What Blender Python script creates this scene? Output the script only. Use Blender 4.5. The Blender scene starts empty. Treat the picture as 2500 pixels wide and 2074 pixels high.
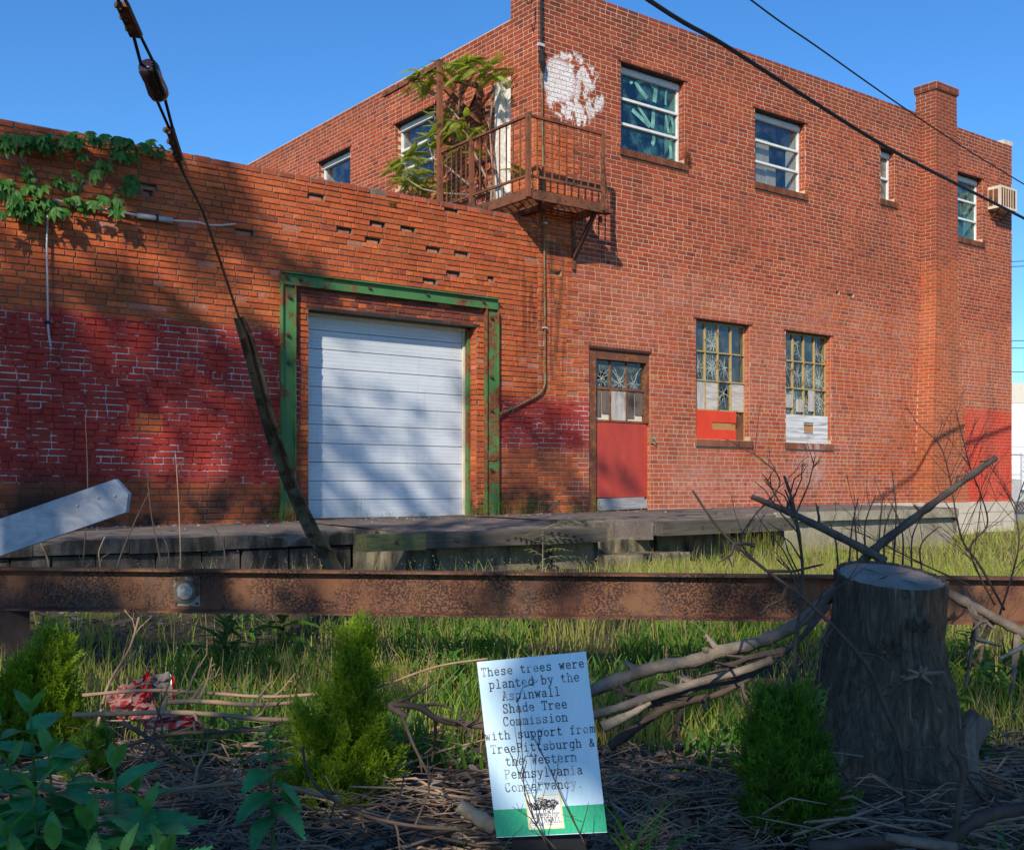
import bpy, bmesh, math, random
import numpy as np
from mathutils import Vector, Matrix
R = random.Random(7)
NR = np.random.default_rng(7)
scene = bpy.context.scene
# ------------------------------------------------------------------ camera, sky, sun, exposure
FPX, HOR = 2711.0, 1188.0            # focal length and horizon line in photograph pixels (2500 x 2074)
YAW = math.radians(37.4)             # camera turned right of the facade's normal
CAMZ = 1.2
cd = bpy.data.cameras.new('camera'); cam = bpy.data.objects.new('camera', cd)
scene.collection.objects.link(cam); scene.camera = cam
cam.location = (0, 0, CAMZ); cam.rotation_euler = (math.radians(90), 0, -YAW)
cd.sensor_fit = 'HORIZONTAL'; cd.sensor_width = 36.0; cd.lens = 36.0 * FPX / 2500.0
cd.shift_y = (HOR - 1037.0) / 2500.0; cd.clip_start = 0.05; cd.clip_end = 2000.0
SUN = Vector((1.27, 1.0, -1.07)).normalized()        # direction the light travels
elev = math.asin(-SUN.z); azim = math.atan2(-SUN.x, -SUN.y)
w = bpy.data.worlds.new('World'); scene.world = w; w.use_nodes = True
wn = w.node_tree.nodes; wl = w.node_tree.links
sky = wn.new('ShaderNodeTexSky'); sky.sky_type = 'NISHITA'; sky.sun_disc = False
sky.sun_elevation = elev; sky.sun_rotation = azim; sky.altitude = 200.0
sky.air_density = 1.0; sky.dust_density = 0.3; sky.ozone_density = 3.0
hs = wn.new('ShaderNodeHueSaturation'); hs.inputs['Saturation'].default_value = 1.22       # clear, strongly blue air
tint = wn.new('ShaderNodeMix'); tint.data_type = 'RGBA'; tint.blend_type = 'MULTIPLY'; tint.inputs[0].default_value = 1.0; tint.inputs[7].default_value = (.66, .88, 1.06, 1)
wl.new(sky.outputs[0], hs.inputs['Color']); wl.new(hs.outputs[0], tint.inputs[6])
wl.new(tint.outputs[2], wn['Background'].inputs[0]); wn['Background'].inputs[1].default_value = 0.115
sd = bpy.data.lights.new('sun', 'SUN'); so = bpy.data.objects.new('sun', sd); scene.collection.objects.link(so)
sd.energy = 4.0; sd.angle = math.radians(0.55); sd.color = (1.0, 0.88, 0.71)
so.rotation_euler = SUN.to_track_quat('-Z', 'Y').to_euler(); so.location = (-20, -16, 20)
vs = scene.view_settings; vs.view_transform = 'Standard'; vs.look = 'None'; vs.exposure = 0.55; vs.gamma = 1.0
vs.use_curve_mapping = False
scene.cycles.use_denoising = True
scene.cycles.max_bounces = 6; scene.cycles.transparent_max_bounces = 12

# ------------------------------------------------------------------ pixel -> place helpers (photograph pixels)
FWD = Vector((math.sin(YAW), math.cos(YAW), 0)); RGT = Vector((math.cos(YAW), -math.sin(YAW), 0))
CAMP = Vector((0, 0, CAMZ))
def ray(px, py):
    return FWD + RGT * ((px - 1250.0) / FPX) + Vector((0, 0, (HOR - py) / FPX))
def P(px, py, d):                    # point at distance d along the view axis
    return CAMP + ray(px, py) * d
YF = 12.0                            # the facade's plane
def F(px, py, y=YF):                 # point on a plane parallel to the facade
    r = ray(px, py); return CAMP + r * (y / r.y)
def S(px, py, x):                    # point on a plane parallel to the side wall
    r = ray(px, py); return CAMP + r * (x / r.x)
def dep(x, y): return FWD.x * x + FWD.y * y
def smooth(a, b, x):
    t = min(1, max(0, (x - a) / (b - a))); return t * t * (3 - 2 * t)
def ground_z(x, y):
    d = dep(x, y)
    z = 0.30 * smooth(4.6, 9.0, d)
    z += 0.02 * math.sin(x * 1.7 + y * .9) + 0.015 * math.sin(y * 2.3 - x * 1.1)
    return z
def G(px, py):                       # point on the ground under a pixel
    d = 3.0
    for _ in range(60):
        p = P(px, py, d); e = p.z - ground_z(p.x, p.y)
        d += e * 2.0
        d = min(max(d, 0.5), 80)
    p = P(px, py, d); p.z = ground_z(p.x, p.y); return p
def onground(p): return Vector((p[0], p[1], ground_z(p[0], p[1])))

# ------------------------------------------------------------------ objects
ABS = {}
def link(o): scene.collection.objects.link(o)
def thing(name, label, cat, loc, group=None):
    o = bpy.data.objects.new(name, None); link(o); o.location = loc; o.empty_display_size = .1
    o['label'] = label; o['category'] = cat
    if group: o['group'] = group
    ABS[o.name] = Vector(loc); return o
def tag(o, label=None, cat=None, group=None, kind=None):
    if label: o['label'] = label
    if cat: o['category'] = cat
    if group: o['group'] = group
    if kind: o['kind'] = kind
    return o
def put(name, mesh, origin, parent=None):
    o = bpy.data.objects.new(name, mesh); link(o); ABS[o.name] = Vector(origin)
    if parent is not None:
        o.parent = parent; o.location = Vector(origin) - ABS[parent.name]
    else: o.location = origin
    return o
class MB:
    def __init__(s): s.v = []; s.f = []; s.c = []; s.m = []
    def add(s, vs, fs, col=None, mi=0):
        b = len(s.v); s.v.extend([tuple(q) for q in vs])
        for f in fs: s.f.append(tuple(b + i for i in f)); s.c.append(col); s.m.append(mi)
    def quad(s, a, b, c, d, col=None, mi=0): s.add((a, b, c, d), ((0, 1, 2, 3),), col, mi)
    def box(s, a, b, col=None, mi=0):
        x0, y0, z0 = a; x1, y1, z1 = b
        s.add([(x0,y0,z0),(x1,y0,z0),(x1,y1,z0),(x0,y1,z0),(x0,y0,z1),(x1,y0,z1),(x1,y1,z1),(x0,y1,z1)],
              [(0,3,2,1),(4,5,6,7),(0,1,5,4),(1,2,6,5),(2,3,7,6),(3,0,4,7)], col, mi)
    def bar(s, a, b, wd, ht, up=(0,0,1), col=None, mi=0):      # rectangular bar from a to b
        a = Vector(a); b = Vector(b); d = (b - a).normalized(); up = Vector(up)
        if abs(d.dot(up)) > .98: up = Vector((0, 1, 0)) if abs(d.y) < .9 else Vector((1, 0, 0))
        r = d.cross(up).normalized(); u = r.cross(d)
        r = r * wd / 2; u = u * ht / 2
        s.add([a-r-u, a+r-u, a+r+u, a-r+u, b-r-u, b+r-u, b+r+u, b-r+u],
              [(0,3,2,1),(4,5,6,7),(0,1,5,4),(1,2,6,5),(2,3,7,6),(3,0,4,7)], col, mi)
    def tube(s, pts, rad, n=6, cap=True, col=None, mi=0):
        pts = [Vector(q) for q in pts]; k = len(pts)
        if not hasattr(rad, '__len__'): rad = [rad] * k
        base = len(s.v); prev = None
        for i, q in enumerate(pts):
            d = (pts[min(i+1, k-1)] - pts[max(i-1, 0)])
            d = d.normalized() if d.length > 1e-9 else Vector((0, 0, 1))
            if prev is None:
                r = d.cross(Vector((0, 0, 1)));  r = d.cross(Vector((1, 0, 0))) if r.length < .05 else r
            else: r = prev - d * prev.dot(d)
            r.normalize(); prev = r; u = d.cross(r)
            for j in range(n):
                a = 2 * math.pi * j / n
                s.v.append(tuple(q + (r * math.cos(a) + u * math.sin(a)) * rad[i]))
        for i in range(k - 1):
            for j in range(n):
                s.f.append((base+i*n+j, base+i*n+(j+1)%n, base+(i+1)*n+(j+1)%n, base+(i+1)*n+j)); s.c.append(col); s.m.append(mi)
        if cap:
            s.f.append(tuple(base + j for j in range(n))[::-1]); s.c.append(col); s.m.append(mi)
            s.f.append(tuple(base + (k-1)*n + j for j in range(n))); s.c.append(col); s.m.append(mi)
    def prism(s, poly, dvec, col=None, mi=0):                   # polygon (points) extruded by dvec
        poly = [Vector(q) for q in poly]; d = Vector(dvec); n = len(poly)
        s.add([*poly, *[q + d for q in poly]], [tuple(range(n))[::-1], tuple(range(n, 2*n)), *[(i, (i+1)%n, n+(i+1)%n, n+i) for i in range(n)]], col, mi)
    def disc(s, c, nrm, r, h, n=10, col=None, mi=0):
        c = Vector(c); nrm = Vector(nrm).normalized()
        s.tube([c, c + nrm * h], r, n, True, col, mi)
    def mesh(s, name, mats, origin, smooth_=False):
        me = bpy.data.meshes.new(name); o = np.array(origin)
        me.from_pydata((np.array(s.v).reshape(-1, 3) - o).tolist(), [], s.f)
        for m in (mats if isinstance(mats, (list, tuple)) else [mats]): me.materials.append(m)
        if any(s.m): me.polygons.foreach_set('material_index', s.m)
        if any(c is not None for c in s.c):
            at = me.attributes.new('bcol', 'FLOAT_COLOR', 'FACE')
            at.data.foreach_set('color', np.array([(*(c or (1,1,1)), 1.0) for c in s.c], dtype=np.float32).ravel())
        if smooth_: me.polygons.foreach_set('use_smooth', [True] * len(me.polygons))
        me.update(); return me
    def build(s, name, mats, parent=None, kind=None, smooth_=False, origin=None):
        if not s.v: return None
        if origin is None:
            a = np.array(s.v); lo, hi = a.min(0), a.max(0)
            origin = Vector(((lo[0]+hi[0])/2, (lo[1]+hi[1])/2, lo[2]))
        o = put(name, s.mesh(name, mats, origin, smooth_), origin, parent)
        if kind: o['kind'] = kind
        return o
def part(name, mats, parent, fn, *a, smooth_=False, kind=None, **k):
    m = MB(); getattr(m, fn)(*a, **k); return m.build(name, mats, parent, kind, smooth_)

# ------------------------------------------------------------------ materials
class Mat:
    def __init__(s, name, rough=.85, spec=.3, metal=0.0):
        s.m = bpy.data.materials.new(name); s.m.use_nodes = True; s.t = s.m.node_tree
        s.b = s.t.nodes['Principled BSDF']; s.out = s.t.nodes['Material Output']
        s.b.inputs['Roughness'].default_value = rough; s.b.inputs['Specular IOR Level'].default_value = spec
        s.b.inputs['Metallic'].default_value = metal; s._pos = None; s._xyz = None
    def N(s, t, **k):
        n = s.t.nodes.new('ShaderNode' + t)
        for a, v in k.items(): setattr(n, a, v)
        return n
    def setin(s, sock, v):
        if isinstance(v, bpy.types.NodeSocket): s.t.links.new(v, sock)
        elif isinstance(v, (tuple, list)) and len(v) == 3 and sock.type == 'RGBA': sock.default_value = (*v, 1)
        else: sock.default_value = v
    def math(s, op, a, b=0.0, c=None, clamp=False):
        n = s.N('Math', operation=op, use_clamp=clamp); s.setin(n.inputs[0], a); s.setin(n.inputs[1], b)
        if c is not None: s.setin(n.inputs[2], c)
        return n.outputs[0]
    def add(s, a, b): return s.math('ADD', a, b)
    def sub(s, a, b): return s.math('SUBTRACT', a, b)
    def mul(s, a, b): return s.math('MULTIPLY', a, b)
    def mx(s, a, b): return s.math('MAXIMUM', a, b)
    def mix(s, f, a, b, blend='MIX'):
        n = s.N('Mix', data_type='RGBA', blend_type=blend); s.setin(n.inputs[0], f); s.setin(n.inputs[6], a); s.setin(n.inputs[7], b)
        return n.outputs[2]
    def pos(s):
        if s._pos is None: s._pos = s.N('NewGeometry').outputs['Position']
        return s._pos
    def obj(s): return s.N('TexCoord').outputs['Object']
    def xyz(s):
        if s._xyz is None:
            n = s.N('SeparateXYZ'); s.setin(n.inputs[0], s.pos()); s._xyz = (n.outputs[0], n.outputs[1], n.outputs[2])
        return s._xyz
    def vec(s, sx, sy, sz, src=None):
        n = s.N('Mapping'); s.setin(n.inputs[0], src if src is not None else s.pos()); n.inputs['Scale'].default_value = (sx, sy, sz); return n.outputs[0]
    def noise(s, scale, detail=4, rough=.6, vec=None, dist=0.0, color=False):
        n = s.N('TexNoise'); s.setin(n.inputs['Vector'], vec if vec is not None else s.pos())
        n.inputs['Scale'].default_value = scale; n.inputs['Detail'].default_value = detail
        n.inputs['Roughness'].default_value = rough; n.inputs['Distortion'].default_value = dist
        return n.outputs['Color'] if color else n.outputs['Fac']
    def voro(s, scale, feature='F1', vec=None, out=None, rnd=1.0):
        n = s.N('TexVoronoi', feature=feature); s.setin(n.inputs['Vector'], vec if vec is not None else s.pos())
        n.inputs['Scale'].default_value = scale; n.inputs['Randomness'].default_value = rnd
        return n.outputs[out or 'Distance']
    def sstep(s, a, b, x):
        n = s.N('MapRange', interpolation_type='SMOOTHSTEP'); s.setin(n.inputs[0], x)
        s.setin(n.inputs[1], a); s.setin(n.inputs[2], b); return n.outputs[0]
    def ramp(s, f, stops):
        n = s.N('ValToRGB'); s.setin(n.inputs[0], f); e = n.color_ramp.elements
        while len(e) < len(stops): e.new(.5)
        for q, (p, c) in zip(e, stops): q.position = p; q.color = (*c, 1) if len(c) == 3 else c
        return n.outputs[0]
    def attr(s, name='bcol'):
        n = s.N('Attribute', attribute_name=name); return n.outputs['Color']
    def color(s, c): s.setin(s.b.inputs['Base Color'], c); return s
    def bump(s, h, strength=.5, dist=.01):
        n = s.N('Bump'); n.inputs['Strength'].default_value = strength; n.inputs['Distance'].default_value = dist
        s.setin(n.inputs['Height'], h); s.setin(s.b.inputs['Normal'], n.outputs[0]); return s
    def inbox(s, x0, x1, z0, z1, soft, wob=None, amp=0.0):
        x, _, z = s.xyz()
        if wob is not None:
            o = s.mul(s.sub(wob, .5), amp * 2); x = s.add(x, o); z = s.add(z, o)
        r = s.mul(s.sstep(x0 - soft, x0 + soft, x), s.sub(1.0, s.sstep(x1 - soft, x1 + soft, x)))
        return s.mul(r, s.mul(s.sstep(z0 - soft, z0 + soft, z), s.sub(1.0, s.sstep(z1 - soft, z1 + soft, z))))
def simple(name, c, rough=.8, var=.25, scale=6.0, spec=.3, metal=0.0, bump=0.0, c2=None, bscale=None):
    m = Mat(name, rough, spec, metal); n = m.noise(scale, 5)
    lo = tuple(v * (1 - var) for v in c) if c2 is None else c2
    m.color(m.ramp(n, [(.3, lo), (.7, tuple(min(1, v * (1 + var)) for v in c))]))
    if bump: m.bump(m.noise(bscale or scale * 6, 4), bump, .01)
    return m.m
def leafmat(name, c, var=.35, trans=.35, rough=.55, scale=9.0, c2=None):
    m = Mat(name, rough, .3); n = m.noise(scale, 3)
    lo = tuple(v * (1 - var) for v in c) if c2 is None else c2
    col = m.ramp(n, [(.3, lo), (.7, tuple(v * (1 + var) for v in c))])
    m.color(col); tr = m.N('BsdfTranslucent'); m.setin(tr.inputs[0], m.mix(1.0, col, (1.5, 1.4, .6), 'MULTIPLY'))
    ms = m.N('MixShader'); ms.inputs[0].default_value = trans
    m.t.links.new(m.b.outputs[0], ms.inputs[1]); m.t.links.new(tr.outputs[0], ms.inputs[2]); m.t.links.new(ms.outputs[0], m.out.inputs[0])
    return m.m
# ------------------------------------------------------------------ brickwork
CO = 0.0672
XC = F(1312, 800).x                  # corner of the tall building
XE = F(2470, 800).x                  # its far end
ZLOW, ZTALL, ZSIDE = 4.90, 8.25, 7.94
def paint_masks(m):
    wob = m.noise(1.3, 3); wob2 = m.noise(5, 3)
    left = m.inbox(-9, 5.98, 1.27, 3.0, .05, m.add(m.mul(wob, .8), m.mul(wob2, .2)), .24)
    patch = m.sub(1.0, m.inbox(4.05, 4.35, 1.78, 2.0, .015))
    left = m.mul(left, patch)
    mid = m.inbox(8.86, 10.62, 1.72, 2.42, .10, wob2, .10)
    end = m.inbox(20.42, 24, .9, 2.76, .05, wob2, .05)
    return left, mid, end
def white_mask(m):
    x, _, z = m.xyz()
    dx = m.mul(m.sub(x, 10.26), 1 / .60); dz = m.mul(m.sub(z, 6.83), 1 / .56)
    d = m.math('SQRT', m.add(m.mul(dx, dx), m.mul(dz, dz)))
    body = m.sub(1.0, m.sstep(.84, .98, m.add(d, m.mul(m.sub(m.noise(4.5, 4), .5), .7))))
    rot = m.N('Mapping'); m.setin(rot.inputs[0], m.pos()); rot.inputs['Rotation'].default_value = (0, .7, 0); rot.inputs['Scale'].default_value = (5, 1, 3.4)
    st = m.sstep(.47, .53, m.noise(1.6, 3, vec=rot.outputs[0]))
    fine = m.sstep(.36, .44, m.noise(38, 3))
    core = m.mul(m.sub(1.0, m.sstep(.42, .62, m.math('SQRT', m.add(m.mul(m.add(dx, .42), m.add(dx, .42)), m.mul(m.sub(dz, .15), m.sub(dz, .15)))))), .95)
    return m.mul(m.mul(m.mul(body, m.mx(st, core)), m.mx(fine, .15)), m.mul(m.sub(1.0, m.sstep(12.0, 12.03, m.xyz()[1])), m.sstep(9.62, 9.7, x)))
def stains(m):
    x, y, z = m.xyz()
    st = m.sstep(.52, .75, m.noise(2.0, 4, vec=m.vec(2.2, 1, .35)))
    low = m.sub(1.0, m.sstep(.95, 1.5, m.add(z, m.mul(m.sub(m.noise(1.6, 3), .5), .7))))
    low = m.mul(low, m.sub(1.0, m.sstep(10.2, 11.5, x)))
    run = m.mul(m.inbox(9.3, 10.15, 2.6, 4.8, .25, m.noise(2, 2), .3), m.sstep(.45, .62, m.noise(3, 4, vec=m.vec(4, 1, .5))))
    return m.math('MINIMUM', m.add(m.add(m.mul(st, .22), m.mul(low, m.sstep(.3, .6, m.noise(2.3, 4)))), m.mul(run, .6)), .95)
def effl(m):                          # white bloom beside the farther lower window
    x, _, z = m.xyz()
    a = m.inbox(15.35, 15.95, 1.2, 3.0, .22, m.noise(4, 3), .2)
    b = m.inbox(12.2, 15.3, 1.0, 1.5, .25, m.noise(3, 3), .3)
    return m.add(m.mul(a, .55), m.mul(b, .18))
def brickmat():
    m = Mat('brick', .88, .2); c = m.attr()
    n1 = m.noise(26, 5, .7); n2 = m.noise(110, 3)
    c = m.mix(1.0, c, m.ramp(n1, [(.25, (.66, .62, .62)), (.75, (1.22, 1.2, 1.16))]), 'MULTIPLY')
    c = m.mix(1.0, c, m.ramp(n2, [(.3, (.8, .8, .8)), (.7, (1.15, 1.15, 1.15))]), 'MULTIPLY')
    l, mid, e = paint_masks(m)
    chip = m.sstep(.30, .40, m.noise(14, 5, .7))
    red = m.ramp(m.noise(7, 4), [(.3, (.27, .026, .022)), (.7, (.40, .048, .034))])
    c = m.mix(m.mul(m.mx(l, mid), m.mx(chip, .25)), c, red)
    c = m.mix(m.mul(e, .93), c, (.55, .045, .022))
    c = m.mix(m.mul(effl(m), m.sstep(.35, .6, m.noise(9, 4))), c, (.55, .45, .45))
    c = m.mix(stains(m), c, (.022, .017, .016))
    c = m.mix(white_mask(m), c, (.74, .73, .74))
    wash = m.mul(m.sstep(.44, .64, m.noise(.55, 5, .6)), m.inbox(10.6, 30, .5, 4.7, .3, m.noise(.8, 3), .5))
    c = m.mix(m.mul(wash, .16), c, (.50, .24, .17))
    sooty = m.add(m.mul(m.sstep(.50, .70, m.noise(1.1, 5, .65, vec=m.vec(1, 1, .45))), .34), m.mul(m.sstep(7.6, 8.3, m.add(m.xyz()[2], m.mul(m.noise(2.5, 4), .5))), .30))
    c = m.mix(sooty, c, (.075, .030, .022))
    m.color(c); m.bump(m.add(n1, m.mul(n2, .5)), .55, .006); return m.m
def mortarmat(name, base, dark):
    m = Mat(name, .95, .1); n = m.noise(30, 4)
    c = m.ramp(m.add(m.mul(m.noise(.9, 4), .7), m.mul(n, .3)), [(.32, dark), (.62, base)])
    l, mid, e = paint_masks(m)
    keep = m.mul(m.sstep(.45, .56, m.noise(3.2, 5, .7)), m.sstep(.32, .46, m.noise(30, 3)))
    mm = m.mx(l, mid)
    c = m.mix(mm, c, m.mix(keep, (.27, .03, .03), (.58, .52, .52)))
    c = m.mix(m.mul(e, .55), c, (.55, .08, .04))
    c = m.mix(m.mul(stains(m), .85), c, (.03, .027, .025))
    c = m.mix(m.mul(white_mask(m), .06), c, (.72, .71, .70))
    m.color(c); m.bump(n, .7, .006); return m.m
M_BRICK = brickmat()
M_MORT_L = mortarmat('old_mortar', (.27, .21, .16), (.06, .048, .04))
M_MORT_T = mortarmat('pale_mortar', (.60, .45, .32), (.35, .25, .17))
M_DARK = simple('dark_interior', (.02, .022, .024), .9)

class Brickwork:
    """lays bricks on a plane: to3(u, z, off) gives the point, off = outwards"""
    def __init__(s): s.out = []      # (centre, size, verts, faces, colour)
    def brick(s, to3, u0, u1, z0, z1, proud, col, jit=0.0, back=0.0):
        j = lambda: R.uniform(-jit, jit)
        c = [(u0+j(), z0+j()), (u1+j(), z0+j()), (u1+j(), z1+j()), (u0+j(), z1+j())]
        e = .0035 if proud > .003 else .001
        cu, cz = (u0+u1)/2, (z0+z1)/2
        p = [to3(a, b, back) for a, b in c] + [to3(a, b, back + proud * .55) for a, b in c] + \
            [to3(a + (e if a < cu else -e), b + (e if b < cz else -e), back + proud + R.uniform(-.001, .001)) for a, b in c]
        f = [(8, 9, 10, 11)] + [(i, (i+1) % 4, 4 + (i+1) % 4, 4 + i) for i in range(4)] + [(4+i, 4+(i+1) % 4, 8+(i+1) % 4, 8+i) for i in range(4)]
        s.out.append((to3(cu, cz, back), (u1-u0)*(z1-z0), p, f, col))
    def lay(s, to3, u0, u1, z0, z1, holes, colf, proud=.007, jit=.001, gap=.010, hdr=6, missing=(), L=.213, off=0.0, co=CO):
        gone = []; miss = list(missing)
        k0 = int(math.floor(z0 / co)); k1 = int(math.ceil(z1 / co))
        for k in range(k0, k1):
            a, b = max(k * co, z0) + gap / 2, min((k + 1) * co, z1) - gap / 2
            if b - a < .02: continue
            head = (k % hdr == 0); st = L / 2 if head else L
            u = u0 - (st * (.5 if (k % 2) else 0.0)) - (0.0 if head else off) - R.uniform(0, .012)
            edges = [q for h in holes if h[2] < b and h[3] > a for q in (h[0], h[1])]
            while u < u1:
                l = st * R.uniform(.97, 1.03); 
                if not head and R.random() < .05: l = st * .5
                p0, p1 = u + gap / 2, u + l - gap / 2; u += l
                p0, p1 = max(p0, u0 + (.0 if u0 > p0 else 0)), min(p1, u1)
                segs = [(p0, p1)]
                for h in holes:
                    if h[2] < b - .005 and h[3] > a + .005:
                        ns = []
                        for (q0, q1) in segs:
                            if h[1] <= q0 or h[0] >= q1: ns.append((q0, q1))
                            else:
                                if h[0] - q0 > .0: ns.append((q0, h[0] - .001))
                                if q1 - h[1] > .0: ns.append((h[1] + .001, q1))
                        segs = ns
                for (q0, q1) in segs:
                    if q1 - q0 < .022: continue
                    hit = [q for q in miss if q0 <= q[0] <= q1 and a - .004 <= q[1] <= b + .004]
                    if hit:
                        gone.append((q0 - gap * .4, q1 + gap * .4, a - gap * .4, b + gap * .4)); continue
                    c, pr = colf((q0 + q1) / 2, (a + b) / 2, k, head, proud)
                    if c is None: continue
                    s.brick(to3, q0, q1, a, b, pr, c, jit)
        return gone
    def finish(s, parent, n=300, name='brick'):
        sc = []
        for i, (c, a, *_ ) in enumerate(s.out):
            d = (c - CAMP).dot(FWD); px = 1250 + FPX * (c - CAMP).dot(RGT) / d; py = HOR - FPX * (c.z - CAMZ) / d
            inn = 15 < px < 2485 and 15 < py < 1290 and d > 0
            sc.append((-(a / d / d) if inn else 0, i))
        sc.sort(); pick = {i for v, i in sc[:n] if v < 0}
        rest = MB()
        for i, (c, a, p, f, col) in enumerate(s.out):
            if i in pick:
                m = MB(); m.add(p, f, col); m.build(name, M_BRICK, parent, origin=c)
            else: rest.add(p, f, col)
        if rest.v: rest.build('brickwork', M_BRICK, parent, kind='stuff')
def sheet(mb, to3, u0, u1, z0, z1, holes, flip=False, mi=0):
    us = sorted({u0, u1, *[q for h in holes for q in h[:2] if u0 < q < u1]}); zs = sorted({z0, z1, *[q for h in holes for q in h[2:4] if z0 < q < z1]})
    for i in range(len(us) - 1):
        for j in range(len(zs) - 1):
            cu, cz = (us[i] + us[i+1]) / 2, (zs[j] + zs[j+1]) / 2
            if any(h[0] < cu < h[1] and h[2] < cz < h[3] for h in holes): continue
            mb.quad(to3(us[i], zs[j], 0), to3(us[i+1], zs[j], 0), to3(us[i+1], zs[j+1], 0), to3(us[i], zs[j+1], 0), mi=mi)
def reveal(mb, to3, h, d, closed=False, mi=0):
    c = [(h[0], h[2]), (h[1], h[2]), (h[1], h[3]), (h[0], h[3])]
    for i in range(4):
        a, b = c[i], c[(i+1) % 4]
        mb.quad(to3(*a, 0), to3(*b, 0), to3(*b, -d), to3(*a, -d), mi=mi)
    if closed: mb.quad(*[to3(*q, -d) for q in c], mi=mi)
def vr(c, v): 
    k = 1 + R.uniform(-v, v); return tuple(max(.004, q * k * (1 + R.uniform(-.06, .06))) for q in c)
def col_low(u, z, k, head, proud):
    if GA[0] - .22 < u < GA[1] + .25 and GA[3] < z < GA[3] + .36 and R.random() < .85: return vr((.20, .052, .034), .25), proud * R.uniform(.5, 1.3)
    r = R.random(); c = (.46, .108, .036)
    if r < .06: c = (.42, .095, .035)
    elif r < .085: c = (.33, .08, .042)
    elif r < .17: c = (.54, .14, .045)
    elif r < .20: return vr((.45, .17, .11), .15), proud * .25      # spalled face
    return vr(c, .16), proud * R.uniform(.7, 1.25)
def col_tall(u, z, k, head, proud):
    r = R.random(); t = R.uniform(-.14, .14)
    if (u < 10.27 + t and z < 5.3) or (u < 10.24 + t and z < 6.28): return col_low(u, z, k, head, .010)
    if z > 4.45 + .1 * math.sin(u * 2):
        c = (.335, .068, .030)
        if r < .14: c = (.27, .056, .030)
        elif r < .19: c = (.21, .047, .034)
        elif r > .88: c = (.40, .09, .04)
    else:
        c = (.40, .092, .042)
        if u > 15.6: c = (.42, .088, .033)
        if r < .2: c = (.38, .105, .07)
        elif r < .25: c = (.30, .064, .038)
        elif head and r < .45: c = (.43, .17, .085)
    return vr(c, .13), proud * R.uniform(.75, 1.2)
def rect(*pts):
    us = [q.x for q in pts]; zs = [q.z for q in pts]; return min(us), max(us), min(zs), max(zs)
fac = lambda u, z, o: Vector((u, YF - o, z))
# openings measured on the facade
def opening(l, r, tl, tr, bl, br):   # left/right pixel, top pixel at left/right, bottom pixel at left/right
    a, b = F(l, tl), F(r, tr); c, e = F(l, bl), F(r, br)
    sn = lambda z: round(z / CO) * CO
    return (a.x, b.x, sn((c.z + e.z) / 2), sn((a.z + b.z) / 2))
U1 = opening(1515.8, 1671, 151, 201, 363, 397); U2 = opening(1843, 1965.5, 257, 297, 447, 475)
U3 = opening(2149.5, 2184, 357.6, 369, 485, 492); U4 = opening(2336, 2398, 417, 437, 576, 592)
L1 = opening(1699.3, 1830, 779.7, 796, 1074, 1078); L2 = opening(1918.5, 2028.5, 807, 824, 1082, 1085)
DR = opening(1438, 1587.4, 844, 857, 1250, 1244); GA = opening(752.7, 1162.5, 763, 797, 1262, 1250)
GA = (GA[0], GA[1], .6, round(GA[3] / .0692) * .0692); DR = (DR[0], DR[1], .6, DR[3])
# ---------------- low warehouse
low = thing('low_warehouse', 'low orange brick warehouse wall with roller door and creeper along its parapet', 'building', (5, 12.3, .3))
mL = [F(*q) for q in ((373,452),(372,480),(833,557),(938,547),(988,556),(924,588),(1067,611),(1138,621),(1038,689),(1200,683),(1101,667),(785,489),(1222,668),(1112,515),(602,563))]
W = Brickwork(); CL = .0692
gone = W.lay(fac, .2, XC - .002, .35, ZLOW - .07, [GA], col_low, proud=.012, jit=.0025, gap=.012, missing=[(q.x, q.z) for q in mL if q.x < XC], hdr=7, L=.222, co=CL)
# parapet course: uneven stretcher row with open joints
u = .2
while u < XC - .01:
    l = R.uniform(.19, .225); q = min(u + l - R.uniform(.008, .03), XC - .003)
    if q - u > .03 and R.random() > .04: W.brick(fac, u, q, ZLOW - .065, ZLOW + R.uniform(-.012, .006), R.uniform(.006, .016), vr((.36, .09, .045), .2), .003)
    u += l
m = MB(); sheet(m, fac, -2.5, XC, 0, ZLOW, [GA, *gone]); reveal(m, fac, GA, .30)
for g in gone:
    reveal(m, fac, g, .055, True); W.brick(fac, g[0] + R.uniform(.0, .05), g[1] - R.uniform(.0, .04), g[2] + .002, g[3] - R.uniform(.012, .028), .022, vr((.42, .17, .11), .2), .006, back=-.05)
m.box((-2.5, 12.001, ZLOW - .004), (XC - .02, 12.3, ZLOW - .002)); m.quad((-2.5, 12.3, 4.3), (XC, 12.3, 4.3), (XC, 12.3, ZLOW), (-2.5, 12.3, ZLOW))
m.quad((-2.5, 12, 0), (-2.5, 24, 0), (-2.5, 24, ZLOW), (-2.5, 12, ZLOW)); m.quad((-2.5, 24, 0), (XC, 24, 0), (XC, 24, ZLOW), (-2.5, 24, ZLOW))
wallL = m.build('brick_wall', M_MORT_L, low)
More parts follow.
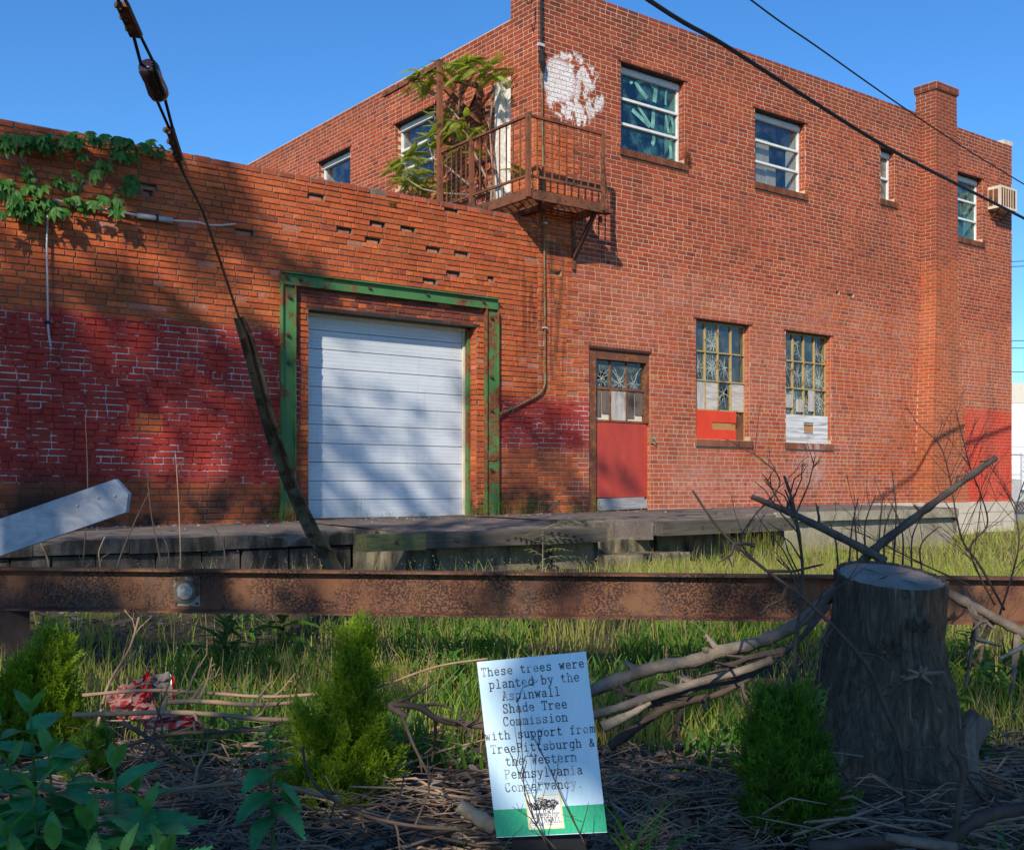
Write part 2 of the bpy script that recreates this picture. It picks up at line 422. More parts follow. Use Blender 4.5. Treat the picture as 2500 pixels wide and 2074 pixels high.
# bricks on the garage reveal (right jamb) and over the opening
jam = lambda x: (lambda u, z, o: Vector((x - o, u, z)))
def jamb_bricks(Wk, x, z0, z1, d, colf, pr=.006):
    for k in range(int(z0 / CO) + 1, int(z1 / CO)):
        L = d if k % 2 else d * .55
        c, p = colf(x + .05, k * CO, k, False, pr)
        Wk.brick(jam(x), YF + .004, YF + L - .006, k * CO + .005, (k + 1) * CO - .005, p, c, .001)
        if k % 2 == 0: Wk.brick(jam(x), YF + L + .004, YF + d - .002, k * CO + .005, (k + 1) * CO - .005, p, c, .001)
jamb_bricks(W, GA[1], .75, GA[3], .2, col_low, .008)
W.finish(wallL)
M_ROOF = simple('roof_felt', (.06, .06, .065), .95, .3, 3)
part('roof', M_ROOF, low, 'box', (-2.5, 12.3, 4.3), (XC, 24, 4.42))
# ---------------- tall building
tall = thing('tall_brick_building', 'tall two-storey red brick building with chimney and broken windows', 'building', (16, 14, .3))
W = Brickwork(); TH = [U1, U2, U3, U4, L1, L2, DR]
mT = [F(2045, 713), F(2072, 716), F(1365, 670)]
def sills(h): return (h[0] - .03, h[1] + .06, h[2] - 2 * CO, h[2])
SL = [sills(h) for h in (U1, U2, U3, U4, L1, L2)]
dsold = (DR[0] - .01, DR[1] + .06, DR[3], DR[3] + CO)
sold = [(13.05, 13.75, 65 * CO, 66 * CO), (15.45, 16.55, 60 * CO, 61 * CO)]
xch0, xch1 = F(2251, 600).x, F(2338, 600, 11.71).x
gone = W.lay(fac, XC + .002, XE - .002, .3, ZTALL + .007, TH + SL + [dsold] + sold, col_tall, proud=.0035, jit=.0008, gap=.0105, missing=[(q.x, q.z) for q in mT])
for h in SL:                          # sloping rowlock sills
    u = h[0]
    while u < h[1] - .03:
        W.brick(fac, u + .004, min(u + .068, h[1]) - .004, h[2] + .02, h[3] - .006, .038, vr((.16, .06, .035), .3), .002); u += .068
for h in (dsold, *sold):
    u = h[0]
    while u < h[1] - .03:
        W.brick(fac, u + .004, min(u + .064, h[1]) - .004, h[2] + .004, h[3] - .004, .006, vr((.33, .085, .05), .2), .001); u += .064
for h in (U1, U2, U3, U4, L1, L2): jamb_bricks(W, h[1], h[2], h[3], .13, col_tall)
jamb_bricks(W, DR[1], .8, DR[3], .07, col_tall)
m = MB(); sheet(m, fac, XC, XE, 0, ZTALL, TH + gone)
for h in TH: reveal(m, fac, h, .20)
for g in gone: reveal(m, fac, g, .10, True)
m.box((XC + .01, 12.001, ZTALL - .004), (XE - .01, 12.3, ZTALL - .001))
facade = m.build('facade_wall', M_MORT_T, tall)
# pier returning round the corner and the side wall behind it
XS = XC + .10; YP = S(1247, 300, XC).y
pier = lambda u, z, o: Vector((XC - o, u, z)); side = lambda u, z, o: Vector((XS - o, u, z))
def col_side(u, z, k, head, proud):
    if u < YP + .01 and z < 6.28 + R.uniform(-.1, .1): return col_low(u, z, k, head, .008)
    return col_tall(12.0, max(z, 5.5), k, head, proud)
W.lay(pier, YF + .004, YP, 4.7, ZTALL + .007, [], col_side, proud=.0035, gap=.0105)
sn = lambda z: round(z / CO) * CO
V1 = (S(855, 360, XS).y, S(777, 400, XS).y, sn(5.0), sn(S(816, 378, XS).z))
V2 = (S(1060, 255, XS).y, S(964, 310, XS).y, sn(S(975, 470, XS).z), sn(S(1012, 283, XS).z))
V3 = (YP, S(1218, 230, XS).y, 4.9, sn(S(1230, 195, XS).z))
W2 = W
W2.lay(side, YP + .002, 23.9, 4.45, ZSIDE + .007, [V1, V2, V3], col_side, proud=.0035, gap=.0105)
for h in (V1, V2):
    for k in range(int(h[2] / CO) + 1, int(h[3] / CO)):
        c, p = col_side(14, 7, k, False, .006); L = .12 if k % 2 else .06
        W2.brick(lambda u, z, o, y=h[1]: Vector((XS + u, y - o, z)), .004, L - .004, k * CO + .005, k * CO + CO - .005, p, c, .001)
m = MB(); sheet(m, pier, YF, YP, 4.4, ZTALL, []); m.quad((XC, YP, 4.4), (XS, YP, 4.4), (XS, YP, ZTALL), (XC, YP, ZTALL)); m.box((XC + .008, 12.302, ZTALL - .006), (XC + .3, YP - .002, ZTALL - .002))
m.quad((XC + .3, 12.3, ZSIDE), (XC + .3, YP, ZSIDE), (XC + .3, YP, ZTALL), (XC + .3, 12.3, ZTALL)); m.quad((XC, YP, ZSIDE), (XC + .3, YP, ZSIDE), (XC + .3, YP, ZTALL), (XC, YP, ZTALL))
pierw = m.build('corner_pier', M_MORT_T, tall)
m = MB(); sheet(m, side, YP, 24, 4.3, ZSIDE, [V1, V2, V3])
for h in (V1, V2, V3): reveal(m, side, h, .15)
m.box((XS + .01, YP + .01, ZSIDE - .004), (XS + .3, 24, ZSIDE - .001)); m.quad((XS + .3, YP, 7.5), (XS + .3, 24, 7.5), (XS + .3, 24, ZSIDE), (XS + .3, YP, ZSIDE))
m.quad((XE, 12, 0), (XE, 24, 0), (XE, 24, ZTALL), (XE, 12, ZTALL)); m.quad((XC, 24, 0), (XE, 24, 0), (XE, 24, ZSIDE), (XC, 24, ZSIDE)); m.quad((XC, 12.3, 7.5), (XE, 12.3, 7.5), (XE, 12.3, ZTALL), (XC, 12.3, ZTALL))
m.quad((XC + .001, 12.4, 0), (XC + .001, 24, 0), (XC + .001, 24, 4.3), (XC + .001, 12.4, 4.3))
m.build('side_wall', M_MORT_T, tall)
part('roof', M_ROOF, tall, 'box', (XS + .02, 12.31, 7.45), (XE - .02, 23.98, 7.55))
part('upper_floor', M_DARK, tall, 'box', (XS + .22, 12.25, 4.2), (XE - .02, 23.98, 4.3))
# chimney: battered below, shaft above, corbelled cap
CH = [(.3, 18.62, 19.97, 11.62), (4.7, 18.92, 19.70, 11.69), (8.70, 18.96, 19.65, 11.71)]
def chim(z):
    for (z0, a0, b0, y0), (z1, a1, b1, y1) in zip(CH, CH[1:]):
        if z <= z1:
            t = max(0, (z - z0) / (z1 - z0)); return a0 + (a1 - a0) * t, b0 + (b1 - b0) * t, y0 + (y1 - y0) * t
    return CH[-1][1:]
YB = 12.14
m = MB(); sg = [.25, 4.7, 8.68]
for z0, z1 in zip(sg, sg[1:]):
    a0, b0, y0 = chim(z0); a1, b1, y1 = chim(z1)
    for (p, q, r_, s_) in (((a0, YB), (a0, y0), (a1, y1), (a1, YB)), ((a0, y0), (b0, y0), (b1, y1), (a1, y1)), ((b0, y0), (b0, YB), (b1, YB), (b1, y1))):
        m.quad((*p, z0), (*q, z0), (*r_, z1), (*s_, z1))
a, b, y = chim(8.68); m.quad((a, YB, 8.25), (b, YB, 8.25), (b, YB, 8.68), (a, YB, 8.68))
chimney = m.build('chimney', M_MORT_T, tall)
for k in range(int(.9 / CO), int(8.68 / CO)):
    z = k * CO; a, b, y = chim(z + .03)
    def cc():
        if z < 5.4 + R.uniform(-.3, .3): return vr((.42, .10, .036), .14)
        return vr((.31, .07, .036), .15)
    u = a - (.105 if k % 2 else 0)
    while u < b - .02:
        q0, q1 = max(u + .005, a - .004), min(u + .208, b + .004)
        if q1 - q0 > .03: W2.brick(lambda uu, zz, o, y=y: Vector((uu, y - o, zz)), q0, q1, z + .005, z + CO - .005, .006, cc(), .001)
        u += .213
    ye = YB if z > 8.2 else YF
    u = y - (.105 if (k + 1) % 2 else 0)
    while u < ye - .02:
        q0, q1 = max(u + .005, y - .004), min(u + .208, ye)
        if q1 - q0 > .03: W2.brick(lambda uu, zz, o, a=a: Vector((a - o, uu, zz)), q0, q1, z + .005, z + CO - .005, .006, cc(), .001)
        u += .213
W2.finish(facade, 300)
cap = MB(); cap.box((a - .03, y - .03, 8.66), (b + .03, YB + .02, 8.80), mi=0); capo = cap.build('chimney_cap', M_MORT_T, chimney)
Wc = Brickwork()
for k in range(2):
    z = 8.66 + k * .068
    for i in range(4):
        q0 = a - .03 + i * .19
        Wc.brick(lambda uu, zz, o: Vector((uu, y - .03 - o, zz)), q0 + .004, min(q0 + .186, b + .03), z + .004, z + .064, .006, vr((.26, .06, .04), .2), .001)
    for i in range(3):
        q0 = y - .03 + i * .16
        Wc.brick(lambda uu, zz, o: Vector((a - .03 - o, uu, zz)), q0 + .004, min(q0 + .156, YB + .02), z + .004, z + .064, .006, vr((.26, .06, .04), .2), .001)
for (c_, a_, p_, f_, col_) in Wc.out:
    mm = MB(); mm.add(p_, f_, col_); mm.build('brick', M_BRICK, chimney, origin=c_)
part('coping_stone', simple('cement', (.5, .46, .40), .9, .2), tall, 'box', (XE - .32, 11.99, ZTALL), (XE + .02, 12.32, ZTALL + .09))
# concrete-block foundation at the far end
M_FOUND = simple('foundation_block', (.52, .46, .37), .95, .12, 4, bump=.4)
M_FJ = simple('foundation_joint', (.40, .35, .28), .95, .1)
fnd = part('foundation', M_FJ, tall, 'box', (17.0, 11.955, -.1), (XE - .001, 11.999, .905))
fnc = part('chimney_footing', M_FJ, tall, 'box', (18.56, 11.575, -.1), (20.03, 11.953, .905))
for (pp, ua, ub, yy) in ((fnd, 20.04, XE - .003, 11.955), (fnd, 17.0, 18.55, 11.955), (fnc, 18.56, 20.03, 11.575)):
    for j in range(4):
        u = ua - (.2 if j % 2 else 0)
        while u < ub - .02:
            q0, q1 = max(u, ua), min(u + .39, ub)
            if q1 - q0 > .06: part('concrete_block', M_FOUND, pp, 'box', (q0 + .004, yy - .012 - R.uniform(0, .005), .085 + j * .205), (q1 - .004, yy + .002, .281 + j * .205 + (.01 if j == 3 else 0)))
            u += .4
# ------------------------------------------------------------------ glass, frames, doors
def glassmat(name, tint=(.80, .86, .90), crack=0.0, rough=.03, dirt=.12, wire=False, dcol=(.30, .33, .33)):
    m = Mat(name, rough, .5)
    tr = m.N('BsdfTransparent'); tr.inputs[0].default_value = (*tint, 1)
    gl = m.N('BsdfGlossy'); gl.inputs['Roughness'].default_value = rough; gl.inputs[0].default_value = (.9, .95, 1, 1)
    ge = m.N('NewGeometry'); dt = m.N('VectorMath', operation='DOT_PRODUCT'); m.setin(dt.inputs[0], ge.outputs['Normal']); m.setin(dt.inputs[1], ge.outputs['Incoming']); fres = m.add(m.mul(m.math('POWER', m.sub(1.0, m.math('ABSOLUTE', dt.outputs['Value'])), 5.0), .92), .075)
    ms = m.N('MixShader'); m.setin(ms.inputs[0], fres); m.t.links.new(tr.outputs[0], ms.inputs[1]); m.t.links.new(gl.outputs[0], ms.inputs[2])
    df = m.N('BsdfDiffuse'); last = ms
    msk = m.mul(m.sstep(.4, .75, m.noise(5, 5)), dirt)
    if wire:
        msk = m.mx(msk, m.mul(m.sub(1.0, m.sstep(.0, .10, m.voro(70, 'DISTANCE_TO_EDGE', rnd=.1))), .28))
    if crack:
        warp = m.N('VectorMath', operation='ADD'); m.setin(warp.inputs[0], m.pos())
        sc = m.N('VectorMath', operation='SCALE'); m.setin(sc.inputs[0], m.noise(6, 2, color=True)); sc.inputs['Scale'].default_value = .12; m.setin(warp.inputs[1], sc.outputs[0])
        v = m.voro(7, 'DISTANCE_TO_EDGE', vec=warp.outputs[0]); v2 = m.voro(23, 'DISTANCE_TO_EDGE', vec=warp.outputs[0])
        zone = m.sstep(.46, .66, m.noise(3.4, 2))
        cr = m.mx(m.sub(1.0, m.sstep(.012, .035, v)), m.mul(m.sub(1.0, m.sstep(.015, .045, v2)), m.mul(zone, .8)))
        msk = m.mx(msk, m.mul(cr, m.mul(m.mx(zone, .5), crack))); dcol = m.mix(cr, (.30, .33, .33), (.78, .82, .72))
    m.setin(df.inputs[0], dcol)
    m2 = m.N('MixShader'); m.setin(m2.inputs[0], msk); m.t.links.new(ms.outputs[0], m2.inputs[1]); m.t.links.new(df.outputs[0], m2.inputs[2])
    m.t.links.new(m2.outputs[0], m.out.inputs[0]); return m.m
M_GLASS = glassmat('window_glass', dirt=.10)
M_TEAL = glassmat('teal_washed_glass', (.62, .82, .84), dirt=.42, dcol=(.10, .26, .27))
M_CRACK = glassmat('cracked_wired_glass', (.75, .82, .8), rough=.08, dirt=.45, wire=True, dcol=(.22, .26, .22))
M_CRK = simple('crack_white', (.72, .76, .66), .3, .2, 30)
M_WIRE = glassmat('wired_glass', (.75, .82, .84), rough=.1, dirt=.3, wire=True, dcol=(.2, .23, .22))
M_WHITE = simple('white_window_paint', (.66, .67, .66), .5, .12, 8)
def rustpaint(name, paint, rust=(.16, .055, .022), amount=.5, scale=7, rough=.6):
    m = Mat(name, rough, .35); n = m.add(m.mul(m.noise(scale, 6, .7), .65), m.mul(m.noise(scale * .28, 3), .35))
    r = m.ramp(m.noise(scale * 3, 5), [(.3, tuple(v * .4 for v in rust)), (.7, tuple(v * 1.5 for v in rust))])
    k = m.sstep(amount - .04, amount + .04, n)
    p = m.ramp(m.noise(2.5, 3), [(.3, tuple(v * .8 for v in paint)), (.7, tuple(v * 1.15 for v in paint))])
    m.color(m.mix(k, p, r)); m.bump(m.add(k, m.mul(m.noise(60, 3), .4)), .4, .004)
    m.setin(m.b.inputs['Roughness'], m.add(m.mul(k, .35), rough - .05)); return m.m
M_STEELWIN = rustpaint('ochre_steel_window', (.42, .30, .12), (.20, .09, .03), .56, 9)
M_RUST = rustpaint('rusty_steel', (.13, .05, .03), (.20, .075, .03), .5, 6, .8)
M_RUSTB = rustpaint('brown_rusty_iron', (.20, .072, .034), (.11, .047, .028), .5, 5, .75)
def wood(name, c, c2, along='x', scale=1.0, rough=.8, knots=True):
    m = Mat(name, rough, .25); s_ = {'x': (1.2, 14, 14), 'z': (14, 14, 1.2), 'y': (14, 1.2, 14)}[along]
    v = m.vec(*[q * scale for q in s_]); g = m.noise(2.2, 5, .65, vec=v, dist=1.2)
    m.color(m.mix(m.sstep(.55, .8, m.noise(2.2, 3)), m.ramp(g, [(.28, c2), (.55, c), (.8, tuple(min(1, q * 1.25) for q in c))]), tuple(q * .6 for q in c2)))
    m.bump(g, .35, .004); return m.m
M_PLY = wood('weathered_plywood', (.46, .43, .40), (.20, .18, .17), 'z', 1.0)
M_PLYH = wood('grey_plywood', (.50, .47, .43), (.24, .21, .19), 'x', .8)
M_PLYW = wood('whitewashed_plywood', (.62, .62, .63), (.16, .16, .18), 'x', .35)
M_GREYB = wood('grey_plank', (.30, .30, .31), (.13, .13, .14), 'x', 1.0)
mp = Mat('red_door_paint', .5, .4); rr_ = mp.ramp(mp.noise(2.2, 5, vec=mp.vec(2, 1, .8)), [(.3, (.34, .042, .03)), (.7, (.46, .06, .036))])
mp.color(mp.mix(mp.mul(mp.sstep(.60, .68, mp.noise(13, 5, .7)), .5), rr_, (.20, .06, .04))); mp.bump(mp.noise(2.5, 2), .3, .03); M_REDP = mp.m
M_REDPLY = simple('red_painted_plywood', (.62, .055, .022), .6, .12, 3)
M_RAWPLY = wood('raw_plywood', (.45, .22, .08), (.28, .11, .04), 'x')
M_PLYC = wood('peeling_cream_plywood', (.62, .50, .34), (.40, .27, .15), 'z', .7)
M_CREAM = simple('cream_wood', (.62, .55, .44), .7, .15)

def framebox(parent, name, mat, to3, h, d0, d1, wdt):       # rectangular frame, four bars
    u0, u1, z0, z1 = h; m = MB()
    for (a, b, c, e) in ((u0, u1, z0, z0 + wdt), (u0, u1, z1 - wdt, z1), (u0, u0 + wdt, z0 + wdt, z1 - wdt), (u1 - wdt, u1, z0 + wdt, z1 - wdt)):
        q = [to3(a, c, -d0), to3(b, c, -d0), to3(b, e, -d0), to3(a, e, -d0)]; k = to3(0, 0, -d1) - to3(0, 0, -d0)
        m.prism(q, k)
    return m.build(name, mat, parent)
def slab(parent, name, mat, to3, u0, u1, z0, z1, d0, d1, **k):
    m = MB(); m.prism([to3(u0, z0, -d0), to3(u1, z0, -d0), to3(u1, z1, -d0), to3(u0, z1, -d0)], to3(0, 0, -d1) - to3(0, 0, -d0))
    return m.build(name, mat, parent, **k)
def pane(parent, mat, to3, u0, u1, z0, z1, d, hole=None, name='pane'):
    m = MB()
    if hole is None: m.prism([to3(u0, z0, -d), to3(u1, z0, -d), to3(u1, z1, -d), to3(u0, z1, -d)], to3(0, 0, -d - .004) - to3(0, 0, -d))
    else:                              # broken pane: jagged hole (cu, cz, r as shares of the pane)
        cu, cz, rr, n = *hole, 13; hu, hz = u0 + (u1 - u0) * cu, z0 + (z1 - z0) * cz; R2 = random.Random(int(u0 * 999 + z0 * 77))
        A = [2 * math.pi * i / n + .2 for i in range(n)]; inn = []; out = []
        for i, a in enumerate(A):
            r = rr * (u1 - u0) * (R2.uniform(.45, 1.0) if i % 2 else R2.uniform(.8, 1.4)); inn.append((hu + math.cos(a) * r, hz + math.sin(a) * r * 1.3))
            t = min([q for q in ((((u1 if math.cos(a) > 0 else u0) - hu) / math.cos(a)) if abs(math.cos(a)) > 1e-6 else 9, (((z1 if math.sin(a) > 0 else z0) - hz) / math.sin(a)) if abs(math.sin(a)) > 1e-6 else 9)])
            out.append((hu + math.cos(a) * t, hz + math.sin(a) * t))
        inn = [(min(max(a, u0 + .004), u1 - .004), min(max(b, z0 + .004), z1 - .004)) for a, b in inn]
        for i in range(n):
            j = (i + 1) % n; m.quad(to3(*out[i], -d), to3(*out[j], -d), to3(*inn[j], -d), to3(*inn[i], -d))
        corners = [(u0, z0), (u1, z0), (u1, z1), (u0, z1)]
        for c in corners:              # fill the corner wedges
            an = math.atan2(c[1] - hz, c[0] - hu) % (2 * math.pi)
            k = max([i for i, a in enumerate(A) if a % (2 * math.pi) <= an] or [n - 1], key=lambda i: A[i] % (2 * math.pi)) ; j = (k + 1) % n
            m.add([to3(*out[k], -d), to3(*c, -d), to3(*out[j], -d)], [(0, 1, 2)])
    o = m.build(name, mat, parent)
    if mat is M_CRACK:                 # cracks running out from the blow
        Rk = random.Random(int(u0*511 + z1*97)); W_, H_ = u1 - u0, z1 - z0; k = MB()
        for b in range(1 if hole else 2):
            c = (u0 + W_*hole[0], z0 + H_*hole[1]) if hole else (u0 + W_*Rk.uniform(.25, .75), z0 + H_*Rk.uniform(.2, .8)); n = Rk.randint(9, 15); a0 = Rk.uniform(0, 6)
            rays = []
            for i in range(n):
                a = a0 + 6.283*i/n + Rk.uniform(-.25, .25); p = c; L = Rk.uniform(.25, 1.0)*H_; pts = [p]; 
                for s_ in range(6):
                    a += Rk.uniform(-.28, .28); p = (p[0] + math.cos(a)*L/6, p[1] + math.sin(a)*L/6)
                    if not (u0 < p[0] < u1 and z0 < p[1] < z1): break
                    pts.append(p)
                rays.append(pts)
            segs = [(p, q, Rk.uniform(.0022, .0045)) for r_ in rays for p, q in zip(r_, r_[1:])]
            for ring in (1, 2, 3):
                segs += [(r_[ring], s_[ring], .0025) for r_, s_ in zip(rays, rays[1:]) if len(r_) > ring and len(s_) > ring and Rk.random() < .65]
            for p, q, w_ in segs:
                dx, dz = q[0] - p[0], q[1] - p[1]; l = math.hypot(dx, dz) + 1e-9; nx, nz = -dz/l*w_/2, dx/l*w_/2
                k.quad(to3(p[0]-nx, p[1]-nz, -d + .0015), to3(q[0]-nx, q[1]-nz, -d + .0015), to3(q[0]+nx, q[1]+nz, -d + .0015), to3(p[0]+nx, p[1]+nz, -d + .0015))
        kk = k.build('cracks', M_CRK, parent)
        if kk: kk['kind'] = 'stuff'
    return o
def steel_lintel(parent, to3, h, ext=.06):
    slab(parent, 'lintel', M_DARKSTEEL, to3, h[0] - ext, h[1] + ext, h[3] - .012, h[3] + .004, -.012, .12)
M_DARKSTEEL = simple('dark_lintel_steel', (.05, .025, .02), .8, .4)
def hopper_window(owner, to3, h, name='window', rows=3, glass=M_GLASS, label=None, d=.12):
    u0, u1, z0, z1 = h; e = .006
    wnd = framebox(owner, name, M_WHITE, to3, (u0 + e, u1 - e, z0 + e, z1 - .02), d, d + .06, .035)
    if label: wnd['label'] = label
    slab(wnd, 'head_board', M_WHITE, to3, u0 + e, u1 - e, z1 - .12, z1 - .052, d - .02, d + .055)
    lo, hi = z0 + .04, z1 - .12
    for i in range(rows):
        a, b = lo + (hi - lo) * i / rows, lo + (hi - lo) * (i + 1) / rows
        if i: slab(wnd, 'transom_bar', M_WHITE, to3, u0 + .035, u1 - .035, a - .018, a + .018, d - .012, d + .05)
        pane(wnd, glass, to3, u0 + .036, u1 - .036, a + (.019 if i else 0), b - (.019 if i < rows - 1 else 0), d + .03)
    slab(wnd, 'inner_jamb', M_CREAM, to3, u1 - .05, u1 - .036, lo, hi, d + .07, d + .26)
    steel_lintel(wnd, to3, h)
    return wnd
w1 = hopper_window(tall, fac, U1, glass=M_TEAL, label='window with teal paint strokes across its glass')
# teal brush strokes on the panes (measured on the photograph)
M_STROKE = simple('teal_paint', (.14, .33, .29), .6, .5, 9)
def stroke(parent, pts, wpx, name, mat, y, off=.0):
    m = MB(); q = [F(a, b, y - off) for a, b in pts]; wd = wpx * 1.35 * 16.5 / FPX
    qs = []
    for i in range(len(q) - 1):
        p0, p1, p2, p3 = q[max(i-1, 0)], q[i], q[i+1], q[min(i+2, len(q)-1)]
        for k in range(6): t = k / 6; qs.append(.5*((2*p1) + (p2-p0)*t + (2*p0-5*p1+4*p2-p3)*t*t + (3*p1-p0-3*p2+p3)*t**3))
    q = qs + [q[-1]]
    for i in range(len(q) - 1):
        d = (q[i+1] - q[i]); n = Vector((-d.z, 0, d.x)).normalized() * wd / 2
        m.quad(q[i] - n, q[i+1] - n, q[i+1] + n, q[i] + n)
    return m.build(name, mat, parent)
zz = lambda pts: [(1480 + a / 6.009, 140 + b / 6.009) for a, b in pts]
ys = YF + .12 + .026
for k, (pts, wp) in enumerate((( [(440,370),(560,350),(650,385),(690,450)], 6), ([(430,350),(480,450),(600,600)], 9), ([(720,400),(725,470),(705,660)], 10), ([(360,350),(375,390)], 8),
        ([(700,740),(690,900),(680,1040)], 9), ([(455,700),(560,860),(660,1010)], 6), ([(380,770),(520,900),(640,1020)], 8), ([(690,1140),(700,1220),(670,1280)], 8),
        ([(890,470),(872,560),(872,700)], 5), ([(875,800),(885,930),(915,1110)], 6), ([(915,1200),(940,1330),(955,1490)], 8), ([(950,840),(975,980),(990,1120)], 6))):
    stroke(w1, zz(pts), wp, 'paint_stroke', M_STROKE, ys, k * .0004)
w2 = hopper_window(tall, fac, U2, label='upper window with boards leaning behind its left panes')
w3 = hopper_window(tall, fac, U3, rows=2, glass=glassmat('frosted_glass', (.8, .8, .8), dirt=.75)); w3['label'] = 'narrow upper window with two frosted panes'
w4 = hopper_window(tall, fac, U4, glass=M_TEAL, label='upper window beside the chimney')
hopper_window(tall, side, V1); hopper_window(tall, side, V2)
# boards standing behind the glass of the second window and the chimney-side window
for (a, b, c, e) in ((1844, 1877, 345, 396), (1844, 1877, 400, 452), (1870, 1892, 413, 458)):
    p0, p1 = F(a, e, 12.24), F(b, c, 12.24); slab(w2, 'board', M_PLYC, fac, p0.x, p1.x, p0.z - .02, p1.z, .22 + R.uniform(0, .02), .24)
p0, p1 = F(2368, 580, 12.3), F(2385, 470, 12.3); slab(w4, 'board', M_RAWPLY, fac, p0.x, p1.x, U4[2] + .03, p1.z, .26, .28)
# side door half hidden by the corner pier
dw = slab(tall, 'side_door', M_WHITE, side, V3[0] + .10, V3[1] - .08, V3[2], V3[3] - .06, .08, .12); dw['label'] = 'weathered white door beside the corner pier'
slab(dw, 'door_jamb', simple('peeling_white', (.60, .58, .54), .8, .3, 14), side, V3[1] - .075, V3[1] + .06, V3[2], V3[3] - .02, -.03, .10)
slab(dw, 'door_head', M_CREAM, side, V3[0] + .002, V3[1] - .08, V3[3] - .055, V3[3] - .004, .0, .12)
# ---------------- lower steel windows
def zL(a, b): return (1660 + a / 4.708, 750 + b / 4.708)
def steel_window(h, cols, rows, dw_, label):
    d = .10; u0, u1, z0, z1 = h
    wnd = framebox(tall, 'steel_window', M_STEELWIN, fac, (u0 + .004, u1 - .004, z0 + .004, z1 - .014), d, d + .05, .032); wnd['label'] = label
    steel_lintel(wnd, fac, h)
    return wnd, d
LW1, d = steel_window(L1, 4, 3, None, 'steel window with cracked panes above a red board')
def colx(px, pz=900): return F(zL(px, 0)[0], 900, YF + .10).x
def rowz(px, py): q = zL(px, py); return F(q[0], q[1], YF + .10).z
def grid(wnd, xs, zs, kinds, h, d):
    u0, u1, z0, z1 = h
    X = [u0 + .036, *[colx(v) for v in xs], u1 - .036]; Z = [z1 - .048, *zs]
    for i, x in enumerate(X[1:-1]): slab(wnd, 'mullion', M_STEELWIN, fac, x - .013, x + .013, Z[-1], Z[0], d - .012, d + .035)
    for j, z in enumerate(Z[1:]): slab(wnd, 'glazing_bar', M_STEELWIN, fac, X[0], X[-1], z - .011, z + .011, d - .016 - .006 * (j == 1), d + .03)
    for j in range(len(Z) - 1):
        for i in range(len(X) - 1):
            k = kinds[j][i]
            if k is None: continue
            a, b, c, e = X[i] + (.014 if i else 0), X[i+1] - (.014 if i < len(X) - 2 else 0), Z[j+1] + .012, Z[j] - (.012 if j else 0)
            if k == 'ply': slab(wnd, 'plywood_patch', (M_PLY, M_PLYH)[(i + j) % 2], fac, a, b, c, e, d - .004, d + .008)
            elif isinstance(k, tuple): pane(wnd, M_CRACK, fac, a, b, c, e, d + .012, k)
            else: pane(wnd, {'c': M_CRACK, 'w': M_WIRE}[k], fac, a, b, c, e, d + .012)
z_r = [rowz(430, 525), rowz(430, 852), rowz(430, 1185)]
grid(LW1, (285, 432, 582), z_r, [['w', 'c', 'w', 'w'], [(.5, .45, .13), 'c', (.55, .5, .05), 'w'], ['ply', 'ply', (.5, .62, .36), 'ply']], L1, d)
def Lz(px, py, y): q = zL(px, py); return F(q[0], q[1], y)
def lboard(wnd, name, mat, x0, y0, x1, y1, depth, th=.012):
    a, b = Lz(x0, y1, YF + depth), Lz(x1, y0, YF + depth); return slab(wnd, name, mat, fac, a.x, b.x, a.z, b.z, depth, depth + th)
zb = L1[2] + .002; zt = rowz(250, 1185); xr = colx(608)
c0, c1, e0, e1 = colx(330), colx(608), Lz(450, 1405, YF + .03).z, Lz(450, 1320, YF + .03).z
m = MB()                                  # red board with a split torn out of it
for (a, b, c, e) in ((L1[0] + .003, c0, zb, zt), (c0, xr, zb, e0), (c0, xr, e1, zt)): m.prism([fac(a, c, -.03), fac(b, c, -.03), fac(b, e, -.03), fac(a, e, -.03)], (0, .012, 0))
rb = m.build('red_board', M_REDPLY, LW1); rb['label'] = 'bright red board with a split torn out'
slab(rb, 'bare_ply', M_RAWPLY, fac, c0 - .02, xr - .002, e0 - .02, e1 + .02, .043, .05)
slab(LW1, 'rusty_panel', M_RUSTB, fac, xr + .006, L1[1] - .04, zb, zt - .02, .095, .105)
LW2, d = steel_window(L2, 4, 3, None, 'steel window with shattered panes above whitewashed plywood')
z_r = [rowz(1420, 632), rowz(1420, 940), rowz(1420, 1245)]
grid(LW2, (1293, 1418, 1540), z_r, [['w', (.3, .7, .22), 'w', (.2, .4, .14)], [(.25, .9, .16), (.5, .5, .12), 'c', 'c'], ['c', 'c', 'c', 'c']], L2, d)
for (x0, y0, x1, y1) in ((1219, 1005, 1298, 1150), (1340, 1060, 1418, 1200), (1478, 960, 1543, 1195)):
    lboard(LW2, 'plywood_patch', M_PLY, x0, y0, x1, y1, .075, .01)
zb = L2[2] + .002; zt = rowz(1400, 1242); a0, a1 = colx(1385), colx(1500); b0, b1 = Lz(1440, 1450, YF + .03).z, Lz(1440, 1320, YF + .03).z
m = MB()
for (a, b, c, e) in ((L2[0] + .003, a0, zb, zt), (a1, L2[1] - .05, zb, zt), (a0, a1, zb, b0), (a0, a1, b1, zt)): m.prism([fac(a, c, -.03), fac(b, c, -.03), fac(b, e, -.03), fac(a, e, -.03)], (0, .014, 0))
pb = m.build('plywood_panel', M_PLYW, LW2); pb['label'] = 'whitewashed plywood panel with a small boarded hatch'
slab(pb, 'hatch_back', M_RAWPLY, fac, a0 - .02, a1 + .02, b0 - .02, b1 + .02, .05, .06); slab(pb, 'hatch_slat', M_GREYB, fac, a0 + .005, a1 - .005, b0 + .005, b0 + .04, .036, .044); slab(pb, 'hatch_slat', M_GREYB, fac, a0 + .005, a1 - .005, b1 - .045, b1 - .01, .036, .044)
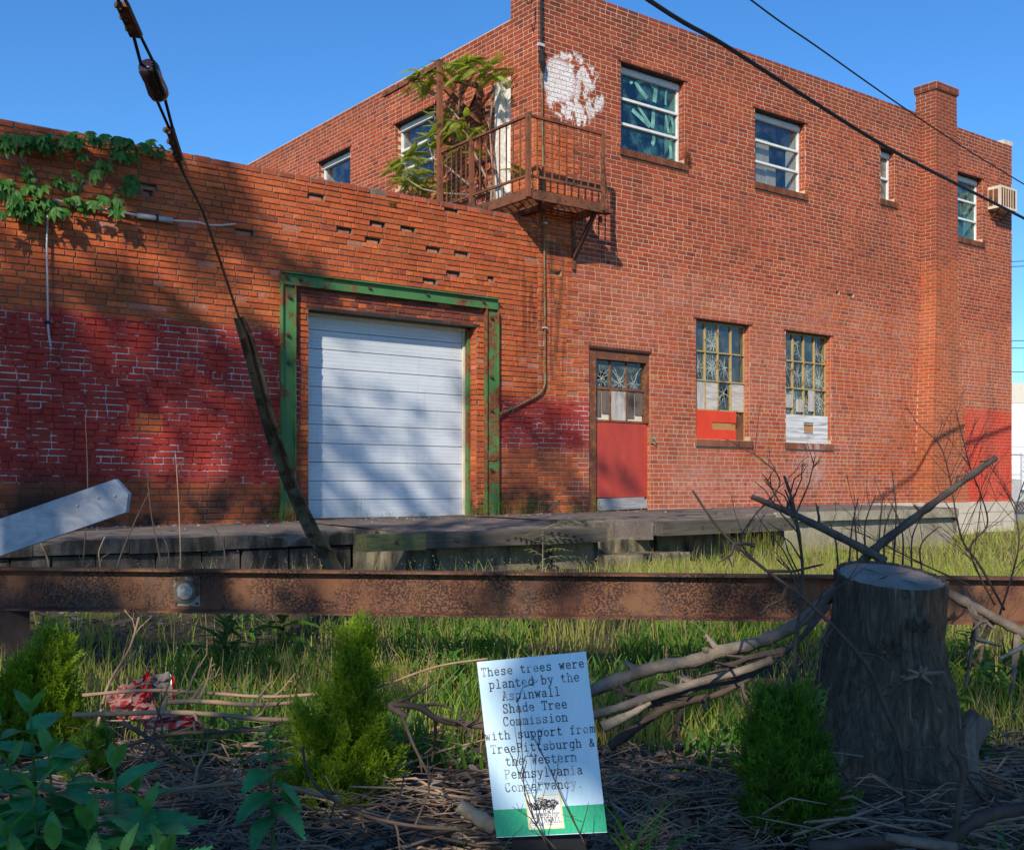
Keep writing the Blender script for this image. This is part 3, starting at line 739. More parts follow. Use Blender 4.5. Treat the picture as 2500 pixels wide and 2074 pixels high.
# ---------------- red personnel door
def zD(a, b): return (1380 + a / 3.871, 820 + b / 3.871)
def Dp(a, b, y=YF + .06): q = zD(a, b); return F(q[0], q[1], y)
d = .06; fz = lambda b: Dp(500, b).z; fx = lambda a: Dp(a, 800).x
zs = .84
fr = MB()
for (a, b, c, e) in ((DR[0] + .004, DR[1] - .004, DR[3] - .17, DR[3] - .035), (DR[0] + .004, fx(275), zs, DR[3] - .17), (fx(752), DR[1] - .004, fz(812), DR[3] - .17)):
    fr.prism([fac(a, c, -.02), fac(b, c, -.02), fac(b, e, -.02), fac(a, e, -.02)], (0, .12, 0))
door = fr.build('door', M_RUST, tall); door['label'] = 'red steel door with broken panes in a rusty frame'
slab(door, 'lintel', M_DARKSTEEL, fac, DR[0] - .01, DR[1] + .01, DR[3] - .033, DR[3] + .003, -.01, .14)
dt, dm, db = DR[3] - .172, fz(503), fz(812)
X = [fx(277), fx(434), fx(587), fx(748)]
for x in X[1:3]: slab(door, 'glazing_bar', M_RUST, fac, x - .011, x + .011, db, dt, .075, .11)
for z in (dm, db + .01): slab(door, 'glazing_bar', M_RUST, fac, X[0], X[3], z - .015, z + .015, .07, .105)
for i in range(3):
    pane(door, M_CRACK, fac, X[i] + .012, X[i+1] - .012, dm + .016, dt, .09, ((.5, .32, .3), (.6, .2, .1), (.4, .22, .1))[i])
    a, b = X[i] + .012, X[i+1] - .012
    if i == 1: slab(door, 'plywood_patch', M_PLY, fac, a, b, db + .026, dm - .016, .085, .1)
    else:
        mdl = (a + b) / 2; slab(door, 'plank', wood('dark_old_plank', (.16, .12, .10), (.06, .05, .045), 'z'), fac, a, mdl - .012, db + .07, dm - .016, .085, .1)
        slab(door, 'plank', wood('dark_old_plank', (.16, .12, .10), (.06, .05, .045), 'z'), fac, mdl + .012, b, db + .12, dm - .016, .085, .1)
        slab(door, 'backing_ply', M_CREAM, fac, a, b, db + .026, dm - .016, .102, .11)
pz0, pz1 = fz(1525), fz(822)
slab(door, 'door_leaf', M_REDP, fac, fx(268), DR[1] - .006, pz0, pz1, .07, .11)
slab(door, 'meeting_stile', M_REDP, fac, fx(757), DR[1] - .007, pz0 + .004, pz1 - .004, .062, .07)
kp = MB(); kp.prism([Dp(318, 1650, 11.985), Dp(782, 1625, 11.985), Dp(745, 1522, 11.985), Dp(316, 1536, 11.985)], (0, .03, 0)); kp.build('kick_board', M_GREYB, door)
hp = Dp(790, 985, YF + .06); m = MB(); m.box((hp.x - .03, YF - .02, hp.z - .05), (hp.x + .03, YF + .05, hp.z + .06)); m.tube([(hp.x, YF - .02, hp.z + .03), (hp.x + .03, YF - .06, hp.z + .02), (hp.x + .035, YF - .06, hp.z - .04), (hp.x + .01, YF - .02, hp.z - .05)], .009, 6)
m.build('hasp_and_padlock', simple('old_brass', (.32, .24, .14), .5, .4, 30, metal=.5), door)
slab(tall, 'ground_floor_dark', M_DARK, fac, XC + .05, XE - .05, .1, .6, .25, 11)
# ---------------- roller door, its green steel surround
def zG(a, b): return (600 + a / 2.489, 600 + b / 2.489)
M_GREEN = rustpaint('green_door_steel', (.06, .17, .055), (.16, .06, .028), .56, 4, .6)
M_GREEN2 = rustpaint('rustier_green_steel', (.065, .165, .05), (.17, .06, .025), .49, 6, .65)
M_CURT = Mat('white_door_steel', .38, .5); n = M_CURT.noise(3, 4, vec=M_CURT.vec(.4, 1, 2)); cc = M_CURT.ramp(n, [(.3, (.50, .54, .59)), (.7, (.60, .64, .69))]); gz = M_CURT.xyz()[2]
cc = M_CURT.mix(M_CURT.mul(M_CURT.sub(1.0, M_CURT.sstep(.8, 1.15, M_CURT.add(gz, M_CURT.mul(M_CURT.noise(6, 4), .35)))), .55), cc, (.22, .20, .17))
cc = M_CURT.mix(M_CURT.mul(M_CURT.sstep(.56, .72, M_CURT.noise(3, 5, vec=M_CURT.vec(7, 1, .5))), .22), cc, (.30, .27, .22)); M_CURT.color(cc); M_CURT.bump(M_CURT.noise(1.6, 3), .25, .05); M_CURT = M_CURT.m
DG = .24; gd = thing('x', 'x', 'x', (0, 0, 0)); bpy.data.objects.remove(gd)
m = MB(); gz1 = GA[3] + .03; gx0, gx1 = GA[0] - .02, F(600 + 1312 / 2.489, 900, YF + DG).x
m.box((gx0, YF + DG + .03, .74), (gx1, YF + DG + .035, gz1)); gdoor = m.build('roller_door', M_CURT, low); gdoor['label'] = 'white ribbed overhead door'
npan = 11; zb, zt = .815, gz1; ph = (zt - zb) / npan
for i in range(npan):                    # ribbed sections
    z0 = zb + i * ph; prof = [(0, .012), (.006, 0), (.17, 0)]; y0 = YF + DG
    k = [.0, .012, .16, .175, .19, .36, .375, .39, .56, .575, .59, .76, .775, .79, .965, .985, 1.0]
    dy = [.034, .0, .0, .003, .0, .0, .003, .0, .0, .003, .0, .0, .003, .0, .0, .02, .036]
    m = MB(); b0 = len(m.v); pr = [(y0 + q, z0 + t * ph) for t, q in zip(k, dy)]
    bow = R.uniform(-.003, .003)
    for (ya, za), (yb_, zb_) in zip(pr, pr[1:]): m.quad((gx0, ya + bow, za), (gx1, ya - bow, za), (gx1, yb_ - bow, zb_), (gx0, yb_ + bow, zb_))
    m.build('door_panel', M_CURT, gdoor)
slab(gdoor, 'bottom_seal', M_DARK, fac, gx0, gx1, .74, .812, DG + .004, DG + .028)
slab(gdoor, 'guide_track', M_CREAM, fac, gx1 + .004, gx1 + .055, .74, GA[3] - .03, DG - .03, DG + .04)
slab(gdoor, 'head_seal', M_CREAM, fac, gx0, gx1 + .05, GA[3] - .045, GA[3] - .005, DG - .06, DG - .002)
slab(gdoor, 'edge_angle', M_GREEN2, fac, GA[1] - .045, GA[1] - .004, .76, GA[3] - .02, .12, .19)
slab(gdoor, 'lintel', rustpaint('flaking_lintel', (.03, .026, .024), (.08, .04, .025), .55, 8, .85), fac, GA[0] - .08, GA[1] + .05, GA[3] - .008, GA[3] + .035, -.014, .22)
fq = lambda a, b: F(*zG(a, b))
xl0, xl1, xr0, xr1 = fq(203, 800).x, fq(288, 800).x, fq(1443, 800).x, fq(1518, 800).x
zt1 = (fq(200, 160).z + fq(1522, 325).z) / 2; zt0 = (fq(200, 242).z + fq(1522, 388).z) / 2
sur = slab(low, 'door_surround', M_GREEN, fac, xl0 - .004, xr1 + .004, zt0, zt1, -.055, -.0115); sur['label'] = 'green rusty steel channel framing the roller door'
for (a, b, mt, zl) in ((xl0, xl1, M_GREEN, .78), (xr0, xr1, M_GREEN2, .80)):
    slab(sur, 'surround_post', mt, fac, a, b, zl, zt0 - .003, -.048, -.0115)
    slab(sur, 'post_flange', mt, fac, b - .012, b, zl, zt0 - .004, -.085, -.05)
    slab(sur, 'post_flange', mt, fac, a, a + .012, zl, zt0 - .004, -.085, -.05)
    slab(sur, 'splice_plate', mt, fac, a + .0125, b - .0125, 1.55, 1.66, -.06, -.05)
slab(sur, 'lintel_flange', M_GREEN, fac, xl0 - .004, xr1 + .004, zt1 - .014, zt1, -.095, -.057); slab(sur, 'lintel_flange', M_GREEN, fac, xl0 - .004, xr1 + .004, zt0, zt0 + .012, -.08, -.057)
M_BOLT = simple('rusty_bolt', (.07, .04, .03), .8, .4, 40)
for (a, b) in ((255, 315), (250, 715), (245, 545), (1480, 440), (1480, 800), (1480, 1000), (240, 200), (320, 210), (740, 260), (1090, 300), (1430, 345), (1480, 1360)):
    q = fq(a, b); m = MB(); m.disc((q.x, YF - .05, q.z), (0, -1, 0), .028, .012, 8); m.disc((q.x, YF - .062, q.z), (0, -1, 0), .016, .022, 6); m.build('bolt', M_BOLT, sur)
# ------------------------------------------------------------------ ground, dock, fixed hardware
D2 = lambda a, b: (a * 2500 / 2100, b * 2500 / 2100)          # overview coordinates -> photograph pixels
mg = Mat('yard_soil', .95, .15)
n = mg.noise(5, 6, .7); n2 = mg.noise(60, 4); x, y, z = mg.xyz()
c = mg.ramp(n, [(.3, (.055, .04, .03)), (.6, (.11, .083, .06)), (.8, (.17, .14, .10))])
c = mg.mix(mg.mul(mg.sstep(.45, .6, mg.noise(1.2, 4)), mg.sstep(6.8, 7.6, mg.add(mg.mul(x, FWD.x), mg.mul(y, FWD.y)))), c, (.10, .105, .035))
c = mg.mix(1.0, c, mg.ramp(n2, [(.3, (.6, .6, .6)), (.7, (1.3, 1.3, 1.3))]), 'MULTIPLY')
mg.color(c); mg.bump(mg.add(n, n2), .9, .03)
xs = np.concatenate([[-400, -120, -50], np.arange(-24, 40.01, .5), [60, 120, 400]]); ys_ = np.concatenate([[-400, -120, -50], np.arange(-20, 40.01, .5), [60, 120, 400]])
v = []; f = []
for i, xx in enumerate(xs):
    for j, yy in enumerate(ys_): v.append((xx, yy, ground_z(xx, yy) - (.0 if -3 < yy else 0)))
nj = len(ys_)
for i in range(len(xs) - 1):
    for j in range(nj - 1): f.append((i*nj+j, (i+1)*nj+j, (i+1)*nj+j+1, i*nj+j+1))
me = bpy.data.meshes.new('ground'); me.from_pydata([tuple(map(float, q)) for q in v], [], f); me.materials.append(mg.m); me.polygons.foreach_set('use_smooth', [True] * len(f))
tag(put('ground', me, (0, 0, 0)), 'bare soil and rough grass of the overgrown yard', 'ground', kind='structure')
# ---------------- loading dock
def concrete(name, c, moss=.0, dark=(.03, .028, .026), dk=.5):
    m = Mat(name, .95, .15); n = m.noise(2.2, 6, .7); n2 = m.noise(70, 4, .7); n3 = m.noise(4, 4, vec=m.vec(1.5, 1.5, .4))
    col = m.ramp(n, [(.3, tuple(v * .6 for v in c)), (.7, tuple(v * 1.2 for v in c))])
    col = m.mix(m.sstep(dk - .06, dk + .18, n3), col, dark)
    if moss: col = m.mix(m.mul(m.sstep(.52, .7, m.noise(3, 5)), moss), col, (.07, .08, .03))
    col = m.mix(1.0, col, m.ramp(n2, [(.3, (.62, .62, .62)), (.7, (1.3, 1.3, 1.3))]), 'MULTIPLY')
    m.color(col); m.bump(m.add(n2, m.mul(n, .6)), .8, .012); return m.m
M_DECK = concrete('dock_paving', (.17, .145, .13), dk=.58); M_CONC = concrete('stained_concrete', (.25, .21, .14), .35, dk=.50); M_STONE = concrete('sooty_stone', (.12, .105, .09), .15, dk=.44)
M_TIMB = wood('old_creosoted_timber', (.09, .08, .065), (.035, .03, .028), 'x', .7, .9); M_TIMBM = wood('mossy_timber', (.15, .145, .06), (.06, .055, .035), 'x', .7, .9)
dock = thing('loading_dock', 'long stained concrete loading dock with timber bumpers and three steps', 'loading dock', (9, 10, .25))
zw = lambda x: .772 + .0093 * (x - 2.7)
def seg(x0, x1, yf, zf0, zf1, name='deck', mat=M_DECK, n=14):
    m = MB()
    n *= 3; w_ = lambda t: .022 * math.sin(t * 5.1 + yf) + .014 * math.sin(t * 13.7) + .010 * math.sin(t * 31.0)
    for i in range(n):
        a, b = x0 + (x1 - x0) * i / n, x0 + (x1 - x0) * (i + 1) / n; za, zb_ = zf0 + (zf1 - zf0) * i / n + w_(a) * .5, zf0 + (zf1 - zf0) * (i + 1) / n + w_(b) * .5
        ym = (yf + 11.955) / 2
        m.quad((a, yf - .02, za - .02), (b, yf - .02, zb_ - .02), (b, yf + .05 + w_(b), zb_), (a, yf + .05 + w_(a), za)); m.quad((a, yf + .05 + w_(a), za), (b, yf + .05 + w_(b), zb_), (b, ym, (zb_ + zw(b)) / 2 + .012), (a, ym, (za + zw(a)) / 2 + .012)); m.quad((a, ym, (za + zw(a)) / 2 + .012), (b, ym, (zb_ + zw(b)) / 2 + .012), (b, 12.3, zw(b)), (a, 12.3, zw(a)))
        m.quad((a, yf + w_(a) * .6, za - .13), (b, yf + w_(b) * .6, zb_ - .13), (b, yf - .02, zb_ - .02), (a, yf - .02, za - .02))
    m.quad((x0, yf, zf0 - .2), (x0, yf, zf0), (x0, 12.3, zw(x0)), (x0, 12.3, zw(x0) - .4)); m.quad((x1, yf, zf1 - .4), (x1, yf, zf1), (x1, 12.3, zw(x1)), (x1, 12.3, zw(x1) - .6))
    return m.build(name, mat, dock)
XA = F(862, 1290, 10.4).x; XB0 = F(875, 1307, 9.2).x; XB1 = F(1460, 1290, 9.2).x; XC1 = F(1595, 1276, 9.2).x; XC2 = F(1915, 1265, 9.2).x; XD = F(2279, 1240, 10.0).x
seg(-2.4, XA, 10.4, .715, .738); seg(XA + .001, XB1, 9.2, .745, .738); seg(XB1 + .001, XC1, 9.95, .80, .80, n=3); seg(XC1 + .001, XC2, 9.2, .79, .80); seg(XC2 + .001, XD, 9.6, .845, .875)
# left: cap slab and courses of stone blocks
sw = part('retaining_wall', simple('black_joint', (.015, .014, .013), 1), dock, 'box', (-2.4, 10.46, -.1), (XA, 10.6, .66))
x = -2.35
while x < XA:
    l = R.uniform(.55, .95); q = min(x + l, XA)
    part('cap_slab', M_STONE, sw, 'box', (x + .004, 10.37 + R.uniform(-.01, .015), .585 + R.uniform(-.012, .01)), (q - .004, 10.5, .713)); x += l
for j, (z0, z1) in enumerate(((.30, .575), (.02, .29))):
    x = -2.35 + (.2 if j else 0)
    while x < XA:
        l = R.uniform(.32, .56); q = min(x + l, XA); dz = R.uniform(-.015, .015)
        m = MB(); y0 = 10.42 + R.uniform(-.015, .02); jt = lambda: R.uniform(-.012, .012)
        fr_ = [(x + .008 + jt(), y0, z0 + .006 + jt()), (q - .008 + jt(), y0, z0 + .006 + jt()), (q - .008 + jt(), y0, z1 - .006 + jt()), (x + .008 + jt(), y0, z1 - .006 + jt())]
        m.prism(fr_, (0, .12, 0)); m.build('stone_block', M_STONE, sw); x += l
part('return_wall', M_CONC, dock, 'box', (XA - .0, 9.24, -.1), (XA + .16, 10.6, .74))
part('front_wall', M_CONC, dock, 'box', (XA + .161, 9.26, -.1), (XB1, 9.4, .64))
part('front_wall', M_CONC, dock, 'box', (XC1 + .002, 9.62, -.1), (XC2, 9.76, .69))
M_CONC2 = concrete('pale_dock_concrete', (.36, .32, .24), .25, dk=.66)
part('front_wall', M_CONC2, dock, 'box', (XC2 + .002, 9.66, -.1), (XD, 9.8, .76)); part('end_wall', M_CONC2, dock, 'box', (XD - .14, 9.802, -.1), (XD, 11.94, .76))
part('broken_edge', M_CONC2, dock, 'box', (XC2 + .3, 9.575, .73), (XD + .02, 9.62, .86))
for i, (yy, zt_) in enumerate(((9.93, .796), (9.5, .61), (9.05, .44))):
    m = MB(); a, b = XB1 + .01, XC1 - .01 + (0, .24, .46)[i]
    nx = 10
    for k in range(nx):
        p, q = a + (b - a) * k / nx, a + (b - a) * (k + 1) / nx; e = lambda t: .012 * math.sin(t * 37 + i * 3) + .008 * math.sin(t * 91)
        m.quad((p, yy + e(p), -.1), (q, yy + e(q), -.1), (q, yy + e(q), zt_ - .03), (p, yy + e(p), zt_ - .03)); m.quad((p, yy + e(p), zt_ - .03), (q, yy + e(q), zt_ - .03), (q, yy + .03, zt_), (p, yy + .03, zt_)); m.quad((p, yy + .03, zt_), (q, yy + .03, zt_), (q, yy + .5, zt_), (p, yy + .5, zt_))
    m.quad((b, yy, -.1), (b, yy + .5, -.1), (b, yy + .5, zt_), (b, yy, zt_)); m.quad((a, yy, -.1), (a, yy + .5, -.1), (a, yy + .5, zt_), (a, yy, zt_))
    m.build('step', M_CONC, dock)
part('side_wall', M_CONC, dock, 'box', (XC1 + .006, 9.762, -.1), (XC1 + .14, 9.97, .70)); part('side_wall', M_CONC, dock, 'box', (XB1 - .14, 9.402, -.1), (XB1 - .006, 9.97, .64))
def bumper(x0, x1, zt0, zt1, hh, bolts, mat=M_TIMB):
    m = MB(); n = 8
    pr = lambda t: (x0 + (x1 - x0) * t, zt0 + (zt1 - zt0) * t)
    for i in range(n):
        (a, za), (b, zb_) = pr(i / n), pr((i + 1) / n); j1 = .006 * math.sin(i * 2.3); j2 = .006 * math.sin((i + 1) * 2.3)
        m.quad((a, 9.06 + j1, za - hh), (b, 9.06 + j2, zb_ - hh), (b, 9.06 + j2, zb_ - .008), (a, 9.06 + j1, za - .008)); m.quad((a, 9.06 + j1, za - .008), (b, 9.06 + j2, zb_ - .008), (b, 9.2, zb_ + .003), (a, 9.2, za + .003)); m.quad((a, 9.06 + j1, za - hh), (b, 9.06 + j2, zb_ - hh), (b, 9.258, zb_ - hh), (a, 9.258, za - hh))
    for t in (0, 1): (a, za) = pr(t); m.quad((a, 9.06, za - hh), (a, 9.258, za - hh), (a, 9.258, za), (a, 9.06, za))
    o = m.build('timber_bumper', mat, dock)
    for t in bolts: (a, za) = pr(t); q = MB(); q.disc((a, 9.062, za - hh * .5), (0, -1, 0), .022, .012, 8); q.build('bolt', M_BOLT, o)
xm = XB0 + (XB1 - XB0) * .22
bumper(XB0, xm, .752, .75, .16, (.5,), M_TIMBM); bumper(xm + .003, XB1, .752, .747, .15, (.15, .42, .75)); bumper(XC1 + .02, XC2, .797, .806, .16, (.28, .62, .93))
# rubble and chips on the deck
m = MB()
for i in range(600):
    x = R.uniform(2.5, 17.5); y = 11.9 - abs(R.gauss(0, .5)); 
    if y < 10.5: continue
    t = (y - 9.2) / 2.75; z = zw(x) - .06 * (1 - t) + .012; s = R.choice((.003, .004, .005, .006, .008, .012))
    m.box((x - s, y - s * .7, z - s), (x + s, y + s * .7, z + s * .4), mi=R.choice((0, 0, 1, 2)))
tag(m.build('rubble', [simple('brick_chip', (.26, .07, .035)), simple('pale_chip', (.30, .27, .23)), simple('dark_chip', (.10, .08, .07))], kind='stuff'), 'brick and mortar crumbs scattered along the dock', 'rubble', kind='stuff')

# ---------------- fire escape
fe = thing('fire_escape', 'rusty iron fire-escape balcony wrapping the corner of the tall building', 'fire escape', (9.6, 11.8, 5.0))
X1, X2, YQ, YE = 9.04, 10.37, 11.47, 14.2; ZB, ZT, ZR, ZM = 5.0, 5.13, 6.09, 5.30
part('front_beam', M_RUSTB, fe, 'box', (X1, YQ, ZB), (X2, YQ + .045, ZT)); part('side_beam', M_RUSTB, fe, 'box', (X1, YQ + .046, ZB), (X1 + .045, YE, ZT)); part('end_beam', M_RUSTB, fe, 'box', (X2 - .045, YQ + .046, ZB), (X2, 11.985, ZT))
part('inner_beam', M_RUSTB, fe, 'box', (XC - .06, YQ + .046, ZB), (XC - .02, YE, ZT - .05))
for i in range(12):
    y = YQ + .07 + i * .042; part('grate_bar', M_RUSTB, fe, 'box', (X1 + .046, y, ZT - .035), (X2 - .046, y + .014, ZT - .008))
for i in range(46):
    y = 12.0 + i * .047; part('grate_bar', M_RUSTB, fe, 'box', (X1 + .046, y, ZT - .035), (XC - .021, y + .014, ZT - .008))
def railing(a, b, n, ends=True):
    a = Vector(a); b = Vector(b)
    z_ = lambda q, z: (q.x, q.y, z)
    part('top_rail', M_RUSTB, fe, 'bar', z_(a, ZR), z_(b, ZR), .045, .03); part('bottom_rail', M_RUSTB, fe, 'bar', z_(a, ZM), z_(b, ZM), .035, .03)
    for i in range(1, n + 1):
        q = a.lerp(b, i / (n + 1)); part('baluster', M_RUSTB, fe, 'bar', z_(q, ZM + .016), z_(q, ZR - .016), .014, .014)
CA, CB, CC, CD = (X1, YQ), (X2, YQ), (X1, 12.76), (X1, 13.55)
railing((X1 + .03, YQ + .01, 0), (X2 - .02, YQ + .01, 0), 9); railing((X1 + .01, YQ + .03, 0), (X1 + .01, 12.73, 0), 7); railing((X1 + .01, 12.79, 0), (X1 + .01, 13.52, 0), 5)
for (x, y, z0, z1, s_) in ((X1, YQ, ZB + .01, ZR + .03, .055), (X2 - .01, YQ, ZT - .1, ZR + .02, .045), (X1, 12.76, ZB - .1, ZR + .02, .055)): part('post', M_RUSTB, fe, 'box', (x - s_ / 2 - .004, y - s_ / 2 - .004, z0), (x + s_ / 2, y + s_ / 2, z1))
zh = S(1035, 168, X1).z; zi = S(1185, 208, XS - .05).z
part('mast', M_RUSTB, fe, 'box', (X1 - .035, 13.53, 4.5), (X1 + .035, 13.60, zh)); part('mast', M_RUSTB, fe, 'box', (XS - .10, 13.40, 5.7), (XS - .05, 13.45, zi))
part('cross_beam', M_RUSTB, fe, 'bar', (X1 + .1, 13.43, zi + .02), (XS - .02, 13.43, zi + .02), .05, .07); part('brace', M_RUSTB, fe, 'bar', (X1 + .05, 13.50, S(1087, 215, X1 + .05).z), (XS - .06, 13.40, S(1183, 300, XS - .06).z), .05, .07)
part('brace', M_RUSTB, fe, 'bar', (XS - .08, 13.44, zi - .05), (XS - .04, 14.0, zi - .5), .03, .03); part('cross_beam', M_RUSTB, fe, 'bar', (X1, 13.6, zh - .06), (X1 + .02, 15.2, zh - .06), .05, .06)
zs_ = F(1397.7, 632, 12).z
for x in (10.256,):
    part('strut', M_DARKSTEEL, fe, 'bar', (x, YQ + .05, ZB), (x, 11.97, zs_), .05, .05); part('strut_leg', M_RUSTB, fe, 'bar', (x, 11.975, zs_ - .16), (x, 11.975, ZB), .05, .03)
part('ladder_stop', M_RUSTB, fe, 'box', (X2 + .002, YQ - .02, ZT - .12), (X2 + .16, YQ + .12, ZT - .06)); part('stay_rod', M_RUSTB, fe, 'tube', [(X2 + .02, YQ + .01, 5.7), (X2 + .14, YQ + .05, ZT - .06)], .008, 5)
part('drop_ladder', M_RUSTB, fe, 'bar', (X2 + .05, YQ + .12, ZB - .02), (X2 + .05, YQ + .12, ZB - .10), .05, .02)
# ---------------- air conditioner
ac = thing('air_conditioner', 'cream box air conditioner set through the wall near the far corner', 'air conditioner', (21.58, 11.85, 6.8))
M_AC = simple('cream_enamel', (.62, .55, .44), .5, .08, 5)
x0, x1, y0, z0, z1 = 21.26, 21.91, 11.72, F(2433, 507, 11.8).z, F(2433, 453, 11.8).z
part('casing', M_AC, ac, 'box', (x0 + .012, y0 + .02, z0), (x1 - .012, 11.99, z1)); part('back_grille', M_RUSTB, ac, 'box', (x0 + .05, y0 + .008, z0 + .04), (x1 - .05, y0 + .019, z1 - .04))
m = MB(); 
for (a, b, c, e) in ((x0, x1, z0, z0 + .04), (x0, x1, z1 - .04, z1), (x0, x0 + .05, z0 + .04, z1 - .04), (x1 - .05, x1, z0 + .04, z1 - .04)): m.box((a, y0, c), (b, y0 + .018, e))
m.build('front_frame', M_AC, ac)
for i in range(5): xx = x0 + .05 + (x1 - x0 - .1) * (i + .9) / 6; part('grille_bar', M_AC, ac, 'box', (xx - .006, y0 - .002, z0 + .041), (xx + .006, y0 + .007, z1 - .041))
for i in range(2): part('side_louvre', M_RUSTB, ac, 'box', (x0 + .004, y0 + .05 + i * .11, z0 + .06), (x0 + .011, y0 + .14 + i * .11, z1 - .06))
for t in (x0 + .12, x1 - .15): part('bracket', M_RUST, ac, 'bar', (t, 11.80, z0 - .005), (t, 11.985, z0 - .16), .02, .02)
# ---------------- conduits
M_PIPE = rustpaint('olive_conduit', (.16, .14, .07), (.18, .07, .03), .52, 8, .6); M_PVC = simple('pale_conduit', (.42, .43, .44), .5, .2, 12); M_BLK = simple('black_cable', (.012, .013, .016), .6, .3)
pc = thing('conduit', 'rusty conduit running down the corner and bending towards the green door post', 'pipe', F(1325, 600, 11.94))
part('pipe', M_PIPE, pc, 'tube', [F(*q, 11.955) for q in ((1323,175),(1324,300),(1327,480),(1330,700),(1331,935),(1326,952),(1312,965),(1262,992),(1226,1008))], .014, 8, smooth_=True)
part('end_fitting', M_PIPE, pc, 'tube', [F(1236,1003,11.95), F(1219,1012,11.95)], .026, 8)
for py in (545, 800): q = F(1330, py, 11.96); part('pipe_clip', M_PVC, pc, 'box', (q.x - .03, 11.935, q.z - .01), (q.x + .03, 11.985, q.z + .01))
cl = thing('service_cable', 'black service cable dropping down the building corner into a clamp', 'cable', F(1322, 100, 11.93))
part('cable', M_BLK, cl, 'tube', [F(1320,-110,11.93), F(1321,0,11.93), F(1322,100,11.93), F(1322,140,11.93)], .018, 8); part('sleeve', M_BLK, cl, 'tube', [F(1321,125,11.92), F(1324,150,11.92), F(1327,178,11.93)], [.03, .045, .02], 8)
q = F(1321,110,11.92); part('clamp', M_PVC, cl, 'box', (q.x - .05, q.y - .02, q.z - .02), (q.x + .05, q.y + .03, q.z + .02))
part('bracket', M_BLK, cl, 'tube', [F(1283,-10,11.9), F(1288,10,11.85), F(1298,8,11.9), F(1300,-10,11.95)], .01, 5)
wc = thing('pale_conduit', 'pale grey conduit sagging across the wall below the creeper', 'pipe', F(420, 535, 11.9))
part('pipe', M_PVC, wc, 'tube', [F(*q, 11.94) for q in ((130,488),(200,503),(300,518),(340,527))], .014, 6); part('pipe', M_PVC, wc, 'tube', [F(*q, 11.93) for q in ((418,538),(455,540),(485,543),(505,549),(540,550),(574,547))], .011, 6)
part('sleeve', M_PVC, wc, 'tube', [F(335,526,11.935), F(420,538,11.935)], .03, 10, smooth_=True); q = F(382,532,11.93); part('strap', M_DARKSTEEL, wc, 'bar', (q.x - .01, 11.93, q.z), (q.x + .012, 11.93, q.z), .066, .066)
vc = thing('hanging_conduit', 'thin pale conduit hanging straight down the wall from the creeper', 'pipe', F(116, 650, 11.93))
part('pipe', M_PVC, vc, 'tube', [F(*q, 11.93) for q in ((116,520),(114,600),(116,700),(117,790))], .010, 6); part('loose_end', M_PVC, vc, 'tube', [F(117,790,11.93), F(119,815,11.91), F(124,846,11.9)], .011, 6); q = F(117,787,11.93); part('clip', M_BLK, vc, 'box', (q.x - .02, 11.91, q.z - .015), (q.x + .02, 11.985, q.z + .015))
# ---------------- overhead wires
def wire(name, label, pts, r, mat=M_BLK):
    q = [P(a, b, d) for a, b, d in pts]; n = len(q); dense = []
    for i in range(n - 1):
        p0, p1, p2, p3 = q[max(i-1,0)], q[i], q[i+1], q[min(i+2,n-1)]
        for k in range(6):
            t = k / 6; dense.append(.5 * ((2*p1) + (p2-p0)*t + (2*p0-5*p1+4*p2-p3)*t*t + (3*p1-p0-3*p2+p3)*t**3))
    dense.append(q[-1]); m = MB(); m.tube(dense, r, 6); return tag(m.build(name, mat), label, 'cable', 'overhead cables')
wire('overhead_cable', 'thick black cable sagging across the upper windows of the facade', [(900,-480,8), (1583,0,9.8), (1760,105,10.5), (1940,220,11.6), (2162,358,13.2), (2333,448,15.1), (2500,533,17.4), (2900,740,25)], .021)
wire('overhead_cable', 'thinner cable passing in front of the chimney', [(1300,-420,8), (1833,0,10.2), (2000,118,11.2), (2180,245,12.6), (2340,352,14.4), (2500,450,16.6), (2900,690,24)], .0085)
for i, (ya, yb_) in enumerate(((640, 632), (652, 645), (832, 830), (849, 851), (908, 907))): wire('distant_wire', ('topmost', 'second', 'third', 'fourth', 'lowest')[i] + ' faint wire beyond the far corner of the building', [(2440, ya, 60), (2620, yb_, 60)], .02)
# ---------------- guy wire with insulator and guard
gy = thing('guy_wire', 'rusty guy wire with a dark strain insulator and a bent metal guard', 'guy wire', G(886, 1530))
M_WIRE2 = simple('rusty_strand', (.10, .055, .035), .7, .35, 30); M_PORC = simple('brown_glazed_porcelain', (.03, .014, .016), .12, .4, 3, .7)
dz = lambda py: 5.0 + (py - 196) * (7.7 - 5.0) / (1300 - 196)
pts = lambda L: [P(a, b, dz(b)) for a, b in L]
part('upper_strand', M_WIRE2, gy, 'tube', pts([(180,-330),(288,0),(300,20)]), .008, 6); part('upper_strand', M_WIRE2, gy, 'tube', pts([(200,-330),(306,0),(316,20)]), .008, 6)
part('link_strand', M_BLK, gy, 'tube', pts([(326,88),(345,160)]), .0075, 6); part('link_strand', M_BLK, gy, 'tube', pts([(342,86),(376,155)]), .0075, 6)
part('link_strand', M_BLK, gy, 'tube', pts([(380,238),(413,313)]), .0075, 6); part('link_strand', M_BLK, gy, 'tube', pts([(401,235),(421,312)]), .0075, 6)
part('link_strand', M_BLK, gy, 'tube', [P(372,152,dz(160)-.055), P(401,234,dz(236)-.05)], .0075, 6)
m = MB(); a, b = P(359,157,dz(157)), P(391,236,dz(236)); L = b - a
m.tube([a, a + L*.06, a + L*.16, a + L*.38, a + L*.5, a + L*.62, a + L*.84, a + L*.94, b], [.030, .043, .047, .045, .043, .045, .047, .043, .030], 14); m.build('insulator', M_PORC, gy, smooth_=True)
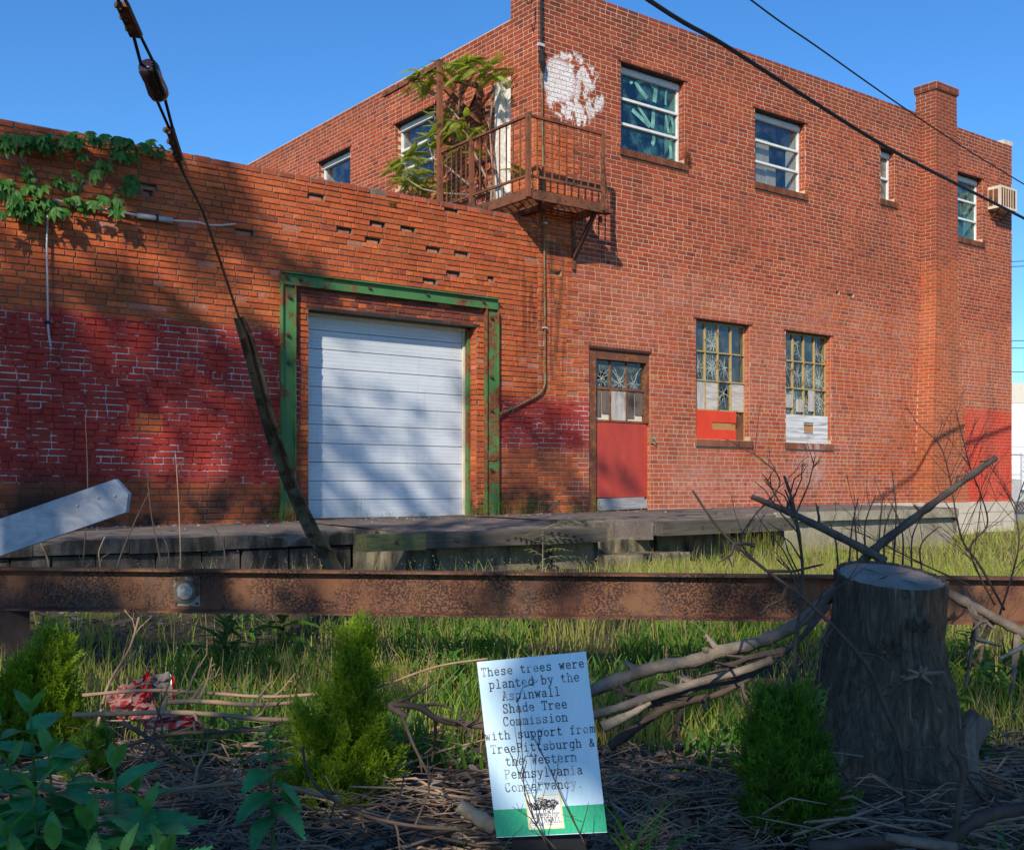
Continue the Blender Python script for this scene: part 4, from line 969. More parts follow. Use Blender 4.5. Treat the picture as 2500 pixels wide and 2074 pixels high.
def clamp(p0, p1, wdt, side_):
    a, b = P(*p0, dz(p0[1])), P(*p1, dz(p1[1])); d = (b - a).normalized(); nrm = -FWD; m = MB(); m.bar(a, b, wdt, .022, up=nrm); o = m.build('clamp', M_RUST, gy)
    r = d.cross(nrm).normalized() * side_
    for t in (.14, .5, .86):
        c = a.lerp(b, t); q = MB(); q.disc(c + nrm * .011 + r * wdt * .1, nrm + r * .8, .013, .03, 6); q.disc(c - nrm * .01 + r * wdt * .2, nrm, .018, .035, 6); q.build('clamp_bolt', M_BOLT, o)
clamp((298, 10), (333, 88), .052, 1); clamp((414, 312), (438, 388), .036, 1)
part('lower_strand', M_WIRE2, gy, 'tube', pts([(424,315),(436,388),(452,430),(494,512)]), .006, 6); part('lower_strand', M_WIRE2, gy, 'tube', pts([(430,388),(461,450),(491,508)]), .006, 6); part('lower_strand', M_WIRE2, gy, 'tube', pts([(490,506),(494,512),(540,645),(583,774),(600,810),(652,1010),(714,1190)]), .008, 6)
m = MB(); gp = [(584,775),(600,815),(622,890),(649,1000),(676,1090),(714,1190),(740,1250),(765,1300),(800,1358),(842,1430),(888,1522)]; wd_ = [.03,.042,.046,.048,.048,.048,.05,.052,.054,.05,.04]
q = [P(a, b, min(dz(b), 7.75) if b < 1310 else 7.72 + (b - 1300) * .0022) for a, b in gp]
for i in range(len(q) - 1):
    for (o0, o1, e0, e1) in ((-1, -.45, .02, 0), (-.45, .45, 0, 0), (.45, 1, 0, .05)):
        d0 = (q[min(i+1,len(q)-1)] - q[max(i-1,0)]).normalized(); d1 = (q[min(i+2,len(q)-1)] - q[i]).normalized()
        r0 = d0.cross(-FWD).normalized() * wd_[i]; r1 = d1.cross(-FWD).normalized() * wd_[i+1]
        m.quad(q[i] - r0*o0 - FWD*e0*.6, q[i+1] - r1*o0 - FWD*e0*.6, q[i+1] - r1*o1 - FWD*e1*.6, q[i] - r0*o1 - FWD*e1*.6)
gg = m.build('guard', rustpaint('galvanised_guard', (.16, .14, .105), (.06, .042, .032), .5, 5, .5), gy); sm = gg.modifiers.new('thick', 'SOLIDIFY'); sm.thickness = .004
# ---------------- steel beam barrier
b0, b1 = P(-260, 1382, 6.50), P(2800, 1413, 5.66); b0.z = b1.z = .735
bd = (b1 - b0).normalized(); bn = Vector((-bd.y, bd.x, 0))            # away from camera
if bn.dot(FWD) < 0: bn = -bn
beam = thing('steel_beam', 'long rusty steel I-beam barrier across the yard', 'beam', (b0 + b1) / 2 - Vector((0, 0, .24)))
mb_ = Mat('pitted_beam_rust', .7, .4); s1 = mb_.noise(2.4, 5, .65, vec=mb_.vec(1, 1, .55)); pit = mb_.mul(mb_.sstep(.48, .54, mb_.noise(85, 3, .6)), mb_.sstep(.40, .58, mb_.noise(3.0, 4, .65)))
c = mb_.ramp(s1, [(.30, (.036, .025, .023)), (.44, (.125, .044, .02)), (.55, (.155, .068, .032)), (.68, (.055, .040, .034))])
c = mb_.mix(pit, c, (.028, .012, .011)); c = mb_.mix(mb_.mul(mb_.sstep(.6, .7, mb_.noise(9, 4)), .5), c, (.15, .075, .025)); mb_.color(c); mb_.bump(mb_.sub(mb_.mul(mb_.noise(60, 3), .4), pit), .8, .006)
def beampart(name, oy0, oy1, z0, z1, mat, t0=0.0, t1=1.0):
    m = MB(); a, b = b0.lerp(b1, t0), b0.lerp(b1, t1)
    m.prism([Vector((a.x, a.y, z0)) + bn*oy0, Vector((a.x, a.y, z0)) + bn*oy1, Vector((a.x, a.y, z1)) + bn*oy1, Vector((a.x, a.y, z1)) + bn*oy0], Vector((b.x - a.x, b.y - a.y, 0))); return m.build(name, mat, beam)
beampart('top_flange', -.05, .06, .722, .735, mb_.m); beampart('web', 0, .01, .507, .7215, mb_.m)
m = MB(); a, b = b0.copy(), b1.copy(); pr = [(-.055, .492), (.06, .492), (.06, .5065), (-.008, .512), (-.055, .502)]
m.prism([Vector((a.x, a.y, z)) + bn*o for o, z in pr], b - a); m.build('bottom_flange', mb_.m, beam)
for t in (.105, .93): 
    p = b0.lerp(b1, t) + bn*.01; m = MB(); m.box((p.x - .09, p.y - .06, -.3), (p.x + .09, p.y + .06, .491)); m.build('post', simple('dark_post_steel', (.035, .025, .024), .8, .4), beam)
# lamp fitting on the web
lp = thing('marker_lamp', 'square grey lamp housing with a round cracked lens fixed to the beam', 'lamp', (b0.lerp(b1, .22)))
ctr = P(466, 1440, 6.33); M_HOUS = rustpaint('worn_lamp_housing', (.22, .21, .18), (.09, .05, .035), .5, 12, .5)
def L3(u, v, o): return ctr + bd*u + Vector((0,0,v)) - bn*o
m = MB(); m.prism([L3(-.078,-.085,-.02), L3(.078,-.085,-.02), L3(.078,.085,-.02), L3(-.078,.085,-.02)], -bn*.075); m.build('housing', M_HOUS, lp)
m = MB(); m.disc(L3(-.008,-.002,.055), -bn, .066, .010, 20); m.build('bezel', simple('dark_bezel', (.09, .075, .06), .5, .3, 20), lp)
m = MB(); m.tube([L3(-.008,-.002,.0655), L3(-.008,-.002,.069), L3(-.008,-.002,.071)], [.051, .044, .012], 20); m.build('lens', simple('grey_lens', (.22, .23, .22), .55, .55, 40, .3), lp, smooth_=True)
for u in (-.065, .06):
    for v in (-.07, .072): m = MB(); m.disc(L3(u, v, .055), -bn, .008, .008, 6); m.build('screw', M_BOLT, lp)
# ---------------- grey board reaching in at the left
bo = thing('grey_board', 'weathered blue-grey wooden board with clipped end slanting in at left', 'board', P(-60, 1320, 4.8))
A = [D2(*q) for q in ((-420,1206),(-420,1292),(-60,1160),(258,1050),(263,1012),(236,982),(-60,1084))]
m = MB(); m.prism([P(a, b, 4.78 + (a < 0) * 0) for a, b in A], FWD * .04); m.build('plank', wood('blue_grey_plank', (.40, .42, .46), (.24, .26, .30), 'x', .5, .7), bo)
for (a, b) in ((205, 1013), (240, 1010), (162, 1030)): m = MB(); q = P(*D2(a * .98, b + 6), 4.778); m.disc(q, -FWD, .006, .004, 6); m.build('nail_head', M_PVC, bo)
q = P(*D2(-300, 1215), 4.84); m = MB(); m.box((q.x - .05, q.y, -.2), (q.x + .05, q.y + .1, q.z + .25)); m.build('post', M_GREYB, bo)
# ---------------- far right background
bg = thing('white_warehouse', 'long white warehouse beyond the far corner of the brick building', 'building', P(2520, 1200, 70))
q0, q1 = P(2380, 1188, 68), P(3100, 1188, 70); m = MB(); dv = FWD * 30
def bgbox(a, b, zt, zb, name, mat, th=20):
    m = MB(); u0, u1 = P(a, 1188, 68), P(b, 1188, 68); z0 = CAMZ + (HOR - zb) * 68 / FPX; z1 = CAMZ + (HOR - zt) * 68 / FPX
    m.prism([(u0.x, u0.y, z0), (u1.x, u1.y, z0), (u1.x, u1.y, z1), (u0.x, u0.y, z1)], FWD * th); return m.build(name, mat, bg)
bgbox(2360, 3000, 985, 1170, 'wall', simple('white_cladding', (.72, .73, .75), .7, .05)); bgbox(2360, 3000, 935, 984, 'fascia', simple('cream_fascia', (.55, .52, .46), .7, .05), 20.3); bgbox(2360, 3000, 1169, 1250, 'plinth', simple('grey_plinth', (.33, .34, .36), .8, .1), 20.2)
for i in range(5): bgbox(2400 + i * 90, 2460 + i * 90, 1105, 1195, 'dock_door', simple('pale_dock_door', (.62, .64, .68), .6, .05), -.3)
fc = thing('chain_link_fence', 'chain-link fence standing beyond the far corner', 'fence', P(2500, 1240, 40))
f0, f1 = P(2400, 1188, 40), P(2900, 1188, 41); M_GALV = simple('galvanised_wire', (.36, .37, .38), .5, .2, 5, metal=.4)
zb_, zt_ = .25, CAMZ + (HOR - 1110) * 40 / FPX
for i in range(4): p = f0.lerp(f1, i / 3); part('post', M_GALV, fc, 'tube', [(p.x, p.y, .1), (p.x, p.y, zt_ + .05)], .03, 6)
part('top_rail', M_GALV, fc, 'tube', [(f0.x, f0.y, zt_), (f1.x, f1.y, zt_)], .022, 6)
m = MB(); n = 70; H = zt_ - zb_
for i in range(-12, n):
    for s_ in (1, -1):
        a = i / n if s_ > 0 else (i + 12) / n; b = (i + 12) / n if s_ > 0 else i / n
        za, zb2 = zb_, zt_
        if a < 0 or b < 0 or a > 1 or b > 1: continue
        p, q = f0.lerp(f1, a), f0.lerp(f1, b); m.tube([(p.x, p.y, za), (q.x, q.y, zb2)], .006, 3, False)
m.build('wire_mesh', M_GALV, fc, kind='stuff')
m = MB(); p = [P(2250, 1188, 27), P(3300, 1188, 24), P(3300, 1188, 36), P(2250, 1188, 36)]; m.add([(q.x, q.y, .315) for q in p], [(0, 1, 2, 3)]); tag(m.build('road', simple('pale_asphalt', (.22, .22, .23), .9, .1)), 'pale strip of road beyond the yard', 'road', kind='structure')
# ------------------------------------------------------------------ vegetation helpers
def np_object(name, V, Fc, mat, parent=None, kind=None, origin=(0, 0, 0), mats_idx=None, smooth_=False):
    V = np.asarray(V, dtype=np.float32).reshape(-1, 3) - np.array(origin, dtype=np.float32); Fc = np.asarray(Fc, dtype=np.int32)
    me = bpy.data.meshes.new(name); me.vertices.add(len(V)); me.vertices.foreach_set('co', V.ravel())
    n, k = Fc.shape; me.loops.add(n * k); me.loops.foreach_set('vertex_index', Fc.ravel())
    me.polygons.add(n); me.polygons.foreach_set('loop_start', np.arange(n, dtype=np.int32) * k); me.polygons.foreach_set('loop_total', np.full(n, k, dtype=np.int32))
    for m in (mat if isinstance(mat, (list, tuple)) else [mat]): me.materials.append(m)
    if mats_idx is not None: me.polygons.foreach_set('material_index', np.asarray(mats_idx, dtype=np.int32))
    if smooth_: me.polygons.foreach_set('use_smooth', np.ones(n, dtype=bool))
    me.update(calc_edges=True); o = put(name, me, origin, parent)
    if kind: o['kind'] = kind
    return o
def rots(n, tilt_lo, tilt_hi, az=None, rng=NR):
    """n rotation matrices: local +z tipped by tilt towards a random azimuth, spun about itself"""
    az = rng.uniform(0, 2 * np.pi, n) if az is None else az; t = rng.uniform(tilt_lo, tilt_hi, n)
    z = np.stack([np.sin(t) * np.cos(az), np.sin(t) * np.sin(az), np.cos(t)], 1)
    r = rng.normal(size=(n, 3)); x = np.cross(r, z); x /= np.linalg.norm(x, axis=1)[:, None]; y = np.cross(z, x)
    return np.stack([x, y, z], 2)
def scatter(tv, tf, pos, rot, scl):
    tv = np.asarray(tv, float); tf = np.asarray(tf, int); n = len(pos); k = len(tv)
    V = np.einsum('nij,kj->nki', rot, tv) * np.asarray(scl)[:, None, None] + np.asarray(pos)[:, None, :]
    Fc = tf[None] + (np.arange(n) * k)[:, None, None]
    return V.reshape(-1, 3), Fc.reshape(-1, tf.shape[1])
M_LEAFT = leafmat('tree_leaf', (.05, .10, .025)); M_BARK = simple('bark', (.10, .085, .065), .95, .4, 9, bump=.9, bscale=30)
# ------------------------------------------------------------------ trees behind the camera that shade the yard
LEAFQ = ([(-.5, -.05, 0), (0, -.3, .06), (.5, 0, 0), (0, .3, .06)], [(0, 1, 2, 3)])
SV = Vector((1.27, 1.0, -1.07))
def back(p, t): return Vector(p) - SV * t
clA, clB, clC, clD = [], [], [], []
W_ = lambda a, b: F(*D2(a, b)); Gd = lambda a, b: G(*D2(a, b))
# left wall: drifting bands of shade
for (a, b, r) in ((30,310,.35),(120,330,.3),(260,370,.3),(330,380,.3),(420,420,.3),(500,480,.28),(470,380,.25),(560,540,.26),(640,575,.24),(360,480,.25),(300,440,.2),(60,660,.4),(150,720,.4),(60,800,.42),(170,810,.38),(30,900,.4),(130,890,.36),(60,980,.4),(180,960,.3),
                  (300,640,.28),(380,690,.3),(450,740,.3),(520,800,.32),(400,800,.26),(300,820,.26),(560,900,.3),(540,990,.3),(500,900,.16),(240,1030,.36),(330,1045,.3),(430,1050,.3),(530,1060,.3),(100,1060,.36),(250,880,.2),(220,620,.2),(545,700,.2),(590,760,.26),(600,860,.26),(590,960,.3),(-80,700,.6),(-80,950,.6),(-120,420,.5),(240,560,.18),(120,570,.16),(430,560,.2)):
    q = W_(a, b); clA.append((back(q, R.uniform(9.5, 11.5)), r * R.uniform(1.05, 1.3)))
# roller door, red patch and door foot
for (a, b, r) in ((700,800,.2),(760,840,.2),(690,890,.25),(740,930,.22),(830,860,.2),(860,930,.25),(800,980,.26),(690,990,.22),(900,1000,.22),(850,1040,.25),(930,760,.22),(920,840,.16),(680,740,.14),(760,760,.16),(840,800,.14),(700,850,.2),(740,1030,.28),(660,1040,.25),
                  (1050,850,.25),(1090,900,.3),(1130,860,.25),(1150,940,.3),(1080,970,.3),(1170,1010,.28),(1060,1030,.26),(1230,940,.13),(1290,980,.16),(1250,1030,.12),(1180,890,.2)):
    q = W_(a, b); clC.append((back(q, R.uniform(10.5, 12)), r))
for (a, b, r) in ((120,1095,.4),(250,1090,.3),(350,1085,.25),(520,1080,.3),(600,1080,.3),(680,1085,.3),(780,1075,.3),(860,1085,.3),(900,1060,.25),(1000,1085,.3),(1090,1070,.28),(1150,1090,.3),(760,1100,.3),(1200,1065,.18),(1300,1065,.14),(1400,1058,.12)):
    q = F(*D2(a, b), 10.2); clC.append((back(q, R.uniform(10, 12)), r))
for (a, b, r) in ((100,1130,.4),(230,1140,.4),(330,1135,.4),(430,1140,.4),(560,1130,.35),(640,1140,.35),(720,1150,.3),(1010,1150,.22),(1200,1150,.2),(1330,1150,.14)):
    q = F(*D2(a, b), 9.2); clC.append((back(q, R.uniform(10, 12)), r))
# the yard floor and the foreground
for (a, b, r) in ((40,1300,.5),(180,1290,.5),(320,1300,.4),(120,1340,.4),(260,1350,.4),(700,1275,.3),(820,1280,.3),(960,1275,.3),(1120,1275,.3),(1260,1280,.25),(1540,1290,.22),(1640,1320,.3),(350,1370,.2),(500,1270,.2)):
    clD.append((back(Gd(a, b), R.uniform(8, 10)), r))
for (a, b) in [(a, b) for b in (1450, 1510, 1580, 1660, 1740, 1830) for a in range(-40, 2200, 95)]:
    lit = 0.9 if a > 1250 else .6
    if b < 1600 and 150 < a < 1250: lit = .28
    if 880 < a < 1170 and b > 1300: lit = .08
    if 600 < a < 820: lit = .2
    if R.random() < lit: clB.append((back(Gd(a + R.uniform(-30, 30), b), R.uniform(6.5, 8.5)), R.uniform(.2, .3) * (1.25 if a > 1250 else 1)))
for (a, b, d) in ((1800,1200,4.3),(1870,1260,4.2),(1720,1300,4.3),(1850,1350,4.2),(1760,1440,4.2),(1890,1450,4.2),(1700,1540,4.2),(1830,1560,4.2),(1620,1450,3.4),(1600,1600,3.4),(1660,1560,3.4),(1560,1700,3.2),(1980,1030,4.4),(1650,1060,4.4),(1900,1060,4.4),(2000,1380,4.4),(2060,1300,4.6),(2080,1450,4.4),(1740,1180,4.3),(1920,1180,4.2),
                  (120,1030,4.8),(40,1080,4.8),(220,1010,4.8),(1155,1380,3.1),(1180,1440,3.1),(1200,1510,3.1),(60,1400,3.4),(100,1560,2.9),(40,1660,2.8),(200,1650,2.8),(300,1720,2.8),(700,1560,3.6),(660,1660,3.5),(780,1680,3.5)):
    clB.append((back(P(*D2(a, b), d), R.uniform(6, 7.5)), R.uniform(.2, .3)))
for (a, b, r) in ((150,1215,.2),(600,1215,.16),(420,1215,.12),(1000,1225,.16),(1150,1225,.14),(1400,1225,.25),(1500,1228,.25),(1600,1230,.25),(1700,1232,.3),(2050,1235,.3),(1950,1235,.25),(860,1220,.16),(40,1215,.2)):
    clB.append((back(P(*D2(a, b), 6.1), R.uniform(6.5, 8)), r))
for (a, b) in ((1290,1630),(1340,1620),(1390,1620),(1330,1690),(1390,1690),(1320,1750),(1400,1750),(1360,1800),(1420,1810),(1430,1870),(1380,1860)): clB.append((back(P(a, b, 3.1), R.uniform(6.3, 7.2)), .085))
# outside the frame the canopy simply goes on
for i in range(24): clB.append((back((R.uniform(-4, 1.0), R.uniform(-6, 3), 0), R.uniform(6, 9)), R.uniform(.4, .8)))
for i in range(40): clA.append((back((R.uniform(-6, 1.6), 11.5, R.uniform(.5, 5)), R.uniform(9, 12)), R.uniform(.5, .9)))
lit_pts = [P(1190,1650,3.1), P(1225,1750,3.1), P(1250,1850,3.1), P(1270,1960,3.1), P(1340,1920,3.1), P(1430,2000,3.1), P(855,1610,3.8), P(880,1700,3.8), P(830,1800,3.7),
    *[Gd(a, b) for a, b in ((430,1330),(480,1390),(560,1350),(900,1350),(980,1400),(1060,1320),(1350,1400),(1250,1370),(1450,1330),(450,1480),(560,1500),(350,1460),(640,1520),(880,1500),(950,1600),(500,1600),(1980,1330),(2050,1400))],
    *[W_(a, b) for a, b in ((400,940),(470,890),(520,610),(280,730),(300,900),(430,985),(350,560),(690,700),(800,760),(890,900))], P(*D2(1480,1330),4.3), P(*D2(1380,1365),4.3), P(*D2(1985,1235),4.4)]
SN = SV.normalized()
def clear(c, r):
    for p in lit_pts:
        v = p - c; 
        if (v - SN*v.dot(SN)).length < r*.85 + .03: return False
    return True
def shade_tree(name, label, cl, base, dens=700):
    cl = [(c, r) for c, r in cl if clear(c, r) or r < .13]
    t = thing(name, label, 'tree', onground(base), 'trees shading the yard'); P_, RR, S_ = [], [], []
    cx = sum((c for c, r in cl), Vector()) / len(cl); b = onground(base)
    top = Vector((base[0] * .6 + cx.x * .4, base[1] * .6 + cx.y * .4, cx.z - 1.5))
    m = MB(); m.tube([b - Vector((0, 0, .3)), b + Vector((0, 0, .5)), b.lerp(top, .4), top], [.34, .26, .2, .1], 10); m.build('trunk', M_BARK, t, smooth_=True)
    lim = MB()
    for c, r in cl[::5]: lim.tube([top.lerp(b, R.uniform(.05, .3)), top.lerp(c, .5) + Vector((0, 0, .4)), c], [.06, .035, .008], 5, False)
    lim.build('limbs', M_BARK, t, kind='stuff')
    for c, r in cl:
        n = max(14, int(dens * r * r * (1.6 if r < .13 else 1))); d = NR.normal(size=(n, 3)); d /= np.linalg.norm(d, axis=1)[:, None]
        P_.append(np.array(c) + d * (NR.uniform(0, 1, n) ** .45)[:, None] * r)
    pos = np.concatenate(P_); n = len(pos)
    V, Fc = scatter(*LEAFQ, pos, rots(n, 0, 1.5), NR.uniform(.11, .22, n)); np_object('crown', V, Fc, M_LEAFT, t, 'stuff')
shade_tree('shade_tree', 'tall leafy tree out of frame shading the left wall', clA, (-8.5, 1.5)); shade_tree('shade_tree', 'tall leafy tree out of frame shading the roller door', clC, (-6.5, -1.5), 420)
shade_tree('shade_tree', 'leafy tree behind the viewer shading the foreground', clB, (-6.0, -6.5), 640); shade_tree('shade_tree', 'leafy tree behind the viewer shading the middle of the yard', clD, (-7.5, -4.0), 420)
# distant foliage belt behind the viewer, seen only in reflections
# ------------------------------------------------------------------ virginia creeper on the low wall
M_VINE = leafmat('creeper_leaf', (.05, .16, .022), .45, .35, .45, 14); M_STEM = simple('creeper_stem', (.10, .06, .035), .9, .3)
vine = thing('creeper_vine', 'green five-leaved creeper trailing over the low parapet', 'vine', F(150, 480, 11.9))
def leaflet(L, wd, fold=.25, droop=.3, n=4, w0=.1):
    v = []; f = []
    for i in range(n + 1):
        t = i / n; ww = wd * math.sin(math.pi * min(1, t * .92 + w0)) ** .8 * (1 if i < n else .0); x = L * t; z = -droop * L * t * t
        v += [(x, -ww / 2, z + fold * ww / 2), (x, 0, z), (x, ww / 2, z + fold * ww / 2)]
    for i in range(n): a = 3 * i; f += [(a, a + 3, a + 4, a + 1), (a + 1, a + 4, a + 5, a + 2)]
    return v, f
def palmate():
    m = MB(); v, f = leaflet(1.0, .38)
    for ang, s in ((-1.25, .62), (-.6, .88), (0, 1), (.6, .88), (1.25, .62)):
        ca, sa = math.cos(ang), math.sin(ang); m.add([((x * ca - y * sa) * s, (x * sa + y * ca) * s, z * s) for x, y, z in v], f)
    return m
PM = palmate().mesh('creeper_leaf', M_VINE, (0, 0, 0), True)
def zv(a, b): return (a / 5.444, 280 + b / 5.444)
paths = [[(-60,380),(120,400),(330,380),(560,420),(760,330),(930,270),(1080,250)], [(1080,250),(1200,340),(1380,400),(1560,420),(1740,430)], [(1740,430),(1950,430),(2150,445),(2330,540)], [(-40,300),(300,350),(560,360)],
         [(1740,620),(1560,610),(1400,660),(1260,740),(1130,760)], [(1740,620),(1660,560),(1742,500)], [(300,640),(330,720),(370,900),(430,980),(620,1050)], [(-40,930),(100,960),(150,1100),(280,1030)], [(760,940),(880,940),(1000,880),(1110,960)],
         [(-40,1260),(120,1270),(270,1240),(480,1240),(640,1240),(780,1230)], [(780,1230),(900,1200),(1120,1180),(1290,1180),(1500,1220),(1600,1290)], [(1500,1230),(1600,1080),(1680,960),(1730,860)], [(-40,1000),(80,900)], [(180,1350),(380,1310),(500,1340)], [(620,440),(850,430),(980,330),(1020,500)]]
for pth in paths:
    q = [F(*zv(a, b), 11.94) for a, b in pth]; part('stem', M_STEM, vine, 'tube', q, .006, 5)
    for i in range(len(q) - 1):
        L = (q[i+1] - q[i]).length; k = max(2, int(L / .030))
        for j in range(k):
            p = q[i].lerp(q[i+1], (j + R.random()) / k) + Vector((R.uniform(-.05, .05), -R.uniform(.03, .16), R.uniform(-.06, .08)))
            if p.z > ZLOW: p.y = R.uniform(11.85, 12.2); p.z = min(p.z, ZLOW + .16)
            o = put('leaf', PM, p, vine); o.scale = [R.choice((.06, .08, .10, .12, .13, .15)) * R.uniform(.9, 1.15)] * 3
            o.rotation_euler = (R.uniform(-.4, .4), R.uniform(.7, 1.35), math.radians(-90) + R.uniform(-.9, .9))
# ------------------------------------------------------------------ tree-of-heaven sapling on the roof by the fire escape
M_AIL = leafmat('ailanthus_leaf', (.22, .33, .04), .35, .5, .5, 9, (.20, .18, .045)); M_AST = simple('ailanthus_stem', (.24, .19, .14), .8, .3)
def frond(L=1.0, pairs=12, mat=None, name='frond'):
    m = MB(); pts = [(L * t, 0, -.28 * L * t * t) for t in (0, .25, .5, .75, 1)]; m.tube(pts, [.010, .008, .006, .005, .002], 4, mi=1)
    v, f = leaflet(.19, .066, .2, .3, 3)
    for i in range(pairs):
        t = .14 + .86 * i / pairs; s = (.75 + .5 * math.sin(math.pi * t)) * (1 - .35 * t)
        for sg in (-1, 1):
            a = sg * (1.15 - .35 * t); ca, sa = math.cos(a), math.sin(a); x0, z0 = L * t, -.28 * L * t * t
            m.add([(x0 + (x * ca - y * sa) * s, (x * sa + y * ca) * s, z0 + z * s - abs(x) * .25 * s) for x, y, z in v], f)
    m.add([(L + x * .7, y * .7, -.28 * L + z) for x, y, z in v], f); return m.mesh(name, [mat or M_AIL, M_AST], (0, 0, 0), True)
FM = [frond(1, 13), frond(1, 15), frond(.9, 11)]
def zf(a, b): return (940 + a / 4.147, 100 + b / 4.147)
ail = thing('roof_sapling', 'leafy tree-of-heaven sapling growing through the fire escape', 'sapling', (9.35, 13.0, 4.42))
Z = lambda a, b, x=9.3: S(*zf(a, b), x)
base = Vector((9.4, 12.9, 4.4))
stems = [[base, Z(1080,1500,9.4), Z(900,1130), Z(780,830), Z(560,560), Z(550,430), Z(600,330)], [base, Z(1110,1560,9.45), Z(1060,900,9.5), Z(1030,780,9.5)], [Z(745,745), Z(760,480), Z(830,330), Z(835,230)], [Z(560,560), Z(470,540), Z(380,480), Z(330,400)],
         [base, Z(900,1560,9.2), Z(560,1540,9.1), Z(380,1500,9.05), Z(250,1420,9.05), Z(200,1250,9.05)], [Z(830,950), Z(700,900), Z(600,860)], [Z(900,1500), Z(650,1290,9.15), Z(480,1180,9.1), Z(430,1010,9.1)], [Z(1060,900,9.5), Z(1100,480,9.5), Z(1090,420,9.5)], [base, Z(1200,1500,9.5), Z(1080,1200,9.5), Z(1000,1010,9.5)]]
for i, s_ in enumerate(stems): part('stem', M_AST, ail, 'tube', s_, [.020 - .0125 * k / (len(s_) - 1) for k in range(len(s_))], 6, smooth_=True)
tips = [((820,200),9),((600,290),9),((960,250),8),((1060,320),7),((430,320),8),((330,400),6),((720,340),6),((380,500),4),((600,760),8),((700,860),8),((560,900),6),((800,850),5),((640,1020),7),((800,1080),5),((200,1200),9),((130,1340),7),((300,1330),8),((250,1440),7),((380,1400),6),((500,1250),5),((560,1480),4),((440,980),5),((1240,1290),2)]
for (c, k) in tips:
    p = Z(*c, 9.1 + R.uniform(0, .3))
    k = int(k * 1.8)
    for i in range(k):
        o = put('frond', R.choice(FM), p + Vector((R.uniform(-.09, .09), R.uniform(-.12, .12), R.uniform(-.09, .09))), ail); o.scale = [R.uniform(.24, .42)] * 3
        o.rotation_euler = (R.uniform(-.5, .5), R.uniform(-.7, .5), 2 * math.pi * i / k + R.uniform(-.4, .4))
# ------------------------------------------------------------------ arborvitae
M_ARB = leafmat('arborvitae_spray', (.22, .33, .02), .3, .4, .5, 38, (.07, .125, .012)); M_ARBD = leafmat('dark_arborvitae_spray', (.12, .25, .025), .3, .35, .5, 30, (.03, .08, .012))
def spray_template():
    v = []; f = []; rg = random.Random(3)
    def strip(a, b, w0, w1):
        a = np.array(a, float); b = np.array(b, float); d = b - a; n = np.array([-d[1], d[0], 0.0]); n /= (np.linalg.norm(n) + 1e-9); k = len(v)
        v.extend([a - n*w0, b - n*w1, b + n*w1, a + n*w0]); f.append((k, k+1, k+2, k+3))
    strip((0,0,0), (1,0,0), .022, .013)
    for i in range(9):
        t = .12 + .86 * i / 9; sg = 1 if i % 2 else -1; L = .55 * (1 - .62 * t); a = sg * (.75 - .2 * t)
        q = (t + L * math.cos(a), L * math.sin(a), rg.uniform(-.08, .08)); strip((t, 0, 0), q, .021, .013)
        for j in range(3):
            tt = .3 + .25 * j; p = tuple((1 - tt) * u + tt * w_ for u, w_ in zip((t, 0, 0), q)); a2 = a + (sg if j % 2 else -sg) * .6; l2 = L * .45
            strip(p, (p[0] + l2 * math.cos(a2), p[1] + l2 * math.sin(a2), p[2] + rg.uniform(-.05, .05)), .018, .012)
    return v, f
SPR = spray_template()
def arbor(label, base, H, rad, lobes, n, mat, lean=(0, 0), spr=.11):
    base = Vector(base); t = thing('arborvitae', label, 'conifer', base, 'young arborvitae')
    m = MB(); m.tube([base - Vector((0,0,.05)), base + Vector((lean[0]*.5, lean[1]*.5, H*.5)), base + Vector((lean[0], lean[1], H*.92))], [.016, .011, .004], 7); m.build('trunk', M_BARK, t)
    pos = []; rot = []; sc = []
    for (ox, oy, h0, h1, rr, share) in lobes:
        k = int(n * share); hh = NR.uniform(0, 1, k) ** .9; az = NR.uniform(0, 2*np.pi, k)
        prof = np.clip(np.sin(np.pi * np.clip(hh * .86 + .14, 0, 1)), .05, 1) ** .75 * np.where(hh > .55, 1 - (hh - .55) * .9, 1)
        rad_ = rr * prof * NR.uniform(.3, 1.0, k) ** .4 * (1 + .25 * np.sin(az * 3 + hh * 9))
        x = base.x + ox + lean[0] * hh + rad_ * np.cos(az); y = base.y + oy + lean[1] * hh + rad_ * np.sin(az); z = base.z + h0 + (h1 - h0) * hh
        pos.append(np.stack([x, y, z], 1)); up = NR.uniform(.55, 1.35, k) + hh * .2
        dx = np.stack([np.cos(az) * np.cos(up), np.sin(az) * np.cos(up), np.sin(up)], 1) + NR.normal(0, .18, (k, 3)); dx /= np.linalg.norm(dx, axis=1)[:, None]
        tg = np.stack([-np.sin(az), np.cos(az), np.zeros(k)], 1) + NR.normal(0, .5, (k, 3)); yv = np.cross(np.cross(dx, tg), dx); yv /= np.linalg.norm(yv, axis=1)[:, None]; zv_ = np.cross(dx, yv)
        rot.append(np.stack([dx, yv, zv_], 2)); sc.append(NR.uniform(.7, 1.3, k) * spr)
    V, Fc = scatter(*SPR, np.concatenate(pos), np.concatenate(rot), np.concatenate(sc)); np_object('foliage', V, Fc, mat, t, 'stuff', origin=base); return t
p = G(853, 1975)
arbor('tallest bright green arborvitae with a pointed top left of the sign', p, .72, .2, [(.03, 0, .28, .60, .045, .18), (.0, 0, .14, .42, .078, .26), (-.03, 0, .02, .28, .10, .26), (-.15, .05, .02, .34, .04, .09), (-.07, -.04, .0, .14, .15, .2), (.08, 0, .02, .18, .08, .10)], 720, M_ARB)
